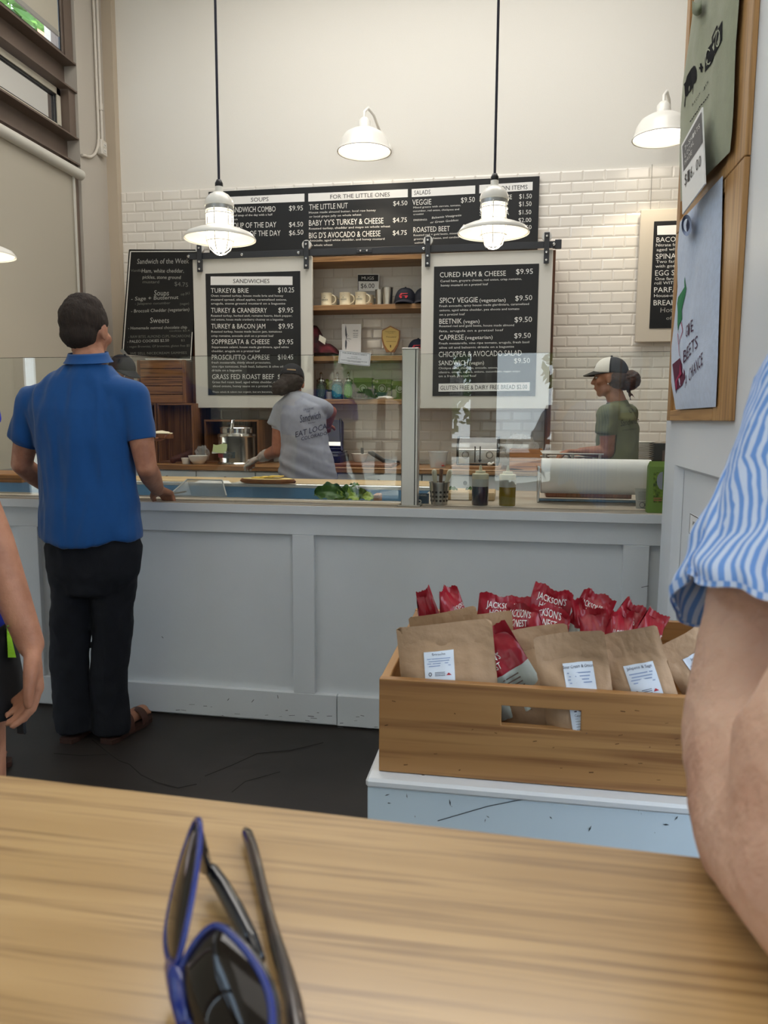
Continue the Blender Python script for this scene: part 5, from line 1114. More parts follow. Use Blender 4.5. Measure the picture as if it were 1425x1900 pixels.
# wire rack by the green-shirted worker
x0, x1 = PY(1006, 845, 4.35).x, PY(1120, 845, 4.35).x; zr = PY(1050, 842, 4.35).z
t = thing('wire_rack', 'low wire rack the green-shirted worker touches', 'rack', ((x0+x1)/2, 4.45, 0))
m = MB()
for k in range(9): y = 4.35+k*0.04; m.tube([(x0, y, zr), (x1, y, zr)], 0.003, 6)
part('wires', m, M_steel, t, kind='stuff')
for z in (zr, zr-0.03):
    for y in (4.348, 4.675): m = MB(); m.tube([(x0, y, z), (x1, y, z)], 0.005, 8); part('rail', m, M_steel, t)
for x in (x0+0.02, (x0+x1)/2, x1-0.02):
    for y in (4.35, 4.67): part('leg', MB().cyl((x, y, 0.0), (x, y, zr), 0.008), M_steel, t)

# ------------------------------------------------------------------ lamps
M_enamel = mat('white_enamel', 'EFEDE6', 0.3, coat=0.3)
M_lampglass = mat('lit_glass', 'FFFFFF', 0.3, emit='FFF1D8', estr=6.0)
def pendant(pxc, pyb, Y, label, watts):
    """caged barn pendant; pxc, pyb: pixel of the lowest point of the cage"""
    p = PY(pxc, pyb, Y); k = 123/125*px2m(Y, p.x)*F/F; u = 0.345/120*(px2m(Y, p.x)/px2m(3.8, p.x))
    u = px2m(Y, p.x)*1.0
    t = thing('pendant_lamp', label, 'lamp', p, group='caged pendant lamps over the counter'); c = p
    def P(l): return [(r*u, z*u) for r, z in l]
    m = MB(); m.lathe(P([(62, 28), (63.5, 27), (64, 29), (58, 37), (44, 43), (28, 47), (24, 52), (24, 50), (27, 45), (43, 40), (57, 34), (61, 29)]), c, 48); part('shade', m, M_enamel, t, smooth=60)
    m = MB(); m.lathe(P([(0, 6), (8, 7), (15, 12), (19, 20), (21, 30), (21, 74), (0, 74)]), c, 32); part('glass_jar', m, M_lampglass, t, smooth=60)
    m = MB(); m.lathe(P([(24.5, 77), (24.5, 85), (23, 85), (23, 77), (24.5, 77)]), c, 32); part('collar', m, mat('galvanised', 'A9ACAE', 0.35, metal=0.8), t, smooth=40)
    m = MB(); m.lathe(P([(25.5, 84), (26, 88), (23.5, 96), (17, 104), (10, 108), (7, 109), (7, 118), (0, 118)]), c, 32); part('hood', m, M_enamel, t, smooth=50)
    for k in range(6):
        g = k*PI/3+0.5; d = Vector((math.cos(g), math.sin(g), 0)); m = MB(); m.tube([c+d*(r*u)+Vector((0, 0, z*u)) for r, z in ((24, 80), (24, 40), (23, 24), (18, 10), (9, 3), (0.5, 1))], 1.1*u, 6); part('cage_wire', m, M_enamel, t, smooth=60)
    for z, r in ((70, 24.2), (48, 24.2), (24, 23.2)): m = MB(); m.tube([c+Vector((r*u*math.cos(i*PI/12), r*u*math.sin(i*PI/12), z*u)) for i in range(24)], 1.1*u, 6, closed=True); part('cage_ring', m, M_enamel, t, smooth=60)
    m = MB(); m.lathe(P([(6, 117), (7, 119), (7, 124), (4, 130), (0, 131)]), c, 16); part('cord_grip', m, M_black, t, smooth=50)
    m = MB(); m.cyl(c+Vector((0, 0, 129*u)), Vector((c.x, c.y, CH-0.02)), 2.3*u, n=10); part('cord', m, mat('cord_navy', '2A2A38', 0.7), t, smooth=60)
    m = MB(); m.lathe([(0, 0), (0.06, 0), (0.06, -0.02), (0, -0.025)], (c.x, c.y, CH-0.001), 20); part('canopy', m, M_enamel, t, smooth=50)
    l = bpy.data.lights.new('pendant_bulb', 'POINT'); l.energy = watts; l.color = (1, 0.86, 0.66); l.shadow_soft_size = 0.03; o = bpy.data.objects.new('pendant_bulb', l); COL.objects.link(o); o.location = c+Vector((0, 0, 1.5*u-0.02))
pendant(409, 474, 3.8, 'caged white pendant lamp on the left, before the soups menu', 2)
pendant(915, 463, 3.8, 'caged white pendant lamp on the right, before the add-on items', 2)
def gooseneck(x, z, label, r=0.192):
    """shade rim centre at (x, 5.60, z)"""
    c = Vector((x, 5.60, z)); t = thing('gooseneck_lamp', label, 'lamp', (x, 5.98, z+0.12), group='white gooseneck lamps on the back wall'); k = r/49
    T_ = Matrix.Identity(3)
    def P(l): return [(a*k, b*k) for a, b in l]
    m = MB(); m.lathe(P([(49, 0), (50, 1), (46, 8), (43, 20), (36, 31), (24, 38), (10, 41), (10, 40), (23, 36), (35, 29), (41, 19), (44, 8), (48, 1)]), c, 48, T_); part('shade', m, M_enamel, t, smooth=50)
    m = MB(); m.lathe(P([(41.5, 8), (40, 7), (0, 7)]), c, 40, T_); part('glowing_reflector', m, mat('lamp_glow', 'FFFFFF', 0.4, emit='FFF3E0', estr=6), t)
    m = MB(); m.lathe(P([(11, 40), (11, 54), (8, 58), (6, 60), (0, 60)]), c, 24, T_); part('socket_cover', m, M_enamel, t, smooth=40)
    top = c+T_ @ Vector((0, 0, 58*k)); m = MB(); m.tube([top, top+Vector((0, 0.0, 0.05)), top+Vector((0.02, 0.03, 0.085)), top+Vector((0.05, 0.10, 0.06)), Vector((x+0.09, 5.85, z+0.17)), Vector((x+0.09, 5.975, z+0.15))], 0.011, 10); part('neck', m, M_enamel, t, smooth=60)
    m = MB(); m.lathe([(0, 0), (0.045, 0), (0.045, 0.01), (0.035, 0.022), (0, 0.024)], (x+0.09, 6.0, z+0.15), 20, Matrix.Rotation(PI/2, 3, 'X')); part('wall_plate', m, M_enamel, t, smooth=50)
    l = bpy.data.lights.new('lamp_bulb', 'SPOT'); l.energy = 26; l.spot_size = math.radians(125); l.spot_blend = 0.25; l.color = (1, 0.86, 0.66); l.shadow_soft_size = 0.05; o = bpy.data.objects.new('lamp_bulb', l); COL.objects.link(o); o.location = c+Vector((0, 0, 0.02)); o.rotation_euler = (math.radians(-10), 0, 0)
gooseneck(PY(676, 285, 5.6).x, 3.19, 'white gooseneck wall lamp above the little ones menu')
gooseneck(PY(1228, 262, 5.6).x, PY(1228, 258, 5.6).z, 'white gooseneck wall lamp at right, partly behind the olive shirt')
x_ = PY(-34, 470, 3.8)
# lamp edge at the far left of the frame
t = pendant(-40, 503, 3.8, 'caged white pendant lamp cut by the left edge of the picture', 3)

# ------------------------------------------------------------------ framed shirts on the pillar
XF = 0.52; XW = XR-0.0205
def cropX(ox, oy, sc, X): return lambda a, b: PX(ox+a/sc, oy+b/sc, X)
yn = PX(1352, 783, XF).y; yf = PX(1237, 780, XF).y; zb = PX(1300, 781, XF).z; zs_ = PX(1385, 285, XF).z; ztf = zs_+(zs_-zb)*1.42
def frame(z0, z1, label, nw, fw_, rb, rt):
    t = thing('shirt_frame', label, 'frame', (XF+0.015, (yn+yf)/2, z0))
    part('stile', MB().bbox(XF, XW, yn, yn+nw, z0, z1, 0.002), W_frame, t)
    part('stile', MB().bbox(XF, XW, yf-fw_, yf, z0, z1, 0.002), W_frame, t)
    part('rail', MB().bbox(XF, XW, yn+nw, yf-fw_, z0, z0+rb, 0.002), W_framex, t)
    part('rail', MB().bbox(XF, XW, yn+nw, yf-fw_, z1-rt, z1, 0.002), W_framex, t)
    part('backing', MB().box(XW-0.004, XW, yn+nw, yf-fw_, z0+rb, z1-rt), wood('backing_ply', 'C39A66', 'B0864F', 'A07743', axis=1), t); return t
nw = PX(1322, 757, XF).y-yn; rb = PX(1322, 757, XF).z-zb
frame(zb, zs_-0.001, 'lower oak frame with the pale blue shirt on the pillar', nw, 0.05, rb, 0.035)
frame(zs_+0.001, ztf, 'upper oak frame with the olive shirt on the pillar', nw, 0.05, 0.035, 0.05)
BV = [None]
def shirt_panel(name, label, X, left, right, m, m2, nv=40, nu=18, seed=0, bulge=0.022):
    """left, right: pixel outlines from top to bottom"""
    def samp(pl, v):
        k = v*(len(pl)-1); i = min(int(k), len(pl)-2); f_ = k-i; a, b = pl[i], pl[i+1]; return a[0]+(b[0]-a[0])*f_, a[1]+(b[1]-a[1])*f_
    L_ = [PX(x, y, X) for x, y in left]; R__ = [PX(x, y, X) for x, y in right]
    def s3(pl, v):
        k = v*(len(pl)-1); i = min(int(k), len(pl)-2); return pl[i].lerp(pl[i+1], k-i)
    def fn(u, v, lift=0.0):
        p = s3(L_, v).lerp(s3(R__, v), u); e = min(1, 7*min(u, 1-u, v*1.3, (1-v)*1.3))
        e = math.sqrt(max(0, e)); w = 0.006*noise.noise(Vector((p.y*9, p.z*5, seed)))+0.004*noise.noise(Vector((p.y*20, p.z*14, seed+4)))
        p.x = min(XW-0.004, X+0.008)*(1-e)+(X-w-lift)*e; return p
    t = thing(name, label, 'shirt', fn(0.5, 1.0))
    m_ = MB(); m_.grid(fn, nu, nv); part('cloth', m_, m, t, smooth=180); BV[0] = BVHTree.FromPolygons(m_.v, m_.f); return t, fn
olive = mat('olive_cloth', '8A9072', 0.95, var=0.08, vscale=30, bump=0.15, bscale=300, sheen=0.3)
Xo = 0.500
t, fo = shirt_panel('olive_shirt', 'olive shirt printed with a pig and a cassette radio in the upper frame', Xo, [(1290, -250), (1287, -90), (1283, 0), (1273, 80), (1263, 147), (1258, 210), (1256, 295), (1258, 375)], [(1380, -300), (1372, -120), (1365, 0), (1359, 80), (1357, 126), (1355, 190), (1352, 240), (1348, 282)], olive, None)
def onto(fnp, off):       # print laid a hair in front of the cloth
    def g(a, b):
        p = fnp(a, b); h = BV[0].ray_cast(Vector((p.x-0.15, p.y, p.z)), Vector((1, 0, 0)))
        return Vector(((h[0].x if h[0] else p.x)-off, p.y, p.z))
    return g
f5 = onto(cropX(1220, 0, 4.75, Xo), 0.0016)
L = Lettering(f5)
L.poly([(415, 640), (415, 520), (440, 430), (480, 370), (530, 270), (583, 180), (583, 350), (560, 410), (520, 480), (470, 560)]); L.line(478, 330, 478, 380, 8); L.line(478, 330, 528, 225, 8); L.line(528, 225, 528, 270, 8)
L.poly([(245, 845), (240, 760), (232, 745), (250, 720), (262, 670), (290, 610), (325, 578), (345, 582), (355, 620), (352, 690), (335, 730), (312, 745), (312, 830), (305, 830), (300, 770), (262, 850), (250, 850), (245, 940), (238, 940)])
L.poly([(372, 590), (396, 585), (398, 600), (374, 612)]); L.poly([(378, 560), (388, 555), (392, 630), (382, 640)])
part('print', L.mb, M_flat, t)
L = Lettering(onto(cropX(1220, 0, 4.75, Xo), 0.0024)); L.ring(448, 500, 22, 4, ry=72); L.ring(548, 335, 24, 4, ry=78); L.poly([(478, 430), (510, 370), (512, 430), (480, 500)]); part('print_detail', L.mb, mat('print_sage', 'A9AE98', 0.8), t)
L = Lettering(f5)
for k, ch in enumerate('BACON JAM'):
    if ch != ' ': L.t(ch, 308+k*16, 320+k*16, 938-k*24, 24, 926-k*24)
for k in range(12): L.line(290+k*14, 1075-k*21, 299+k*14, 1060-k*21, 6)
part('print', L.mb, M_flat, t)
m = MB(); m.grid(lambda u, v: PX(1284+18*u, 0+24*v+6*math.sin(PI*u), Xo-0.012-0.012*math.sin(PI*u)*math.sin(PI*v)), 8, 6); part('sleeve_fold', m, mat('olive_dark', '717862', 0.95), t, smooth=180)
blue = mat('heather_blue', 'B9C9E2', 0.95, var=0.10, vscale=60, bump=0.15, bscale=300, sheen=0.3)
t, fb = shirt_panel('pale_blue_shirt', 'pale blue shirt printed with a beet and lettering in the lower frame', 0.507, [(1257, 412), (1255, 430), (1252, 468), (1253, 535), (1246, 601), (1241, 645), (1241, 712), (1249, 760)], [(1335, 326), (1334, 380), (1333, 440), (1331, 490), (1329, 560), (1327, 620), (1325, 690), (1322, 755)], blue, None, seed=5)
f6 = onto(cropX(1220, 380, 4.524, 0.507), 0.0016)
L = Lettering(f6)
L.poly([(232, 600), (238, 660), (246, 700), (235, 760), (215, 830), (203, 890), (203, 960), (185, 1010), (178, 1060), (172, 1000), (178, 900), (168, 830), (178, 775), (205, 730), (228, 690), (228, 640)]); part('leaf_print', L.mb, mat('print_green', '1F7A4C', 0.8), t)
L = Lettering(f6); L.poly([(128, 1340), (200, 1285), (232, 1400), (232, 1460), (205, 1520), (155, 1560), (152, 1585), (148, 1555)]); part('beet_print', L.mb, mat('print_maroon', '5A1038', 0.8), t)
L = Lettering(onto(cropX(1220, 380, 4.524, 0.507), 0.0024)); L.poly([(200, 1330), (212, 1420), (168, 1480), (165, 1540), (155, 1550), (152, 1480), (190, 1420)]); L.line(200, 985, 218, 1060, 4); L.line(218, 1060, 186, 1170, 4); L.line(178, 1080, 196, 1270, 4); part('beet_print', L.mb, mat('print_rose', 'A0224F', 0.8), t)
L = Lettering(f6)
def diag(word, x0, y0, x1, y1, h):
    n = len(word); 
    for k, ch in enumerate(word):
        if ch == ' ': continue
        a = x0+(x1-x0)*k/n; w = (x1-x0)/n*0.8; b = y0+(y1-y0)*k/n; L.t(ch, a, a+w, b, h, b+(y1-y0)/n*0.8)
diag('GIVE', 240, 1115, 312, 1055, 105); diag('BEETS', 225, 1330, 345, 1190, 110); diag('A CHANCE', 232, 1540, 390, 1330, 110)
part('lettering', L.mb, mat('print_plum', '4B2A48', 0.8), t)
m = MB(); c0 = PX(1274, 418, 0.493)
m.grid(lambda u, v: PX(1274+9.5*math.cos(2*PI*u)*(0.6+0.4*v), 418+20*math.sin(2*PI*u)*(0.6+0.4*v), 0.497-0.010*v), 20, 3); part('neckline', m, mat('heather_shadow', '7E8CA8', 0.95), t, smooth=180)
L = Lettering(onto(cropX(1220, 380, 4.524, 0.507), 0.005)); L.poly([(262, 100), (295, 130), (298, 175), (275, 215), (258, 235), (250, 170)]); part('neck_opening', L.mb, mat('navy_inner', '2A3350', 0.9), t)
# price sign held in front of the olive shirt
fp = cropX(1220, 0, 4.75, 0.470)
t = thing('shirt_price_sign', 'small laminated price sign clipped over the olive shirt hem', 'sign', fp(300, 1500))
cs = [(210, 1280), (390, 945), (415, 1620), (218, 1890)]
m = MB(); a = [fp(*p) for p in cs]; m.add(a+[v+Vector((0.004, 0, 0)) for v in a], [(0, 1, 2, 3), (7, 6, 5, 4), (0, 4, 5, 1), (1, 5, 6, 2), (2, 6, 7, 3), (3, 7, 4, 0)]); part('card', m, M_paper, t)
L = Lettering(cropX(1220, 0, 4.75, 0.4692)); L.poly([(218, 1290), (386, 985), (398, 1255), (228, 1510)]); part('band', L.mb, mat('band_charcoal', '4A4A50', 0.5), t)
L = Lettering(cropX(1220, 0, 4.75, 0.4686))
for k, ch in enumerate('$16.00'): L.t(ch, 238+k*25, 238+k*25+(18 if ch != '.' else 6), 1640-k*32, 105, 1640-k*32-20)
part('price', L.mb, M_print, t)
L = Lettering(cropX(1220, 0, 4.75, 0.4686))
for r, w in enumerate(('T-SHIRTS', 'LOCAL', 'MADE')):
    for k, ch in enumerate(w): L.t(ch, 240+k*17, 240+k*17+13, 1330+r*62-k*27, 42, 1330+r*62-k*27-16)
part('band_text', L.mb, M_ink, t)
m = MB(); a = fp(310, 1560); m.cyl(a+Vector((0.004, 0, 0)), a+Vector((0.03, 0, 0)), 0.004); part('pin', m, M_steel, t)
# two paper labels on the pillar panel
fl_ = cropX(1150, 780, 5.0, XR-0.0025)
def wlabel(x0, y0, y1, ln, label, rows):
    p0, p1 = fl_(x0, y0), fl_(x0, y1); w = 0.30
    t = thing('wall_label', label, 'label', (XR-0.001, p0.y-w/2, p1.z)); X = XR-0.0015
    m = MB(); m.box(X, XR-0.0002, p0.y-w, p0.y, p1.z, p0.z); part('paper', m, M_paper, t)
    fn = lambda a, b: Vector((X-0.0006, p0.y-a*w, p0.z+(p1.z-p0.z)*b)); L = Lettering(fn)
    L.rect(0, 1, 0, 0.04); L.rect(0, 1, 0.96, 1); L.rect(0, 0.008, 0, 1); L.rect(0.992, 1, 0, 1)
    for tx, a, b, base in rows: L.t(tx, a, b, base, 0.17)
    part('print', L.mb, M_print, t)
wlabel(650, 862, 1055, 0, 'upper bordered chip price label on the pillar', (("JACKSON'S HONEST CHIPS", 0.13, 0.9, 0.45), ('$1.99', 0.42, 0.58, 0.78)))
wlabel(685, 1165, 1400, 0, 'lower bordered price label on the pillar, partly behind the sleeve', (("LUCY'S COOKIES", 0.12, 0.8, 0.45), ('$2.49', 0.42, 0.58, 0.78)))

# ------------------------------------------------------------------ snack crate on the white plinth
t = thing('white_plinth', 'white box plinth with chipped blue-white paint under the snack crate', 'plinth', (0.11, 1.6, 0))
M_pl = mat('plinth_paint', 'CFE0EA', 0.45, var=0.04, vscale=5)
bx1 = 0.47; by0 = 1.29
part('box', MB().bbox(-0.250, bx1-0.003, by0+0.004, 1.95, 0.0, 0.632, 0.002), M_pl, t)
part('top', MB().bbox(-0.253, bx1, by0, 1.953, 0.632, 0.65, 0.005), M_white, t)
L = Lettering(lambda a, b: Vector((PY(a, b, by0+0.0035).x, by0+0.0032, PY(a, b, by0+0.0035).z))); rs = random.Random(11)
for (a, b) in ((755, 1477), (797, 1459), (835, 1490), (838, 1496), (885, 1467), (900, 1522), (905, 1515), (1022, 1517), (1095, 1537), (1185, 1503), (1190, 1510), (1235, 1530), (1255, 1518), (1290, 1545), (722, 1490), (718, 1475), (1140, 1495), (1010, 1479), (1215, 1545), (770, 1515)):
    g = rs.uniform(0, PI); l = rs.uniform(2, 9); L.poly([(a+l*math.cos(g+k*PI/3)*(0.4+0.6*rs.random())*(1 if k % 3 == 0 else 0.25), b+l*math.sin(g+k*PI/3)*(0.4+0.6*rs.random())*(1 if k % 3 == 0 else 0.25)) for k in range(6)])
for p, q in (((812, 1523), (850, 1512)), ((850, 1512), (905, 1496)), ((905, 1496), (960, 1485)), ((960, 1485), (1010, 1479))): L.line(p[0], p[1], q[0], q[1], 1.6)
part('paint_chip', L.mb, mat('chip_dark', '3A434A', 0.8), t, kind='stuff')
cx0, cx1, cy0, cy1, cz0, cz1 = -0.234, 0.445, 1.322, 1.85, 0.6515, 0.829; th = 0.017
t = thing('snack_crate', 'honey-stained wooden crate with a slot handle full of snack bags', 'crate', ((cx0+cx1)/2, 1.58, cz0))
sx0, sx1 = PY(930, 1330, cy0).x, PY(1078, 1330, cy0).x; sz1, sz0 = PY(1000, 1314, cy0).z, PY(1000, 1351, cy0).z
def slotted(y):
    m = MB(); xs_ = [cx0, sx0, sx1, cx1]; zz = [cz0, sz0, sz1, cz1]; vs = [(x, yy, z) for yy in (y, y+th) for z in zz for x in xs_]; fs = []
    for i in range(3):
        for j in range(3):
            if (i, j) != (1, 1): a = j*4+i; fs.append((a, a+1, a+5, a+4)); fs.append((a+16, a+20, a+21, a+17))
    for a, b in ((0, 1), (1, 2), (2, 3), (12, 13), (13, 14), (14, 15), (0, 4), (4, 8), (8, 12), (3, 7), (7, 11), (11, 15), (5, 6), (9, 10), (5, 9), (6, 10)): fs.append((a, b, b+16, a+16))
    m.add(vs, fs); return m
part('front_panel', slotted(cy0), W_crate, t, bevel=0.0015); part('back_panel', slotted(cy1-th), W_crate, t)
part('side_panel', MB().bbox(cx0+0.0005, cx0+th, cy0+th, cy1-th, cz0, cz1-0.001, 0.0015), wood('snack_crate_side', 'B08552', '9E7040', '845A33', axis=1, scale=0.5), t)
part('side_panel', MB().bbox(cx1-th, cx1-0.0005, cy0+th, cy1-th, cz0, cz1-0.001, 0.0015), MATS['snack_crate_side'], t)
part('bottom', MB().box(cx0+th, cx1-th, cy0+th, cy1-th, cz0, cz0+0.008), W_crate, t)
L = Lettering(lambda a, b: PY(a, b, cy0-0.0004)); rs = random.Random(21)
for k in range(26):
    a, b = rs.uniform(712, 1275), rs.uniform(1285, 1450); L.line(a, b, a+rs.uniform(2, 9), b+rs.uniform(-1.5, 1.5), rs.uniform(0.5, 1.8))
part('dent', L.mb, mat('dent_dark', '4E3218', 0.8), t, kind='stuff')
M_kraft = mat('kraft_paper', 'AE8F6F', 0.65, var=0.08, vscale=14, bump=0.25, bscale=35)
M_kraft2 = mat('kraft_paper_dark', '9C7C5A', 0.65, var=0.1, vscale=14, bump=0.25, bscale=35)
M_red = mat('chip_red', '951D2A', 0.27, var=0.12, vscale=18, bump=0.12, bscale=40)
M_pale = mat('chip_pale', 'C3CFC8', 0.35, var=0.15, vscale=18)
M_label = mat('label_paper', 'DCE6F2', 0.5)
def bagframe(tl, tr, Y, h, lean=0.15, yaw=0.0):
    """local frame whose top edge runs between two pixels at depth Y"""
    a, b = PY(tl[0], tl[1], Y), PY(tr[0], tr[1], Y); a = a.copy(); b = b.copy(); mid = (a+b)/2
    if yaw: a.y += (a.x-mid.x)*math.tan(yaw); b.y += (b.x-mid.x)*math.tan(yaw)
    ux = (b-a).normalized(); w = (b-a).length; up0 = Vector((0, 0, 1)); n_ = ux.cross(up0).normalized(); up = n_.cross(ux) if n_.cross(ux).z > 0 else -n_.cross(ux)
    fr_ = n_ if n_.y < 0 else -n_
    up = (up*math.cos(lean)-fr_*math.sin(lean)).normalized()
    h = min(h, ((a+b)/2).z-0.667) if up.z > 0.5 else h
    return a, ux, up, (fr_+up*math.sin(lean)*0).normalized(), w, h
def pouch(tl, tr, Y, label, h=0.20, lean=0.12, yaw=0.0, T=0.028, m=None, lab=None, seed=0, heading='Sriracha'):
    a, ux, up, fr_, w, h = bagframe(tl, tr, Y, h, lean, yaw)
    t = thing('kraft_pouch', label, 'snack pouch', a+ux*w/2-up*h, group='kraft snack pouches in the crate')
    def S(u, v, side=1, off=0.0):       # v = 0 top, 1 bottom
        k = max(0.0, (v-0.24)/0.76); tt = T*(math.sin(PI*min(max(u, 0), 1))**0.6)*math.sin(PI*0.5*min(1, k*1.6))
        wr = 0.0035*noise.noise(Vector((u*5, v*6, seed)))*(1 if v > 0.2 else 0.4)+0.0018*noise.noise(Vector((u*14, v*13, seed+3)))
        curl = 0.010*math.sin(u*4+seed)*(1-v)
        zip_ = 0.0016 if (0.235 < v < 0.25 or 0.275 < v < 0.29) else 0
        q = a+ux*(w*u)-up*(h*v)+fr_*((tt+wr+zip_)*side+curl+off)
        if v < 0.02 and (u < 0.03 or u > 0.97): q -= up*0.004
        return q
    mb = MB(); mb.grid(lambda u, v: S(u, v, 1), 26, 40); mb.grid(lambda u, v: S(u, v, -1), 14, 14); part('pouch', mb, m or M_kraft, t, smooth=60)
    if lab:
        u0, u1, v0, v1 = lab; mb = MB(); mb.grid(lambda p, q: S(u0+(u1-u0)*p, v0+(v1-v0)*q, 1, 0.0012), 8, 12); lb = part('label', mb, M_label, t, smooth=180)
        L = Lettering(lambda p, q: S(u0+(u1-u0)*p, v0+(v1-v0)*q, 1, 0.0022))
        L.t(heading, 0.5-0.028*len(heading), 0.5+0.028*len(heading), 0.07, 0.045)
        L.ring(0.18, 0.42, 0.055, 0.02, ry=0.035); 
        for r in range(3): L.rect(0.34, 0.68, 0.385+r*0.028, 0.393+r*0.028)
        L.t('Nutrition Facts', 0.14, 0.86, 0.58, 0.05); L.rect(0.14, 0.86, 0.60, 0.604); L.rect(0.14, 0.86, 0.655, 0.672); L.t('Calories   380   420', 0.14, 0.86, 0.74, 0.04)
        for r in range(5): L.rect(0.14, 0.86, 0.77+r*0.04, 0.775+r*0.04)
        for k in range(14): L.rect(0.25+k*0.036, 0.25+k*0.036+0.018*(1+k % 2)*0.7, 0.965, 0.999)
        part('print', L.mb, mat('label_ink', '2E3350', 0.6), lb)
        L = Lettering(lambda p, q: S(u0+(u1-u0)*p, v0+(v1-v0)*q, 1, 0.0022))
        for r in range(4): L.rect(0.1+0.05*(r % 2), 0.88-0.04*(r % 3), 0.13+r*0.045, 0.145+r*0.045)
        part('fine_print', L.mb, mat('label_blue', '8FA3C8', 0.6), lb, kind='stuff')
        L = Lettering(lambda p, q: S(u0+(u1-u0)*p, v0+(v1-v0)*q, 1, 0.0024)); L.poly([(0.72, 0.445), (0.80, 0.40), (0.90, 0.445)]); part('emblem', L.mb, mat('emblem_red', 'B02A35'), lb)
    return t
def chipbag(tl, tr, Y, label, h=0.16, lean=0.1, yaw=0.0, T=0.03, red=0.62, words=None, seed=0, warp=0.012, wide=1.0):
    a, ux, up, fr_, w, h = bagframe(tl, tr, Y, h, lean, yaw)
    t = thing('chip_bag', label, 'chip bag', a+ux*w/2-up*h, group='red chip bags in the crate')
    rnd = random.Random(seed); ph = rnd.uniform(0, 6)
    def S(u, v, side=1, off=0.0):
        k = min(1, max(0, (v-0.09)/0.3)); tt = T*(max(0, math.sin(PI*min(max(u, 0), 1)))**0.55)*math.sin(PI*0.5*k)
        wr = (0.007*noise.noise(Vector((u*4+seed*3, v*3, seed)))+0.004*noise.noise(Vector((u*10, v*7, seed))))*min(1, 0.3+v*2)
        wob = warp*math.sin(u*5+ph)*max(0, 1-v*2.2)
        top = 0.011*noise.noise(Vector((u*3.5, seed*1.7, 1)))*(1-min(1, v*5)) + (0.0008*(1 if int(u*40) % 2 else -1) if v < 0.001 else 0)
        sp = 1+(wide-1)*min(1, v*2.5)
        return a+ux*(w*(0.5+(u-0.5)*sp))-up*(h*v-top)+fr_*((tt+wr)*side+wob+off)
    mb = MB(); N, Mv = 30, 22
    for side in (1, -1):
        o = len(mb.v); mb.v += [S(i/N, j/Mv, side) for j in range(Mv+1) for i in range(N+1)]
        for j in range(Mv):
            for i in range(N):
                b = o+j*(N+1)+i; mb.f.append((b, b+1, b+N+2, b+N+1)); mb.m.append(0 if (j+0.5)/Mv < red+0.03*math.sin(i) * 0 else 1); mb.sm.append(True)
    part('bag', mb, [M_red, M_pale], t, smooth=38)
    if words:
        u0, u1, v0, v1 = words; L = Lettering(lambda p, q: S(u0+(u1-u0)*p, v0+(v1-v0)*q, 1, 0.0016)); L.t("JACKSON'S", 0.0, 1.0, 0.48, 0.44); L.t('HONEST', 0.12, 0.88, 1.0, 0.42); part('lettering', L.mb, M_ink, t)
    if red < 0.75:
        L = Lettering(lambda p, q: S(p, q, 1, 0.0016))
        for r in range(5): L.rect(0.45, 0.75, red+0.06+r*0.05, red+0.075+r*0.05)
        part('fine_print', L.mb, mat('chip_print', '6B5A50', 0.6), t, kind='stuff')
    return t
# front row
pouch((736, 1162), (912, 1150), 1.385, 'kraft pouch with a nutrition label at the left front of the crate', 0.19, lab=(0.27, 0.58, 0.26, 0.74), seed=1)
pouch((902, 1176), (1052, 1157), 1.42, 'plain kraft pouch right of the small red front bag', 0.19, seed=2, lean=0.1)
pouch((989, 1183), (1120, 1168), 1.36, 'kraft pouch with a label showing through the slot handle', 0.2, lab=(0.36, 0.78, 0.27, 0.86), seed=3, m=M_kraft, lean=0.05, heading='Sour Cream & Onion')
pouch((1101, 1186), (1216, 1156), 1.375, 'lighter kraft pouch with a tilted label, second from the right', 0.2, lab=(0.32, 0.78, 0.30, 0.84), seed=4, lean=0.08, heading='Jalapeno & Sage')
pouch((1220, 1200), (1306, 1150), 1.40, 'kraft pouch turned sideways at the right end of the crate', 0.2, lab=(0.30, 0.66, 0.22, 0.85), seed=5, yaw=0.5, lean=0.05, heading='Sea Salt')
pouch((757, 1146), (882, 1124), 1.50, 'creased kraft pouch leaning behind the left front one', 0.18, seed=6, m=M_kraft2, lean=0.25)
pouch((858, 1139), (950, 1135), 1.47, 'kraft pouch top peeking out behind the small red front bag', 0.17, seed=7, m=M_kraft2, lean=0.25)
# red bags
chipbag((847, 1204), (938, 1154), 1.40, 'small red and white chip bag squeezed between the front pouches', 0.16, red=0.50, words=(0.12, 0.62, 0.24, 0.42), seed=1, T=0.018, lean=0.0)
chipbag((775, 1094), (800, 1090), 1.66, 'narrow red bag corner sticking up at the far left', 0.15, red=0.8, seed=2, yaw=0.7, T=0.02, wide=1.25)
chipbag((812, 1093), (846, 1086), 1.62, 'red chip bag with a crumpled tip, second from the left', 0.15, red=0.42, seed=3, yaw=0.5, T=0.025, wide=1.3, words=(0.45, 0.95, 0.25, 0.38))
chipbag((890, 1100), (984, 1112), 1.66, 'red chip bag with a raised left corner behind the kraft pouches', 0.15, red=0.42, words=(0.16, 0.80, 0.09, 0.27), seed=4, T=0.02)
chipbag((938, 1122), (1000, 1116), 1.55, 'crumpled red chip bag tilted between two lettered ones', 0.14, red=0.45, words=(0.10, 0.80, 0.08, 0.30), seed=5, yaw=-0.4, wide=1.2)
chipbag((994, 1081), (1066, 1100), 1.70, 'tallest red chip bag in the middle of the crate', 0.19, red=0.46, words=(0.14, 0.84, 0.09, 0.25), seed=6, T=0.022, wide=1.1)
chipbag((988, 1117), (1060, 1136), 1.58, 'red chip bag with large lettering below the tallest one', 0.15, red=0.42, words=(0.06, 0.78, 0.05, 0.25), seed=7, wide=1.15)
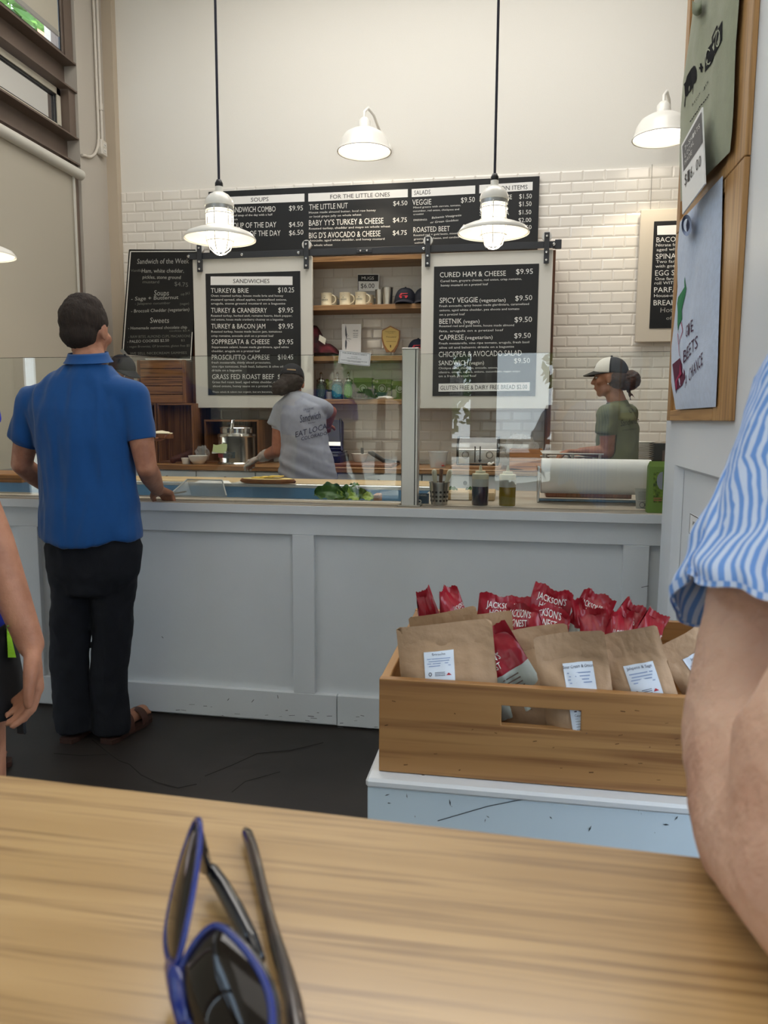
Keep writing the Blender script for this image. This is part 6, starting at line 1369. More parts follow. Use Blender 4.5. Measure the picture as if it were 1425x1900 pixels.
chipbag((1058, 1112), (1082, 1108), 1.66, 'thin dark red bag edge right of the tallest bag', 0.15, red=0.4, seed=8, T=0.016, wide=1.2)
chipbag((1084, 1091), (1142, 1116), 1.72, 'orange-red chip bag with a folded rim right of the middle', 0.18, red=0.45, words=(0.08, 0.7, 0.12, 0.27), seed=9, wide=1.1)
chipbag((1076, 1132), (1126, 1126), 1.52, 'low red chip bag behind the labelled middle pouches', 0.14, red=0.5, seed=10, wide=1.3, T=0.03)
chipbag((1136, 1128), (1176, 1136), 1.50, 'small red bag low behind the lighter kraft pouch', 0.13, red=0.5, seed=13, wide=1.3, words=(0.2, 0.8, 0.25, 0.45))
chipbag((1160, 1107), (1202, 1134), 1.62, 'red chip bag with a pointed tip near the right end', 0.17, red=0.5, words=(0.05, 0.6, 0.16, 0.34), seed=11, yaw=0.3, wide=1.3)
chipbag((1203, 1120), (1238, 1146), 1.60, 'red chip bag at the far right against the pillar', 0.17, red=0.55, words=(0.15, 0.8, 0.24, 0.42), seed=12, yaw=0.5, wide=1.15)

# ------------------------------------------------------------------ table and sunglasses
ZT_ = 1.06
t = thing('bar_table', 'glossy varnished ash bar-height table in the foreground', 'table', (-0.1, 0.1, 0))
ea, eb = PZ(0, 1436, ZT_), PZ(1325, 1591, ZT_); ed = (eb-ea).normalized(); en = Vector((ed.y, -ed.x, 0))
A = ea-ed*0.55; B_ = eb+ed*0.75; C2, D2 = B_+en*1.0, A+en*1.0
m = MB(); e = 0.004; P4 = [A, B_, C2, D2]; cc = (A+C2)/2
ins = [p+(cc-p).normalized()*e for p in P4]
m.add([Vector((p.x, p.y, ZT_-0.038)) for p in P4]+[Vector((p.x, p.y, ZT_-e)) for p in P4]+[Vector((p.x, p.y, ZT_)) for p in ins], [(3, 2, 1, 0), (0, 1, 5, 4), (1, 2, 6, 5), (2, 3, 7, 6), (3, 0, 4, 7), (4, 5, 9, 8), (5, 6, 10, 9), (6, 7, 11, 10), (7, 4, 8, 11), (8, 9, 10, 11)])
tt_ = part('top', m, W_table, t)
for p in P4:
    q = p+(cc-p).normalized()*0.12; part('leg', MB().bbox(q.x-0.03, q.x+0.03, q.y-0.03, q.y+0.03, 0, ZT_-0.038, 0.003), M_black, t)
# sunglasses, folded, leaning with the lenses toward the left
M_gfr = mat('glasses_navy', '0B2470', 0.25, coat=0.3); M_gdk = mat('glasses_dark', '15161C', 0.15, coat=0.6); M_tort = mat('glasses_tortoise', '3A2A22', 0.2, coat=0.6, var=0.6, vscale=60, color2='120E10')
M_lens = mat('dark_lens', '120C08', 0.05, spec=0.45, coat=0.0)
Bp = PZ(326, 1795, 1.085)
sgl = thing('sunglasses', 'blue-rimmed dark sunglasses lying folded on the foreground table', 'sunglasses', (Bp.x, Bp.y, ZT_))
def onplane(p0, n): 
    def f_(x, y):
        q = ray(x, y); k = (p0-CAMP).dot(n)/q.dot(n); return CAMP+q*k
    return f_
n1 = Vector((-0.35, -0.55, 0.76)).normalized()
fn1 = onplane(Bp, n1)
loop1 = [(335, 1800), (350, 1768), (372, 1736), (393, 1718), (412, 1720), (436, 1742), (462, 1772), (484, 1806), (500, 1845), (506, 1890), (502, 1930), (478, 1965), (430, 1975), (380, 1950), (348, 1895), (334, 1840)]
L1 = [fn1(*p) for p in loop1]
def dome(loop, c, nrm, hgt, mb):
    n = len(loop); vs = list(loop)
    for k, s_ in ((0.75, 0.55), (0.4, 0.88)): vs += [c+(v-c)*k+nrm*hgt*s_ for v in loop]
    vs.append(c+nrm*hgt); o = [[j*n+i for i in range(n)] for j in range(3)]
    fs = [(o[j][i], o[j][(i+1) % n], o[j+1][(i+1) % n], o[j+1][i]) for j in range(2) for i in range(n)]+[(o[2][i], o[2][(i+1) % n], 3*n) for i in range(n)]; mb.add(vs, fs)
def smoothloop(l, k=3):
    for _ in range(k):
        o = []
        for i in range(len(l)): a, b = l[i], l[(i+1) % len(l)]; o += [a*0.75+b*0.25, a*0.25+b*0.75]
        l = o
        if len(l) > 60: break
    return l
S1 = smoothloop(L1, 2)
m = MB(); c1 = sum(S1, Vector())/len(S1); dome(S1, c1, n1, 0.006, m); part('lens', m, M_lens, sgl, smooth=180)
m = MB(); m.tube(S1, 0.0015, 10, closed=True); part('rim', m, M_gfr, sgl, smooth=180)
m = MB(); m.tube([v-n1*0.0030 for v in S1], 0.0022, 8, closed=True); part('rim', m, M_gdk, sgl, smooth=180)
n2 = Vector((-0.80, -0.45, 0.40)).normalized(); fn2 = onplane(Bp, n2)
loop2 = [(320, 1798), (309, 1770), (307, 1735), (314, 1690), (325, 1640), (338, 1590), (352, 1548), (362, 1524), (369, 1519), (372, 1532), (370, 1575), (364, 1620), (356, 1668), (347, 1715), (338, 1755), (330, 1785)]
L2 = [fn2(*p) for p in loop2]; S2 = smoothloop(L2, 2); c2 = sum(S2, Vector())/len(S2)
m = MB(); dome(S2, c2, n2, 0.003, m); part('lens', m, M_lens, sgl, smooth=180)
m = MB(); m.tube(S2, 0.0013, 10, closed=True); part('rim', m, M_gfr, sgl, smooth=180)
m = MB(); m.tube([fn2(318, 1790), fn1(328, 1812), fn1(334, 1850), fn1(343, 1900)], [0.003, 0.0042, 0.004, 0.003], 10); part('bridge', m, M_gfr, sgl, smooth=180)
m = MB(); m.tube([PZ(x, y, z) for x, y, z in ((560, 1980, 1.068), (552, 1920, 1.068), (543, 1862, 1.068), (529, 1805, 1.068), (512, 1748, 1.068), (497, 1695, 1.067), (483, 1635, 1.066), (468, 1575, 1.066), (459, 1548, 1.066), (455, 1540, 1.066))], [0.0045, 0.0045, 0.0042, 0.0038, 0.0033, 0.0030, 0.0032, 0.0036, 0.0034, 0.002], 10); part('temple', m, M_tort, sgl, smooth=180)
m = MB(); m.tube([PZ(x, y, z) for x, y, z in ((483, 1782, 1.066), (462, 1740, 1.066), (438, 1692, 1.067), (412, 1645, 1.069), (393, 1616, 1.071), (384, 1604, 1.073))], [0.0025, 0.0042, 0.0045, 0.0042, 0.0038, 0.002], 10); part('temple', m, M_gdk, sgl, smooth=180)
m = MB(); m.tube([fn1(502, 1905), PZ(540, 1945, 1.072), PZ(558, 1975, 1.069)], [0.003, 0.0045, 0.0045], 10); part('hinge', m, M_gdk, sgl, smooth=180)
m = MB(); m.tube([fn2(368, 1540), PZ(376, 1580, 1.09), PZ(382, 1610, 1.075)], [0.002, 0.003, 0.0035], 10); part('hinge', m, M_gdk, sgl, smooth=180)
print('LENSZ', min(v.z for v in S1), min(v.z for v in S2), max(v.z for v in S2), c1, c2)

# ------------------------------------------------------------------ people
def J(x, y, Y): return PY(x, y, Y)
def skin_mat(name, col, col2): return mat(name, col, 0.55, var=0.2, vscale=22, color2=col2, bump=0.12, bscale=160, sss=0.15)
def loft(mb, rings, n=28):
    """rings: (centre, half width, half depth, rotation about z) with flat ends"""
    vs = []; fs = []
    for r in rings:
        c, rx, ry = Vector(r[0]), r[1], r[2]; rot = r[3] if len(r) > 3 else 0
        for i in range(n):
            g = 2*PI*i/n; x, y = rx*math.cos(g), ry*math.sin(g); vs.append(c+Vector((x*math.cos(rot)-y*math.sin(rot), x*math.sin(rot)+y*math.cos(rot), 0)))
    for j in range(len(rings)-1):
        for i in range(n): k = (i+1) % n; fs.append((j*n+i, j*n+k, (j+1)*n+k, (j+1)*n+i))
    fs.append(tuple(range(n))[::-1]); fs.append(tuple((len(rings)-1)*n+i for i in range(n))); mb.add(vs, fs)
def chain(mb, pts, rs):
    for i in range(len(pts)-1): capsule(mb, pts[i], pts[i+1], rs[i], rs[i+1])
def hand(mb, w, d, n, s=1.0, curl=0.35, side=1, spread=0.0, thumb=0.6):
    w = Vector(w); d = Vector(d).normalized(); n = (Vector(n)-d*Vector(n).dot(d)).normalized(); b = d.cross(n)*side
    for off, ln, i in ((0.029, 0.92, 0), (0.010, 1.0, 1), (-0.009, 0.94, 2), (-0.027, 0.76, 3)):
        k = w+d*0.082*s+b*off*s-d*0.004*i*s; capsule(mb, w+b*off*0.5*s+d*0.01*s, k, 0.0155*s, 0.0115*s)
        q = k; dd = (d+b*spread*off*20).normalized(); a = curl*(0.8+0.12*i)
        for L_, r0, r1 in ((0.040, 0.0098, 0.0088), (0.026, 0.0088, 0.0080), (0.020, 0.0080, 0.0066)):
            dd = (dd*math.cos(a)+n*math.sin(a)).normalized(); nn = (n-dd*n.dot(dd)); q2 = q+dd*L_*ln*s; capsule(mb, q, q2, r0*s, r1*s, 10); q = q2; n_ = nn
            a = curl*1.1; 
            if curl > 0.3: dd = (dd*math.cos(a*0.2)+n*math.sin(a*0.2)).normalized()
    p0 = w+d*0.018*s+b*0.020*s; p1 = p0+(d*0.6+b*0.55+n*0.35*thumb).normalized()*0.042*s; p2 = p1+(d*0.9+b*0.25+n*0.4*thumb).normalized()*0.030*s; p3 = p2+(d*0.95+b*0.05+n*0.3*thumb).normalized()*0.024*s
    chain(mb, [p0, p1, p2, p3], [0.0155*s, 0.0125*s, 0.0105*s, 0.0082*s])
def head(mb, c, fwd, up=(0, 0, 1), s=1.0, male=True):
    """skull, jaw, nose, brow, lips, chin, ears; returns local frame"""
    c = Vector(c); f = Vector(fwd).normalized(); up = Vector(up); r = f.cross(up).normalized(); u = r.cross(f).normalized()
    R_ = Matrix((r, f, u)).transposed()
    def P(x, y, z): return c+R_ @ Vector((x*s, y*s, z*s))
    mb.sphere(P(0, -0.012, 0.025), 1, 24, 18, (0.075*s, 0.093*s, 0.086*s), R_)
    mb.sphere(P(0, 0.022, -0.028), 1, 20, 16, (0.058*s, 0.066*s, 0.078*s), R_)
    capsule(mb, P(0, 0.055, -0.088), P(0, 0.050, -0.070), 0.021*s, 0.030*s)
    capsule(mb, P(0.040, 0.0, -0.062), P(0.012, 0.055, -0.086), 0.022*s, 0.017*s); capsule(mb, P(-0.040, 0.0, -0.062), P(-0.012, 0.055, -0.086), 0.022*s, 0.017*s)
    capsule(mb, P(0, 0.083, 0.016), P(0, 0.103, -0.022), 0.0085*s, 0.0125*s, 10)
    capsule(mb, P(-0.012, 0.092, -0.026), P(0.012, 0.092, -0.026), 0.0075*s, 0.0075*s, 8)
    capsule(mb, P(-0.028, 0.078, 0.030), P(0.028, 0.078, 0.030), 0.0105*s, 0.0105*s, 10)
    capsule(mb, P(-0.016, 0.084, -0.049), P(0.016, 0.084, -0.049), 0.0068*s, 0.0068*s, 8); capsule(mb, P(-0.014, 0.082, -0.060), P(0.014, 0.082, -0.060), 0.0072*s, 0.0072*s, 8)
    for sg in (-1, 1):
        mb.sphere(P(sg*0.078, -0.008, -0.004), 1, 12, 10, (0.009*s, 0.018*s, 0.031*s), R_)
        mb.sphere(P(sg*0.045, 0.052, -0.02), 1, 10, 8, (0.022*s, 0.024*s, 0.024*s), R_)
    return P, R_
def face_parts(P, R_, body, s=1.0, iris='3A2A1C'):
    for sg in (-1, 1):
        m = MB(); m.sphere(P(sg*0.030, 0.074, 0.008), 1, 12, 8, (0.012*s, 0.008*s, 0.0055*s), R_); e = part('eye', m, mat('eye_white', 'E8E4DE', 0.2), body, smooth=180)
        m = MB(); m.sphere(P(sg*0.030, 0.0795, 0.008), 1, 10, 6, (0.0055*s, 0.0038*s, 0.005*s), R_); part('iris', m, mat('iris_'+iris, iris, 0.1), e, smooth=180)
        m = MB(); m.tube([P(sg*0.014, 0.088, 0.026), P(sg*0.030, 0.088, 0.031), P(sg*0.046, 0.078, 0.027)], 0.0035*s, 6); part('eyebrow', m, mat('brow_'+iris, iris, 0.8), body, smooth=180)
    m = MB(); m.tube([P(-0.022, 0.080, -0.0545), P(0, 0.0915, -0.0545), P(0.022, 0.080, -0.0545)], 0.0035*s, 6); part('lips', m, mat('lips', '9C5A50', 0.5), body, smooth=180)
def drape(amp, vs=(9, 9, 3), seed=0, fine=0.3):
    def f(c, n):
        q = Vector((c.x*vs[0], c.y*vs[1], c.z*vs[2]+seed)); w = noise.noise(q)
        rid = 1-abs(noise.noise(q*1.7+Vector((5, 2, seed))))*2
        return c+n*(amp*w+amp*0.8*max(0, rid-0.45)+amp*fine*noise.noise(q*4))
    return f
def person(name, label, base): return thing(name, label, 'person', base)
def sandal(par, heel, toe, w=0.045):
    heel, toe = Vector(heel), Vector(toe); d = (toe-heel); L_ = d.length; d.normalize(); b = Vector((-d.y, d.x, 0))
    prof = [(0, 0.6), (0.12, 0.85), (0.4, 0.8), (0.7, 1.1), (0.88, 0.95), (1, 0.45)]
    pts = [heel+d*L_*t+b*w*k for t, k in prof]+[heel+d*L_*t-b*w*k for t, k in prof[::-1]]; n = len(pts)
    m = MB(); m.add([Vector((p.x, p.y, 0.001)) for p in pts]+[Vector((p.x, p.y, 0.020)) for p in pts], [tuple(range(n))[::-1], tuple(range(n, 2*n))]+[(i, (i+1) % n, n+(i+1) % n, n+i) for i in range(n)]); s_ = part('sandal_sole', m, mat('sole_brown', '3A2219', 0.7), par)
    m = MB()
    for t0, hh in ((0.62, 0.062), (0.30, 0.080)):
        m.grid(lambda u, v: heel+d*L_*(t0+0.14*v)+b*w*1.08*math.cos(PI*u)+Vector((0, 0, 0.015+hh*math.sin(PI*u)**0.7)), 14, 2)
    part('strap', m, mat('strap_brown', '4A2A1E', 0.5), s_, smooth=180)

def cap_on(par, P, R_, s, front, back, bill, emb=None):
    """baseball cap on a head: crown in two cloths, bill, button"""
    def dome(u, v):
        th = 2*PI*u; cz = math.cos(v*PI/2)
        return P(0.084*math.cos(th)*cz**0.8 if v < 1 else 0, -0.010+0.104*math.sin(th)*cz**0.8 if v < 1 else -0.01, 0.040+0.092*math.sin(v*PI/2)-0.012*(1-math.sin(th))*0.5*(1-v))
    m = MB(); nu, nv = 40, 14; m.grid(dome, nu, nv)
    m.m = [0 if math.sin(2*PI*((k % nu)+0.5)/nu) > 0.05+0.0*k else 1 for k in range(len(m.f))]
    o = part('cap', m, [front, back], par, smooth=180); sd_ = o.modifiers.new('solid', 'SOLIDIFY'); sd_.thickness = 0.003
    m = MB(); m.grid(lambda u, v: P(0.082*math.cos(PI*u)*(1-0.05*v), 0.09*math.sin(PI*u)+0.075*v*math.sin(PI*u)**0.8-0.004, 0.044-0.030*v*math.sin(PI*u)+0.012*math.sin(PI*u)-0.012*abs(math.cos(PI*u))), 20, 6); b_ = part('bill', m, bill, o, smooth=180); sd_ = b_.modifiers.new('solid', 'SOLIDIFY'); sd_.thickness = 0.004
    m = MB(); m.sphere(P(0, -0.01, 0.134), 0.007*s, 10, 6); part('button', m, back, o, smooth=180)
    if emb:
        L = Lettering(lambda a, b: P(a, 0.094-abs(a)*0.3-(b-0.06)*0.55+0.006, b)); L.poly([(-0.02, 0.078), (0.0, 0.070), (0.018, 0.080), (0.012, 0.094), (0.0, 0.088), (-0.010, 0.098)]); part('cap_emblem', L.mb, emb, o)
    return o

# ---- customer in the blue shirt, seen from behind
YB1 = 2.72
s_ = px2m(YB1, -1.4)
pb = person('person', 'man in a plain blue shirt and dark trousers at the counter, back turned', (J(170, 1360, 2.75).x, 2.75, 0))
SK1 = skin_mat('skin_tan', 'B98468', 'A06B53')
mb = MB(); hd = J(161, 616, YB1+0.02)
P, R_ = head(mb, hd, (0.06, 1, -0.05), s=1.04)
nb = J(163, 690, YB1); chain(mb, [nb+Vector((0, 0, -0.04)), J(166, 665, YB1), hd+Vector((0, 0, -0.05))], [0.075, 0.060, 0.056])
shl, shr = J(62, 745, YB1), J(248, 735, YB1)
ell, elr = J(40, 862, YB1+0.02), J(272, 868, YB1+0.0); wrl, wrr = J(100, 912, YB1+0.24), J(292, 908, YB1+0.21)
chain(mb, [nb+Vector((0, 0, -0.06)), shl], [0.07, 0.055]); chain(mb, [nb+Vector((0, 0, -0.06)), shr], [0.07, 0.055])
chain(mb, [shl, shl.lerp(ell, 0.5), ell, ell.lerp(wrl, 0.35), wrl], [0.055, 0.050, 0.040, 0.042, 0.027]); chain(mb, [shr, shr.lerp(elr, 0.5), elr, elr.lerp(wrr, 0.35), wrr], [0.055, 0.050, 0.040, 0.042, 0.028])
hand(mb, wrr, J(312, 918, YB1+0.30)-wrr, (0.1, 0.2, -1), 1.0, 0.55, 1, thumb=0.8); hand(mb, wrl, (0.4, 0.8, -0.1), (0, 0, -1), 1.0, 0.3, 1)
hl, hr = J(135, 1000, YB1), J(210, 1000, YB1); kl, kr = J(133, 1165, YB1+0.02), J(208, 1165, YB1+0.02); al, ar = Vector((J(140, 1330, 2.73).x, 2.73, 0.09)), Vector((J(212, 1330, 2.75).x, 2.76, 0.09))
loft(mb, [(J(170, 1010, YB1), 0.15, 0.09), (J(168, 900, YB1), 0.14, 0.085), (J(160, 790, YB1), 0.16, 0.09), (J(160, 730, YB1), 0.14, 0.075)])
tl_, tr_ = Vector((al.x+0.01, 2.93, 0.045)), Vector((J(268, 1325, 2.95).x, 2.93, 0.045))
chain(mb, [hl, kl, al], [0.085, 0.058, 0.042]); chain(mb, [hr, kr, ar], [0.085, 0.058, 0.042])
chain(mb, [al+Vector((0, -0.02, -0.035)), tl_], [0.036, 0.024]); chain(mb, [ar+Vector((0, -0.02, -0.035)), tr_], [0.036, 0.028])
for k in range(5): q = tr_+Vector((0.010*(k-1), 0.022-0.004*abs(k-1), -0.008)); capsule(mb, tr_+Vector((0.008*(k-1), 0, -0.004)), q, 0.010, 0.009, 8)
bm = fuse(mb, 0.0065, 3, 0.5); bvB = BVHTree.FromBMesh(bm); body = bm_part('body', bm, SK1, pb)
def hair_short(P, R_, par, m, s=1.0, nm='hair'):
    mb = MB(); mb.sphere(P(0, -0.022, 0.040), 1, 24, 18, (0.084*s, 0.094*s, 0.088*s), R_); mb.sphere(P(0, -0.050, -0.010), 1, 20, 16, (0.072*s, 0.056*s, 0.062*s), R_)
    mb.sphere(P(-0.02, 0.035, 0.085), 1, 16, 12, (0.060*s, 0.050*s, 0.045*s), R_); mb.sphere(P(0.0, -0.02, 0.080), 1, 16, 12, (0.074*s, 0.072*s, 0.058*s), R_)
    bm = fuse(mb, 0.006, 2, fn=lambda c, n_: c+n_*(0.003*noise.noise(c*45)+0.0028*noise.noise(Vector((c.x*150, c.y*150, c.z*30))))); return bm_part(nm, bm, m, par)
hair_short(P, R_, pb, mat('hair_brown', '2E221A', 0.8, var=0.4, vscale=90, bump=0.5, bscale=220, stretch=(1, 1, 0.2)), 1.02)
# seam of the yoke and side vent
def rg(y, x0, x1, d, Y=YB1): a, b = J(x0, y, Y), J(x1, y, Y); return ((a+b)/2, (b-a).length/2, d)
# trousers
M_tr = mat('trouser_navy', '10131B', 0.9, var=0.25, vscale=30, bump=0.1, bscale=200)
mb = MB()
def leg(rows, Y=YB1+0.01):
    loft(mb, [rg(y, a, b, d, Y) for y, a, b, d in rows])
loft(mb, [rg(1100, 118, 232, 0.09), rg(1060, 92, 256, 0.105), rg(1010, 91, 260, 0.108), rg(975, 94, 250, 0.098)])
leg([(1352, 108, 170, 0.070), (1340, 105, 168, 0.068), (1300, 99, 163, 0.062), (1240, 97, 160, 0.060), (1180, 96, 163, 0.066), (1110, 101, 169, 0.078), (1050, 93, 174, 0.095), (1010, 91, 176, 0.10)])
leg([(1356, 176, 241, 0.068), (1335, 175, 241, 0.068), (1300, 173, 236, 0.062), (1250, 173, 231, 0.060), (1180, 175, 242, 0.066), (1120, 173, 246, 0.078), (1060, 172, 254, 0.095), (1010, 174, 261, 0.10)], YB1+0.03)
bm = fuse(mb, 0.009, 4, 0.5, fn=drape(0.010, (9, 9, 7), 8)); hug(bm, [bvB]); bvT = BVHTree.FromBMesh(bm); bm_part('trousers', bm, M_tr, pb)
# shirt
M_blue = mat('shirt_blue', '0A4A88', 0.85, var=0.05, vscale=40, bump=0.06, bscale=500, sheen=0.15)
mb = MB()
loft(mb, [rg(1000, 80, 263, 0.142), rg(985, 79, 264, 0.142), rg(950, 76, 258, 0.136), rg(900, 72, 251, 0.12), rg(850, 68, 247, 0.118), rg(800, 60, 250, 0.12), rg(760, 50, 256, 0.115), rg(730, 62, 246, 0.10), rg(706, 84, 232, 0.088), rg(688, 108, 216, 0.076), rg(674, 122, 206, 0.068)])
for sh, el, k in ((shl, ell, 0), (shr, elr, 1)):
    e = J(42, 818, YB1+0.01) if k == 0 else J(262, 815, YB1+0.01); m_ = sh.lerp(e, 0.5)
    capsule(mb, nb+Vector((0, 0, -0.075)), sh+Vector((0, 0, -0.012)), 0.075, 0.062)
    mb.cyl(sh+Vector((0, 0, 0.0)), e, 0.060, 0.060 if k == 0 else 0.058, 24); capsule(mb, sh+Vector((0, 0, -0.01)), m_, 0.062, 0.060)
bm = fuse(mb, 0.008, 5, 0.5, fn=lambda c, n_: drape(0.015, (11, 6, 2.4), 3)(c, n_)+n_*(0.007*math.sin(c.x*46+2.5*noise.noise(Vector((c.x*3, 0, c.z*2.2))))*max(0, 1-abs(c.z-1.12)/0.42)-0.004)+Vector((0, 0, -0.03*max(0, 1-abs(c.x-J(170, 1000, YB1).x)/0.16)*max(0, 1-(c.z-0.80)/0.12)))); hug(bm, [bvB]); sh_o = bm_part('shirt', bm, M_blue, pb)
mb = MB(); cc_ = J(164, 668, YB1); q = Matrix.Rotation(-0.15, 3, 'X')
def coll(u, v):
    g = 2*PI*u; rr = 0.066+0.010*(v-0.5)**2*4*(1 if v > 0.5 else 0.3)+0.014*max(0, v-0.4); z = 0.040*math.sin(PI*min(v*1.0, 0.5))*1.0-max(0, v-0.5)*0.075
    return cc_+Vector((rr*1.1*math.cos(g), rr*math.sin(g), -0.012+z+0.012*math.sin(g)))
mb.grid(coll, 36, 8); part('collar', mb, M_blue, sh_o, smooth=180)
sandal(pb, (al.x, 2.655, 0), (tl_.x, 2.955, 0)); sandal(pb, (ar.x, 2.68, 0), (tr_.x+0.01, 2.965, 0))
# tongs he holds into the bin
hp = J(318, 918, YB1+0.32); m = MB(); m.tube([hp+Vector((-0.02, -0.02, 0.005)), J(334, 914, 3.20), J(345, 912, 3.30)], [0.004, 0.004, 0.003], 8); solo('serving_scoop', m, M_steel, 'thin steel handle held by the man in the blue shirt', 'utensil', smooth=60)

# ---- worker in the grey shirt, back turned, in the middle
Yw = 4.70
pw_ = person('person', 'worker in a light grey printed shirt and dark cap, back turned', (J(575, 880, Yw).x, Yw, 0))
SK2 = skin_mat('skin_rosy', 'B5765A', '9C5F47')
mb = MB(); hd = J(541, 712, Yw+0.04); P, R_ = head(mb, hd, (-0.25, 1, -0.35), (0, 0.3, 1), 0.95)
nb = J(548, 742, Yw); chain(mb, [nb+Vector((0, 0, -0.05)), hd+Vector((0, 0.0, -0.04))], [0.055, 0.048])
shl, shr = J(524, 762, Yw), J(594, 757, Yw+0.02); ell, wrl = J(517, 835, Yw+0.0), J(486, 848, Yw+0.16); elr, wrr = J(614, 764, Yw+0.20), J(608, 790, Yw+0.42)
chain(mb, [nb, shl, shl.lerp(ell, 0.5), ell, ell.lerp(wrl, 0.35), wrl], [0.06, 0.058, 0.054, 0.046, 0.042, 0.028]); chain(mb, [nb, shr, shr.lerp(elr, 0.6), elr, wrr], [0.06, 0.055, 0.045, 0.040, 0.027])
hand(mb, wrl, (-0.9, 0.35, -0.25), (0, 0.2, -1), 1.0, 0.5, 1); hand(mb, wrr, (-0.3, 0.9, -0.1), (0, 0, -1), 0.95, 0.3, -1)
pel = J(573, 905, Yw); loft(mb, [(pel, 0.15, 0.10), (J(565, 850, Yw), 0.14, 0.09), (J(558, 800, Yw), 0.13, 0.09), (J(556, 762, Yw), 0.13, 0.075)])
for dx in (-0.085, 0.085):
    a = pel+Vector((dx, 0, -0.02)); capsule(mb, a, Vector((a.x, Yw, 0.48)), 0.085, 0.058); capsule(mb, Vector((a.x, Yw, 0.48)), Vector((a.x, Yw, 0.09)), 0.056, 0.042); capsule(mb, Vector((a.x, Yw-0.02, 0.05)), Vector((a.x, Yw+0.18, 0.04)), 0.042, 0.035)
bm = fuse(mb, 0.0075, 3); bvb2 = BVHTree.FromBMesh(bm); bodyw = bm_part('body', bm, SK2, pw_)
mb = MB()
def rgw(y, x0, x1, d): return rg(y, x0, x1, d, Yw)
loft(mb, [rgw(890, 519, 628, 0.125), rgw(875, 517, 625, 0.13), rgw(855, 519, 620, 0.125), rgw(825, 525, 609, 0.115), rgw(795, 522, 605, 0.115), rgw(770, 518, 604, 0.11), rgw(752, 522, 600, 0.09), rgw(741, 530, 578, 0.072), rgw(734, 538, 566, 0.060)])
e1 = J(512, 792, Yw+0.0); e2 = J(606, 762, Yw+0.10)
mb.cyl(shl, e1, 0.060, 0.062, 20); capsule(mb, shl, shl.lerp(e1, 0.5), 0.062, 0.062); capsule(mb, nb+Vector((0, 0, -0.05)), shl, 0.055, 0.062); mb.cyl(shr, e2, 0.058, 0.058, 20); capsule(mb, nb+Vector((0, 0, -0.05)), shr, 0.055, 0.060)
def drw(c, n_):
    w = drape(0.008, (7, 7, 5), 2)(c, n_); f = max(0, (1.22-c.z)/0.2); return w+n_*0.012*min(1, f)*noise.noise(Vector((c.x*3, c.y*3, c.z*26+c.x*10)))
bm = fuse(mb, 0.008, 4, fn=drw); hug(bm, [bvb2]); bvw = BVHTree.FromBMesh(bm); bm_part('shirt', bm, mat('shirt_grey', '9EA2AE', 0.9, var=0.06, vscale=60, bump=0.05, bscale=400), pw_)
def projected(bvh, off=0.004, miss=Yw):
    def g(x, y):
        d = ray(x, y).normalized(); h = bvh.ray_cast(CAMP, d); return (h[0]-d*off) if h[0] else PY(x, y, miss)
    return g
gW = projected(bvw); cW = lambda a, b: gW(460+a/4.191, 680+b/4.191)
L = Lettering(cW)
L.t('ORGANIC', 430, 515, 345, 16, 330); L.t('THE', 452, 482, 362, 18, 356); L.t('Sandwich', 405, 565, 438, 62, 404); L.t('kitchen', 470, 525, 446, 10, 436); L.t('EAT LOCAL', 370, 640, 552, 46, 476); L.t('COLORADO', 415, 615, 576, 28, 530)
part('shirt_print', L.mb, mat('print_char', '3A3B40', 0.8), pw_)
mb = MB(); lx, rx_ = J(553, 905, Yw), J(598, 905, Yw)
loft(mb, [(J(573, 905, Yw), 0.172, 0.115), (J(573, 880, Yw), 0.168, 0.11), (J(571, 865, Yw), 0.155, 0.10)]); 
for dx in (-0.085, 0.085): loft(mb, [(Vector((pel.x+dx, Yw, 0.09)), 0.055, 0.06), (Vector((pel.x+dx, Yw, 0.48)), 0.075, 0.075), (Vector((pel.x+dx, Yw, pel.z)), 0.092, 0.11)])
bm = fuse(mb, 0.011, 3, fn=drape(0.006)); bm_part('trousers', bm, mat('jeans_dark', '1A2028', 0.9), pw_)
mb = MB(); mb.sphere(P(0, -0.055, -0.01), 1, 16, 12, (0.080, 0.062, 0.066), R_); mb.sphere(P(-0.055, -0.075, -0.055), 1, 16, 12, (0.050, 0.05, 0.055), R_); mb.sphere(P(-0.085, -0.08, -0.075), 1, 12, 10, (0.035, 0.035, 0.04), R_)
bm = fuse(mb, 0.007, 2, fn=lambda c, n_: c+n_*(0.009*noise.noise(c*28)+0.006*noise.noise(c*70))); bm_part('hair', bm, mat('hair_dark', '2B1D16', 0.7, var=0.4, vscale=60, bump=0.5, bscale=200), pw_)
M_capn = mat('cap_navy_cloth', '12141E', 0.85); cap_on(pw_, P, R_, 1.0, M_capn, M_capn, M_capn)
L = Lettering(lambda a, b: P(a, -0.118+abs(a)*0.2+(b-0.055)*0.25, b)); L.poly([(-0.03, 0.05), (0.03, 0.05), (0.028, 0.060), (-0.028, 0.060)]); part('cap_strap', L.mb, mat('strap_tan', '8A7050', 0.7), pw_)
# glove on the left hand
mb = MB(); hand(mb, wrl, (-0.9, 0.35, -0.25), (0, 0.2, -1), 1.10, 0.5, 1); chain(mb, [wrl.lerp(ell, 0.35), wrl], [0.040, 0.035])
bm = fuse(mb, 0.006, 1, fn=lambda c, n_: c+n_*0.005*noise.noise(c*50)); bm_part('glove', bm, mat('glove_clear', 'D5D2CC', 0.3, alpha=0.6), pw_)

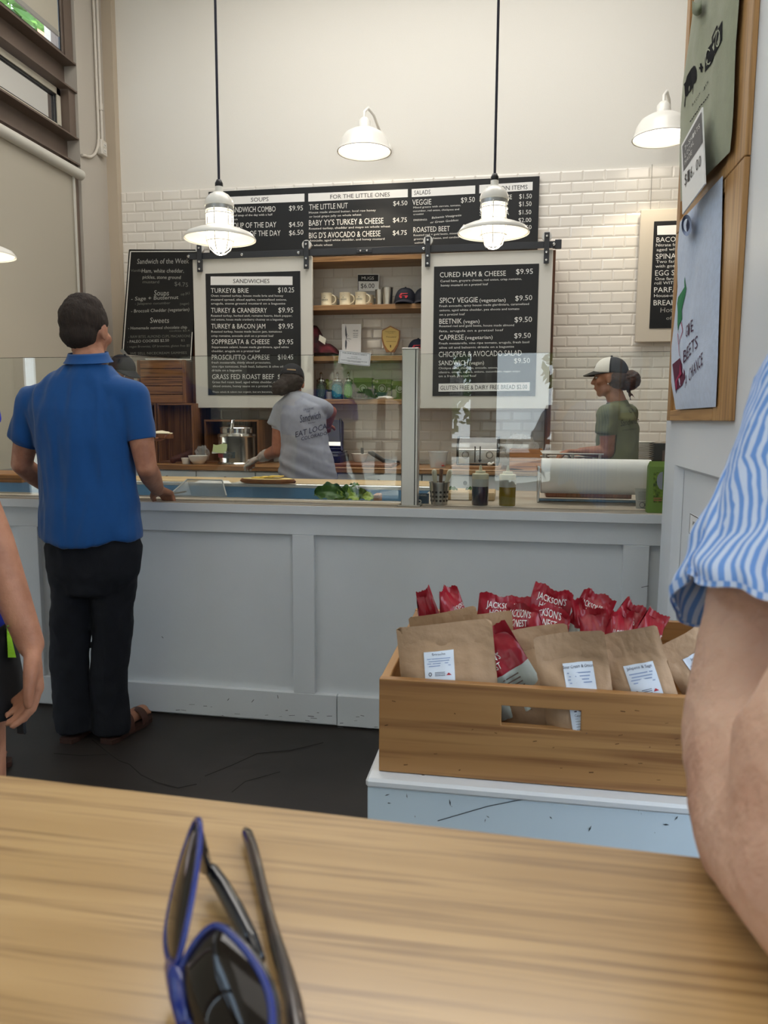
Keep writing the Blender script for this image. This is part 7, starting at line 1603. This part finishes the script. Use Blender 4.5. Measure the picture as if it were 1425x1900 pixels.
# ---- worker in the green shirt at the right, in profile
Yg = 4.55
pg = person('person', 'worker in an olive shirt and black-and-white cap, in profile at right', (J(1145, 850, Yg).x, Yg, 0))
SK3 = skin_mat('skin_olive', 'A9765A', '8E5E46')
fw = Vector((-1, 0.28, -0.02)).normalized()
mb = MB(); hd = J(1131, 703, Yg); P, R_ = head(mb, hd, fw, s=0.93)
nb = J(1150, 748, Yg); chain(mb, [nb+Vector((0, 0, -0.04)), hd+Vector((0.015, 0, -0.045))], [0.058, 0.047])
sn = J(1127, 770, Yg-0.15); sf = J(1165, 768, Yg+0.16); en_ = J(1127, 838, Yg-0.15); wn = J(1078, 838, Yg-0.14); ef = sf+Vector((-0.02, 0.04, -0.27)); wf = ef+Vector((-0.2, 0.0, 0.02))
chain(mb, [nb+Vector((0, 0, -0.05)), sn, sn.lerp(en_, 0.5), en_, en_.lerp(wn, 0.4), wn], [0.06, 0.052, 0.045, 0.038, 0.034, 0.024]); chain(mb, [nb+Vector((0, 0, -0.05)), sf, ef, wf], [0.06, 0.052, 0.038, 0.025])
hand(mb, wn, (-1, 0.05, 0.02), (0, 0, -1), 0.95, 0.45, -1); hand(mb, wf, (-1, 0.1, 0), (0, 0, -1), 0.9, 0.4, 1)
pel = Vector((J(1148, 850, Yg).x, Yg, 0.92)); loft(mb, [(pel, 0.10, 0.15), (pel+Vector((0, 0, 0.25)), 0.09, 0.13), (J(1148, 775, Yg), 0.09, 0.15)])
for dy in (-0.085, 0.085):
    a = pel+Vector((0, dy, -0.02)); capsule(mb, a, Vector((a.x, a.y, 0.47)), 0.085, 0.056); capsule(mb, Vector((a.x, a.y, 0.47)), Vector((a.x, a.y, 0.09)), 0.056, 0.042); capsule(mb, Vector((a.x+0.02, a.y, 0.05)), Vector((a.x-0.18, a.y, 0.04)), 0.042, 0.035)
bm = fuse(mb, 0.0065, 3); bvb3 = BVHTree.FromBMesh(bm); bodyg = bm_part('body', bm, SK3, pg); face_parts(P, R_, bodyg, 0.93)
mb = MB()
def rgg(y, x0, x1, d): return rg(y, x0, x1, d, Yg)
loft(mb, [rgg(885, 1100, 1185, 0.185), rgg(850, 1104, 1183, 0.175), rgg(820, 1106, 1184, 0.165), rgg(795, 1107, 1186, 0.165), rgg(775, 1110, 1180, 0.165), rgg(760, 1118, 1172, 0.13), rgg(747, 1130, 1163, 0.07)])
e1 = sn.lerp(en_, 0.50); mb.cyl(sn, e1+Vector((-0.004, 0, 0)), 0.056, 0.060, 20); capsule(mb, nb+Vector((0, 0, -0.055)), sn, 0.05, 0.060); capsule(mb, sn, sn.lerp(e1, 0.5), 0.058, 0.058)
capsule(mb, nb+Vector((0, 0, -0.055)), sf, 0.05, 0.058); mb.cyl(sf, sf.lerp(ef, 0.5), 0.056, 0.058, 20)
bm = fuse(mb, 0.0075, 4, fn=drape(0.010, (8, 8, 5), 6)); hug(bm, [bvb3]); bvg = BVHTree.FromBMesh(bm); bm_part('shirt', bm, mat('shirt_olive', '6C7052', 0.9, var=0.08, vscale=50), pg)
gG = projected(bvg); cG = lambda a, b: gG(980+a/4.75, 640+b/4.75); L = Lettering(cG)
L.t('Sandwich', 815, 975, 718, 60, 690, slant=0.1); L.circ(908, 578, 20); L.t('ORGANIC', 862, 925, 548, 18, 535); L.t('COLORADO', 830, 960, 760, 16, 745); part('shirt_print', L.mb, mat('print_olive', '23261C', 0.9), pg)
mb = MB(); 
for dy in (-0.085, 0.085): loft(mb, [(Vector((pel.x, Yg+dy, 0.09)), 0.06, 0.055), (Vector((pel.x, Yg+dy, 0.47)), 0.075, 0.075), (Vector((pel.x, Yg+dy, 0.95)), 0.11, 0.095)])
bm = fuse(mb, 0.011, 3, fn=drape(0.006)); bm_part('trousers', bm, mat('trousers_black', '17181C', 0.9), pg)
mb = MB(); mb.sphere(P(0, -0.045, 0.0), 1, 18, 14, (0.078, 0.066, 0.064), R_); mb.sphere(P(0.0, -0.125, -0.012), 1, 18, 14, (0.050, 0.056, 0.056), R_); mb.sphere(P(0.0, -0.095, -0.035), 1, 14, 10, (0.035, 0.045, 0.035), R_)
capsule(mb, P(0.0, -0.11, -0.06), P(0.01, -0.125, -0.13), 0.010, 0.004, 8); capsule(mb, P(0.01, -0.10, -0.06), P(0.02, -0.15, -0.12), 0.007, 0.003, 8)
bm = fuse(mb, 0.005, 1, fn=lambda c, n_: c+n_*(0.004*noise.noise(Vector((c.x*40, c.y*40, c.z*90)))+0.003*noise.noise(c*120))); bm_part('hair', bm, mat('hair_auburn', '4A2E20', 0.6, var=0.5, vscale=70, color2='20130D', bump=0.4, bscale=200), pg)
cap_on(pg, P, R_, 1.0, mat('cap_white', 'DCD9D2', 0.85), mat('cap_black', '1B1D26', 0.85), mat('cap_bill', '2A2826', 0.85), M_black)
m = MB(); m.sphere(P(-0.088, -0.006, -0.034), 0.004, 8, 6); m.sphere(P(0.088, -0.006, -0.034), 0.004, 8, 6); part('earring', m, M_chrome, pg, smooth=180, kind='stuff')

# ---- worker mostly hidden behind the customer
Yh = 4.75
ph_ = person('person', 'worker in a navy cap mostly hidden behind the man in blue, holding a sandwich', (J(205, 850, Yh).x, Yh, 0))
mb = MB(); hd = J(226, 694, Yh); P, R_ = head(mb, hd, (0.85, -0.35, -0.35), s=0.95); nb = J(208, 740, Yh); chain(mb, [nb+Vector((0, 0, -0.05)), hd+Vector((0, 0, -0.04))], [0.058, 0.048])
s1, s2 = J(165, 765, Yh), J(232, 768, Yh); e_, w_ = J(250, 835, Yh-0.05), J(282, 812, Yh-0.2); e2_, w2_ = J(150, 845, Yh), J(205, 830, Yh-0.22)
chain(mb, [nb, s2, e_, w_], [0.06, 0.052, 0.038, 0.027]); chain(mb, [nb, s1, e2_, w2_], [0.06, 0.052, 0.038, 0.027]); hand(mb, w_, (0.9, -0.2, -0.1), (0, -0.2, 1), 0.95, 0.4, 1); hand(mb, w2_, (0.8, -0.4, 0), (0, 0, -1), 0.95, 0.3, 1)
pel = Vector((J(198, 880, Yh).x, Yh, 0.92)); loft(mb, [(pel, 0.15, 0.10), (J(200, 790, Yh), 0.13, 0.09)])
for dx in (-0.08, 0.08): a = pel+Vector((dx, 0, 0)); chain(mb, [a, Vector((a.x, Yh, 0.48)), Vector((a.x, Yh, 0.09)), Vector((a.x, Yh-0.15, 0.04))], [0.085, 0.056, 0.042, 0.035])
bm = fuse(mb, 0.009, 3); bvb4 = BVHTree.FromBMesh(bm); bodyh = bm_part('body', bm, SK3, ph_); face_parts(P, R_, bodyh, 0.95)
mb = MB(); loft(mb, [(pel, 0.175, 0.125), (J(200, 800, Yh), 0.16, 0.12), (J(200, 765, Yh), 0.15, 0.10), (nb+Vector((0, 0, -0.03)), 0.075, 0.07)]); mb.cyl(s2, s2.lerp(e_, 0.5), 0.056, 0.056, 18); mb.cyl(s1, s1.lerp(e2_, 0.5), 0.056, 0.056, 18)
for dx in (-0.08, 0.08): loft(mb, [(Vector((pel.x+dx, Yh, 0.09)), 0.055, 0.06), (Vector((pel.x+dx, Yh, 0.93)), 0.10, 0.11)])
bm = fuse(mb, 0.011, 3, fn=drape(0.006)); hug(bm, [bvb4]); bm_part('clothes', bm, mat('clothes_dark', '22262E', 0.9), ph_)
cap_on(ph_, P, R_, 1.0, M_capn, M_capn, M_capn)
c = J(303, 812, Yh-0.22); t = slice_bread((c.x, c.y, c.z-0.005), 0.12, 0.09, 0.03, 'sandwich_half', 'soft sandwich half held up beside the blue-shirted man', 'EBDDB8', False)
m = MB(); m.grid(lambda u, v: Vector((c.x-0.07+0.12*u, c.y-0.045+0.09*v, c.z+0.028+0.016*math.sin(PI*u)*math.sin(PI*v)+0.003*math.sin(17*u)*math.sin(13*v))), 12, 8); part('filling', m, mat('filling_cream', 'E9E0C4', 0.7), t, smooth=180)

# ---- passer-by at the left edge: forearm, hand, shorts
Yp = 1.35
pp = person('person', 'passer-by cut by the left edge in black shorts with a neon stripe, arm hanging', (J(-60, 1400, Yp).x, Yp, 0))
SK4 = skin_mat('skin_warm', 'B37E62', '9C694F')
mb = MB(); hipx = J(-18, 1200, Yp).x; sho = Vector((hipx-0.02, Yp-0.02, 1.40))
elp = J(-45, 925, Yp-0.02); wrp = J(57, 1196, Yp)
chain(mb, [sho, elp, elp.lerp(wrp, 0.3), wrp], [0.050, 0.040, 0.041, 0.027])
kn1 = J(60, 1235, Yp); hand(mb, wrp+Vector((0, 0, 0.008)), (0.09, 0.02, -1), (-0.80, -0.60, 0), 1.12, 0.48, -1, thumb=0.5)
hipc = Vector((hipx-0.185, Yp, 0.90)); loft(mb, [(hipc, 0.15, 0.10), (hipc+Vector((0, 0, 0.25)), 0.13, 0.09), (hipc+Vector((0, 0, 0.5)), 0.17, 0.09), (hipc+Vector((0, 0, 0.56)), 0.08, 0.07)])
hc = hipc+Vector((0, 0, 0.72)); P, R_ = head(mb, hc, (0.2, 1, -0.1)); capsule(mb, hipc+Vector((0, 0, 0.52)), hc+Vector((0, 0, -0.05)), 0.058, 0.052)
chain(mb, [hipc+Vector((0, 0, 0.50)), sho], [0.06, 0.05]); so2 = hipc+Vector((-0.19, 0, 0.48)); chain(mb, [so2, so2+Vector((-0.04, 0, -0.3)), so2+Vector((-0.02, 0.1, -0.53))], [0.05, 0.04, 0.027]); hand(mb, so2+Vector((-0.02, 0.1, -0.53)), (0, 0.1, -1), (0.9, 0, 0), 0.98, 0.4, 1)
for dx in (-0.09, 0.115):
    a = hipc+Vector((dx, 0, -0.02)); chain(mb, [a, Vector((a.x, Yp+0.02, 0.48)), Vector((a.x, Yp-0.01, 0.09)), Vector((a.x, Yp+0.16, 0.04))], [0.088, 0.058, 0.042, 0.036])
bm = fuse(mb, 0.0062, 3); bvb5 = BVHTree.FromBMesh(bm); bodyp = bm_part('body', bm, SK4, pp); face_parts(P, R_, bodyp)
hair_short(P, R_, pp, MATS['hair_brown'])
mb = MB(); loft(mb, [(hipc+Vector((0, 0, -0.02)), 0.172, 0.125), (hipc+Vector((0, 0, 0.25)), 0.155, 0.115), (hipc+Vector((0, 0, 0.5)), 0.165, 0.11), (hipc+Vector((0, 0, 0.58)), 0.08, 0.075)]); mb.cyl(sho, sho.lerp(elp, 0.45), 0.062, 0.066, 20); mb.cyl(so2, so2+Vector((-0.02, 0, -0.18)), 0.062, 0.064, 20)
zc2 = J(5, 1168, Yp).z
bm = fuse(mb, 0.01, 4, fn=drape(0.008)); hug(bm, [bvb5]); bm_part('shirt', bm, mat('shirt_royal', '1530B8', 0.85), pp)
mb = MB(); zb2 = J(10, 1330, Yp).z
loft(mb, [(hipc+Vector((0, 0, -0.10)), 0.175, 0.128), (hipc+Vector((0, 0, 0.02)), 0.180, 0.132), (hipc+Vector((0, 0, zc2-0.90)), 0.178, 0.13)])
for dx in (-0.09, 0.115): loft(mb, [(Vector((hipc.x+dx*1.25, Yp, zb2)), 0.095, 0.105), (Vector((hipc.x+dx, Yp, 0.85)), 0.09, 0.125)])
bm = fuse(mb, 0.009, 3, fn=drape(0.006)); hug(bm, [bvb5]); bvs = BVHTree.FromBMesh(bm); bm_part('shorts', bm, mat('shorts_black', '0E0F12', 0.85), pp)
gS = projected(bvs, 0.010, Yp-0.11); L = Lettering(gS); [L.poly([(12+0.3*k, 1160+6*k), (16+1.4*k, 1160+6*k), (17.4+1.4*k, 1166+6*k), (12+0.3*k, 1166+6*k)]) for k in range(10)]; part('neon_stripe', L.mb, mat('neon_green', '9BE01E', 0.6), pp)
for dx in (-0.09, 0.115): sandal(pp, (hipc.x+dx, Yp-0.07, 0), (hipc.x+dx, Yp+0.21, 0))
q = J(40, 1340, Yp+0.01); m = MB(); m.bbox(q.x-0.012, q.x+0.010, q.y-0.004, q.y+0.004, q.z-0.026, q.z+0.05, 0.004)
solo('mobile_phone', m, M_black, 'black phone held low by the passer-by at the left edge', 'phone')

# ---- another customer, only a sandalled foot in view
pf = person('person', 'customer beyond the left edge, only a sandalled foot in view above the table edge', (-2.2, 2.36, 0))
mb = MB(); hx = -2.15; hy = 2.33
for dx, dy in ((-0.12, -0.05), (0.12, 0.0)):
    chain(mb, [Vector((hx+dx*0.8, hy, 0.9)), Vector((hx+dx, hy+dy, 0.48)), Vector((hx+dx, hy+dy, 0.09))], [0.085, 0.056, 0.040]); capsule(mb, Vector((hx+dx, hy+dy, 0.05)), Vector((hx+dx+0.15, hy+dy+0.10, 0.045)), 0.036, 0.026)
    for k in range(5): q = Vector((hx+dx+0.155-0.006*k, hy+dy+0.088+0.011*k, 0.038)); capsule(mb, q, q+Vector((0.022, 0.014, -0.002)), 0.009, 0.008, 8)
loft(mb, [(Vector((hx, hy, 0.88)), 0.15, 0.10), (Vector((hx, hy, 1.15)), 0.13, 0.09), (Vector((hx, hy, 1.42)), 0.17, 0.09), (Vector((hx, hy, 1.48)), 0.07, 0.07)])
P, R_ = head(mb, (hx, hy, 1.64), (0.3, 1, 0)); capsule(mb, (hx, hy, 1.45), (hx, hy, 1.58), 0.056, 0.05)
for sg in (-1, 1): a = Vector((hx+sg*0.18, hy, 1.40)); b = a+Vector((sg*0.03, 0, -0.3)); c = b+Vector((0, 0.05, -0.25)); chain(mb, [a, b, c], [0.05, 0.04, 0.027]); hand(mb, c, (0, 0.1, -1), (-sg, 0, 0), 0.98, 0.4, sg)
bm = fuse(mb, 0.008, 3); bvb6 = BVHTree.FromBMesh(bm); bf = bm_part('body', bm, SK4, pf); face_parts(P, R_, bf); hair_short(P, R_, pf, MATS['hair_brown'])
mb = MB(); loft(mb, [(Vector((hx, hy, 0.55)), 0.2, 0.13), (Vector((hx, hy, 1.15)), 0.155, 0.115), (Vector((hx, hy, 1.40)), 0.19, 0.11), (Vector((hx, hy, 1.49)), 0.08, 0.075)])
bm = fuse(mb, 0.012, 4, fn=drape(0.008)); hug(bm, [bvb6]); bm_part('clothes', bm, MATS['clothes_dark'], pf)
for dx, dy in ((-0.12, -0.05), (0.12, 0.0)): sandal(pf, (hx+dx-0.05, hy+dy-0.035, 0), (hx+dx+0.19, hy+dy+0.125, 0))

# ---- seated man at the right edge: striped sleeve and bent arm on the table
pr_ = person('person', 'man in a blue-white striped shirt at the right edge, elbow on table', (0.52, 0.72, 0))
SK5 = skin_mat('skin_pale', 'C49A7E', 'AD8065')
SK5b = mat('skin_forearm', 'D6AF96', 0.6, var=0.3, vscale=14, color2='BD9078', bump=0.35, bscale=90, sss=0.15)
mb = MB(); Ya = 0.62
sh = J(1575, 740, 0.60); up1 = J(1478, 1080, 0.52); up2 = J(1437, 1370, 0.48); elb = PZ(1545, 1650, 1.104); md = J(1462, 1540, 0.40)
fa1 = J(1538, 1420, 0.37); fa2 = J(1670, 1150, 0.41); wr = J(1860, 930, 0.43)
chain(mb, [sh, up1, up2, md, elb], [0.058, 0.053, 0.0545, 0.048, 0.040]); chain(mb, [elb, fa1, fa2, wr], [0.039, 0.044, 0.038, 0.028])
hand(mb, wr, (0.3, 0.25, 1), (0, 1, 0), 1.0, 0.4, 1)
tc_ = Vector((0.52, 0.74, 0)); loft(mb, [(tc_+Vector((0, 0, 0.78)), 0.17, 0.13), (tc_+Vector((0, 0, 1.05)), 0.16, 0.12), (tc_+Vector((0, 0, 1.32)), 0.19, 0.11), (tc_+Vector((0, -0.02, 1.42)), 0.09, 0.08)])
capsule(mb, tc_+Vector((0, -0.02, 1.38)), sh, 0.06, 0.058); hc = tc_+Vector((0.02, -0.06, 1.60)); P, R_ = head(mb, hc, (-0.3, -1, -0.1)); capsule(mb, tc_+Vector((0, -0.02, 1.38)), hc+Vector((0, 0, -0.05)), 0.062, 0.055)
so3 = tc_+Vector((0.20, 0, 1.34)); chain(mb, [tc_+Vector((0, 0, 1.36)), so3, so3+Vector((0.05, -0.10, -0.26)), Vector((0.72, 0.36, ZT_+0.04))], [0.06, 0.055, 0.042, 0.029]); hand(mb, (0.72, 0.36, ZT_+0.035), (-0.3, -1, -0.02), (0, 0, -1), 1.0, 0.15, -1)
for dx in (-0.10, 0.10): chain(mb, [tc_+Vector((dx, 0, 0.78)), tc_+Vector((dx, -0.42, 0.74)), tc_+Vector((dx, -0.40, 0.36)), tc_+Vector((dx, -0.50, 0.33))], [0.09, 0.062, 0.045, 0.036])
bm = fuse(mb, 0.007, 2, 0.5, fn=lambda c, n_: c+n_*0.0012*noise.noise(c*60)); bvb7 = BVHTree.FromBMesh(bm); bodyr = bm_part('body', bm, SK5b, pr_); face_parts(P, R_, bodyr); hair_short(P, R_, pr_, MATS['hair_brown'])
M_sw, M_sb = mat('stripe_white', 'C9D8F2', 0.85, bump=0.05, bscale=300), mat('stripe_blue', '6C99DC', 0.85, bump=0.05, bscale=300)
# sleeve: rings from shoulder to hem, given by the photographed outline on the left
rows = [(520, 1500, 1760, 0.62, 0.085), (640, 1455, 1740, 0.615, 0.085), (720, 1422, 1720, 0.61, 0.082), (800, 1386, 1690, 0.60, 0.078), (870, 1366, 1670, 0.585, 0.075), (930, 1338, 1650, 0.558, 0.078), (985, 1308, 1640, 0.535, 0.082), (1030, 1288, 1632, 0.52, 0.084), (1066, 1274, 1630, 0.51, 0.084)]
NU = 264; NV = 48
def sleeve(u, v):
    k = v*(len(rows)-1); i = min(int(k), len(rows)-2); f_ = k-i; a = [rows[i][j]+(rows[i+1][j]-rows[i][j])*f_ for j in range(5)]
    y, x0, x1, Yc, ry = a; A_, B2 = J(x0, y, Yc), J(x1, y, Yc); c = (A_+B2)/2; rx = (B2-A_).length/2; g = 2*PI*u+PI
    p = c+Vector((rx*math.cos(g), ry*math.sin(g), 0)); far = max(0, math.sin(g)); left = max(0, -math.cos(g))
    p.z -= (0.085*far*(0.3+0.7*left))*v**3
    nrm = Vector((math.cos(g), math.sin(g)*1.3, 0)).normalized(); w = 0.010*noise.noise(Vector((u*11, v*2.6+u*3, 2)))+0.005*noise.noise(Vector((u*26, v*5, 7)))+0.006*math.sin(v*22+u*9)*max(0, v-0.45)*noise.noise(Vector((u*5, v*3, 1)))*2
    tg = Vector((-math.sin(g), math.cos(g), 0)); return p+tg*(0.008*noise.noise(Vector((u*6, v*4.5, 9)))+0.0015*noise.noise(Vector((u*12, v*12, 5))))+nrm*w*(0.4+v)+Vector((0, 0, 0.004*noise.noise(Vector((u*14, 3, 3)))*v))
m = MB(); m.grid(sleeve, NU, NV)
for q_ in range(len(m.v)):
    l_, n_, i_, d_ = bvb7.find_nearest(m.v[q_], 0.1)
    if l_ is not None and (m.v[q_]-l_).dot(n_) < 0.007: m.v[q_] = l_+n_*0.007
m.m = [((k % NU)//2) % 2 for k in range(len(m.f))]
o = part('sleeve', m, [M_sw, M_sb], pr_, smooth=180); sd_ = o.modifiers.new('solid', 'SOLIDIFY'); sd_.thickness = 0.0015
m = MB(); m.grid(lambda u, v: sleeve(u, 1-0.04*v)+Vector((0, 0, -0.001))+(sleeve(u, 1)-Vector((J(1452, 1066, 0.51)))).normalized()*0.0015, NU, 2); m.m = [((k % NU)//2) % 2 for k in range(len(m.f))]; part('hem', m, [M_sb, M_sw], pr_, smooth=180)
m = MB(); tcx = tc_
def tors(u, v):
    g = 2*PI*u; z = 0.70+0.74*v; prof_ = [(0, 0.24, 0.19), (0.4, 0.20, 0.16), (0.8, 0.205, 0.135), (0.93, 0.15, 0.11), (1, 0.08, 0.08)]
    for a, b in zip(prof_, prof_[1:]):
        if v <= b[0]: f_ = (v-a[0])/(b[0]-a[0]); rx, ry = a[1]+(b[1]-a[1])*f_, a[2]+(b[2]-a[2])*f_; break
    return tcx+Vector((rx*math.cos(g), ry*math.sin(g), z))+Vector((math.cos(g), math.sin(g), 0))*0.012*noise.noise(Vector((u*7, v*4, 1)))
m.grid(tors, 240, 30); m.m = [((k % 240)//2) % 2 for k in range(len(m.f))]; part('shirt', m, [M_sw, M_sb], pr_, smooth=180)
m = MB(); m.grid(lambda u, v: J(1298+70*u, 1532+62*v+5*math.sin(6*u), 0.60+0.10*u+0.01*math.sin(9*u)), 40, 6); m.m = [((k % 40)//2) % 2 for k in range(len(m.f))]; part('shirt_tail', m, [M_sw, M_sb], pr_, smooth=180)
mb = MB()
for dx in (-0.10, 0.10): chain(mb, [tc_+Vector((dx, 0, 0.78)), tc_+Vector((dx, -0.42, 0.74)), tc_+Vector((dx, -0.40, 0.38))], [0.11, 0.078, 0.06])
bm = fuse(mb, 0.012, 3, fn=drape(0.006)); bm_part('trousers', bm, MATS['trousers_black'], pr_)
t = thing('bar_stool', 'black bar stool under the man at the right edge', 'stool', (0.52, 0.74, 0)); m = MB(); m.lathe([(0, 0.62), (0.17, 0.62), (0.19, 0.64), (0.18, 0.665), (0, 0.67)], (0.52, 0.74, 0), 28); part('seat', m, M_black, t, smooth=40)
for k in range(4): g = PI/4+k*PI/2; part('leg', MB().cyl((0.52+0.21*math.cos(g), 0.74+0.21*math.sin(g), 0), (0.52+0.13*math.cos(g), 0.74+0.13*math.sin(g), 0.63), 0.014), M_black, t)
m = MB(); m.tube([(0.52+0.19*math.cos(i*PI/12), 0.74+0.19*math.sin(i*PI/12), 0.25) for i in range(24)], 0.009, 8, closed=True); part('foot_ring', m, M_black, t)
print('ELB', elb, fa1, up2)
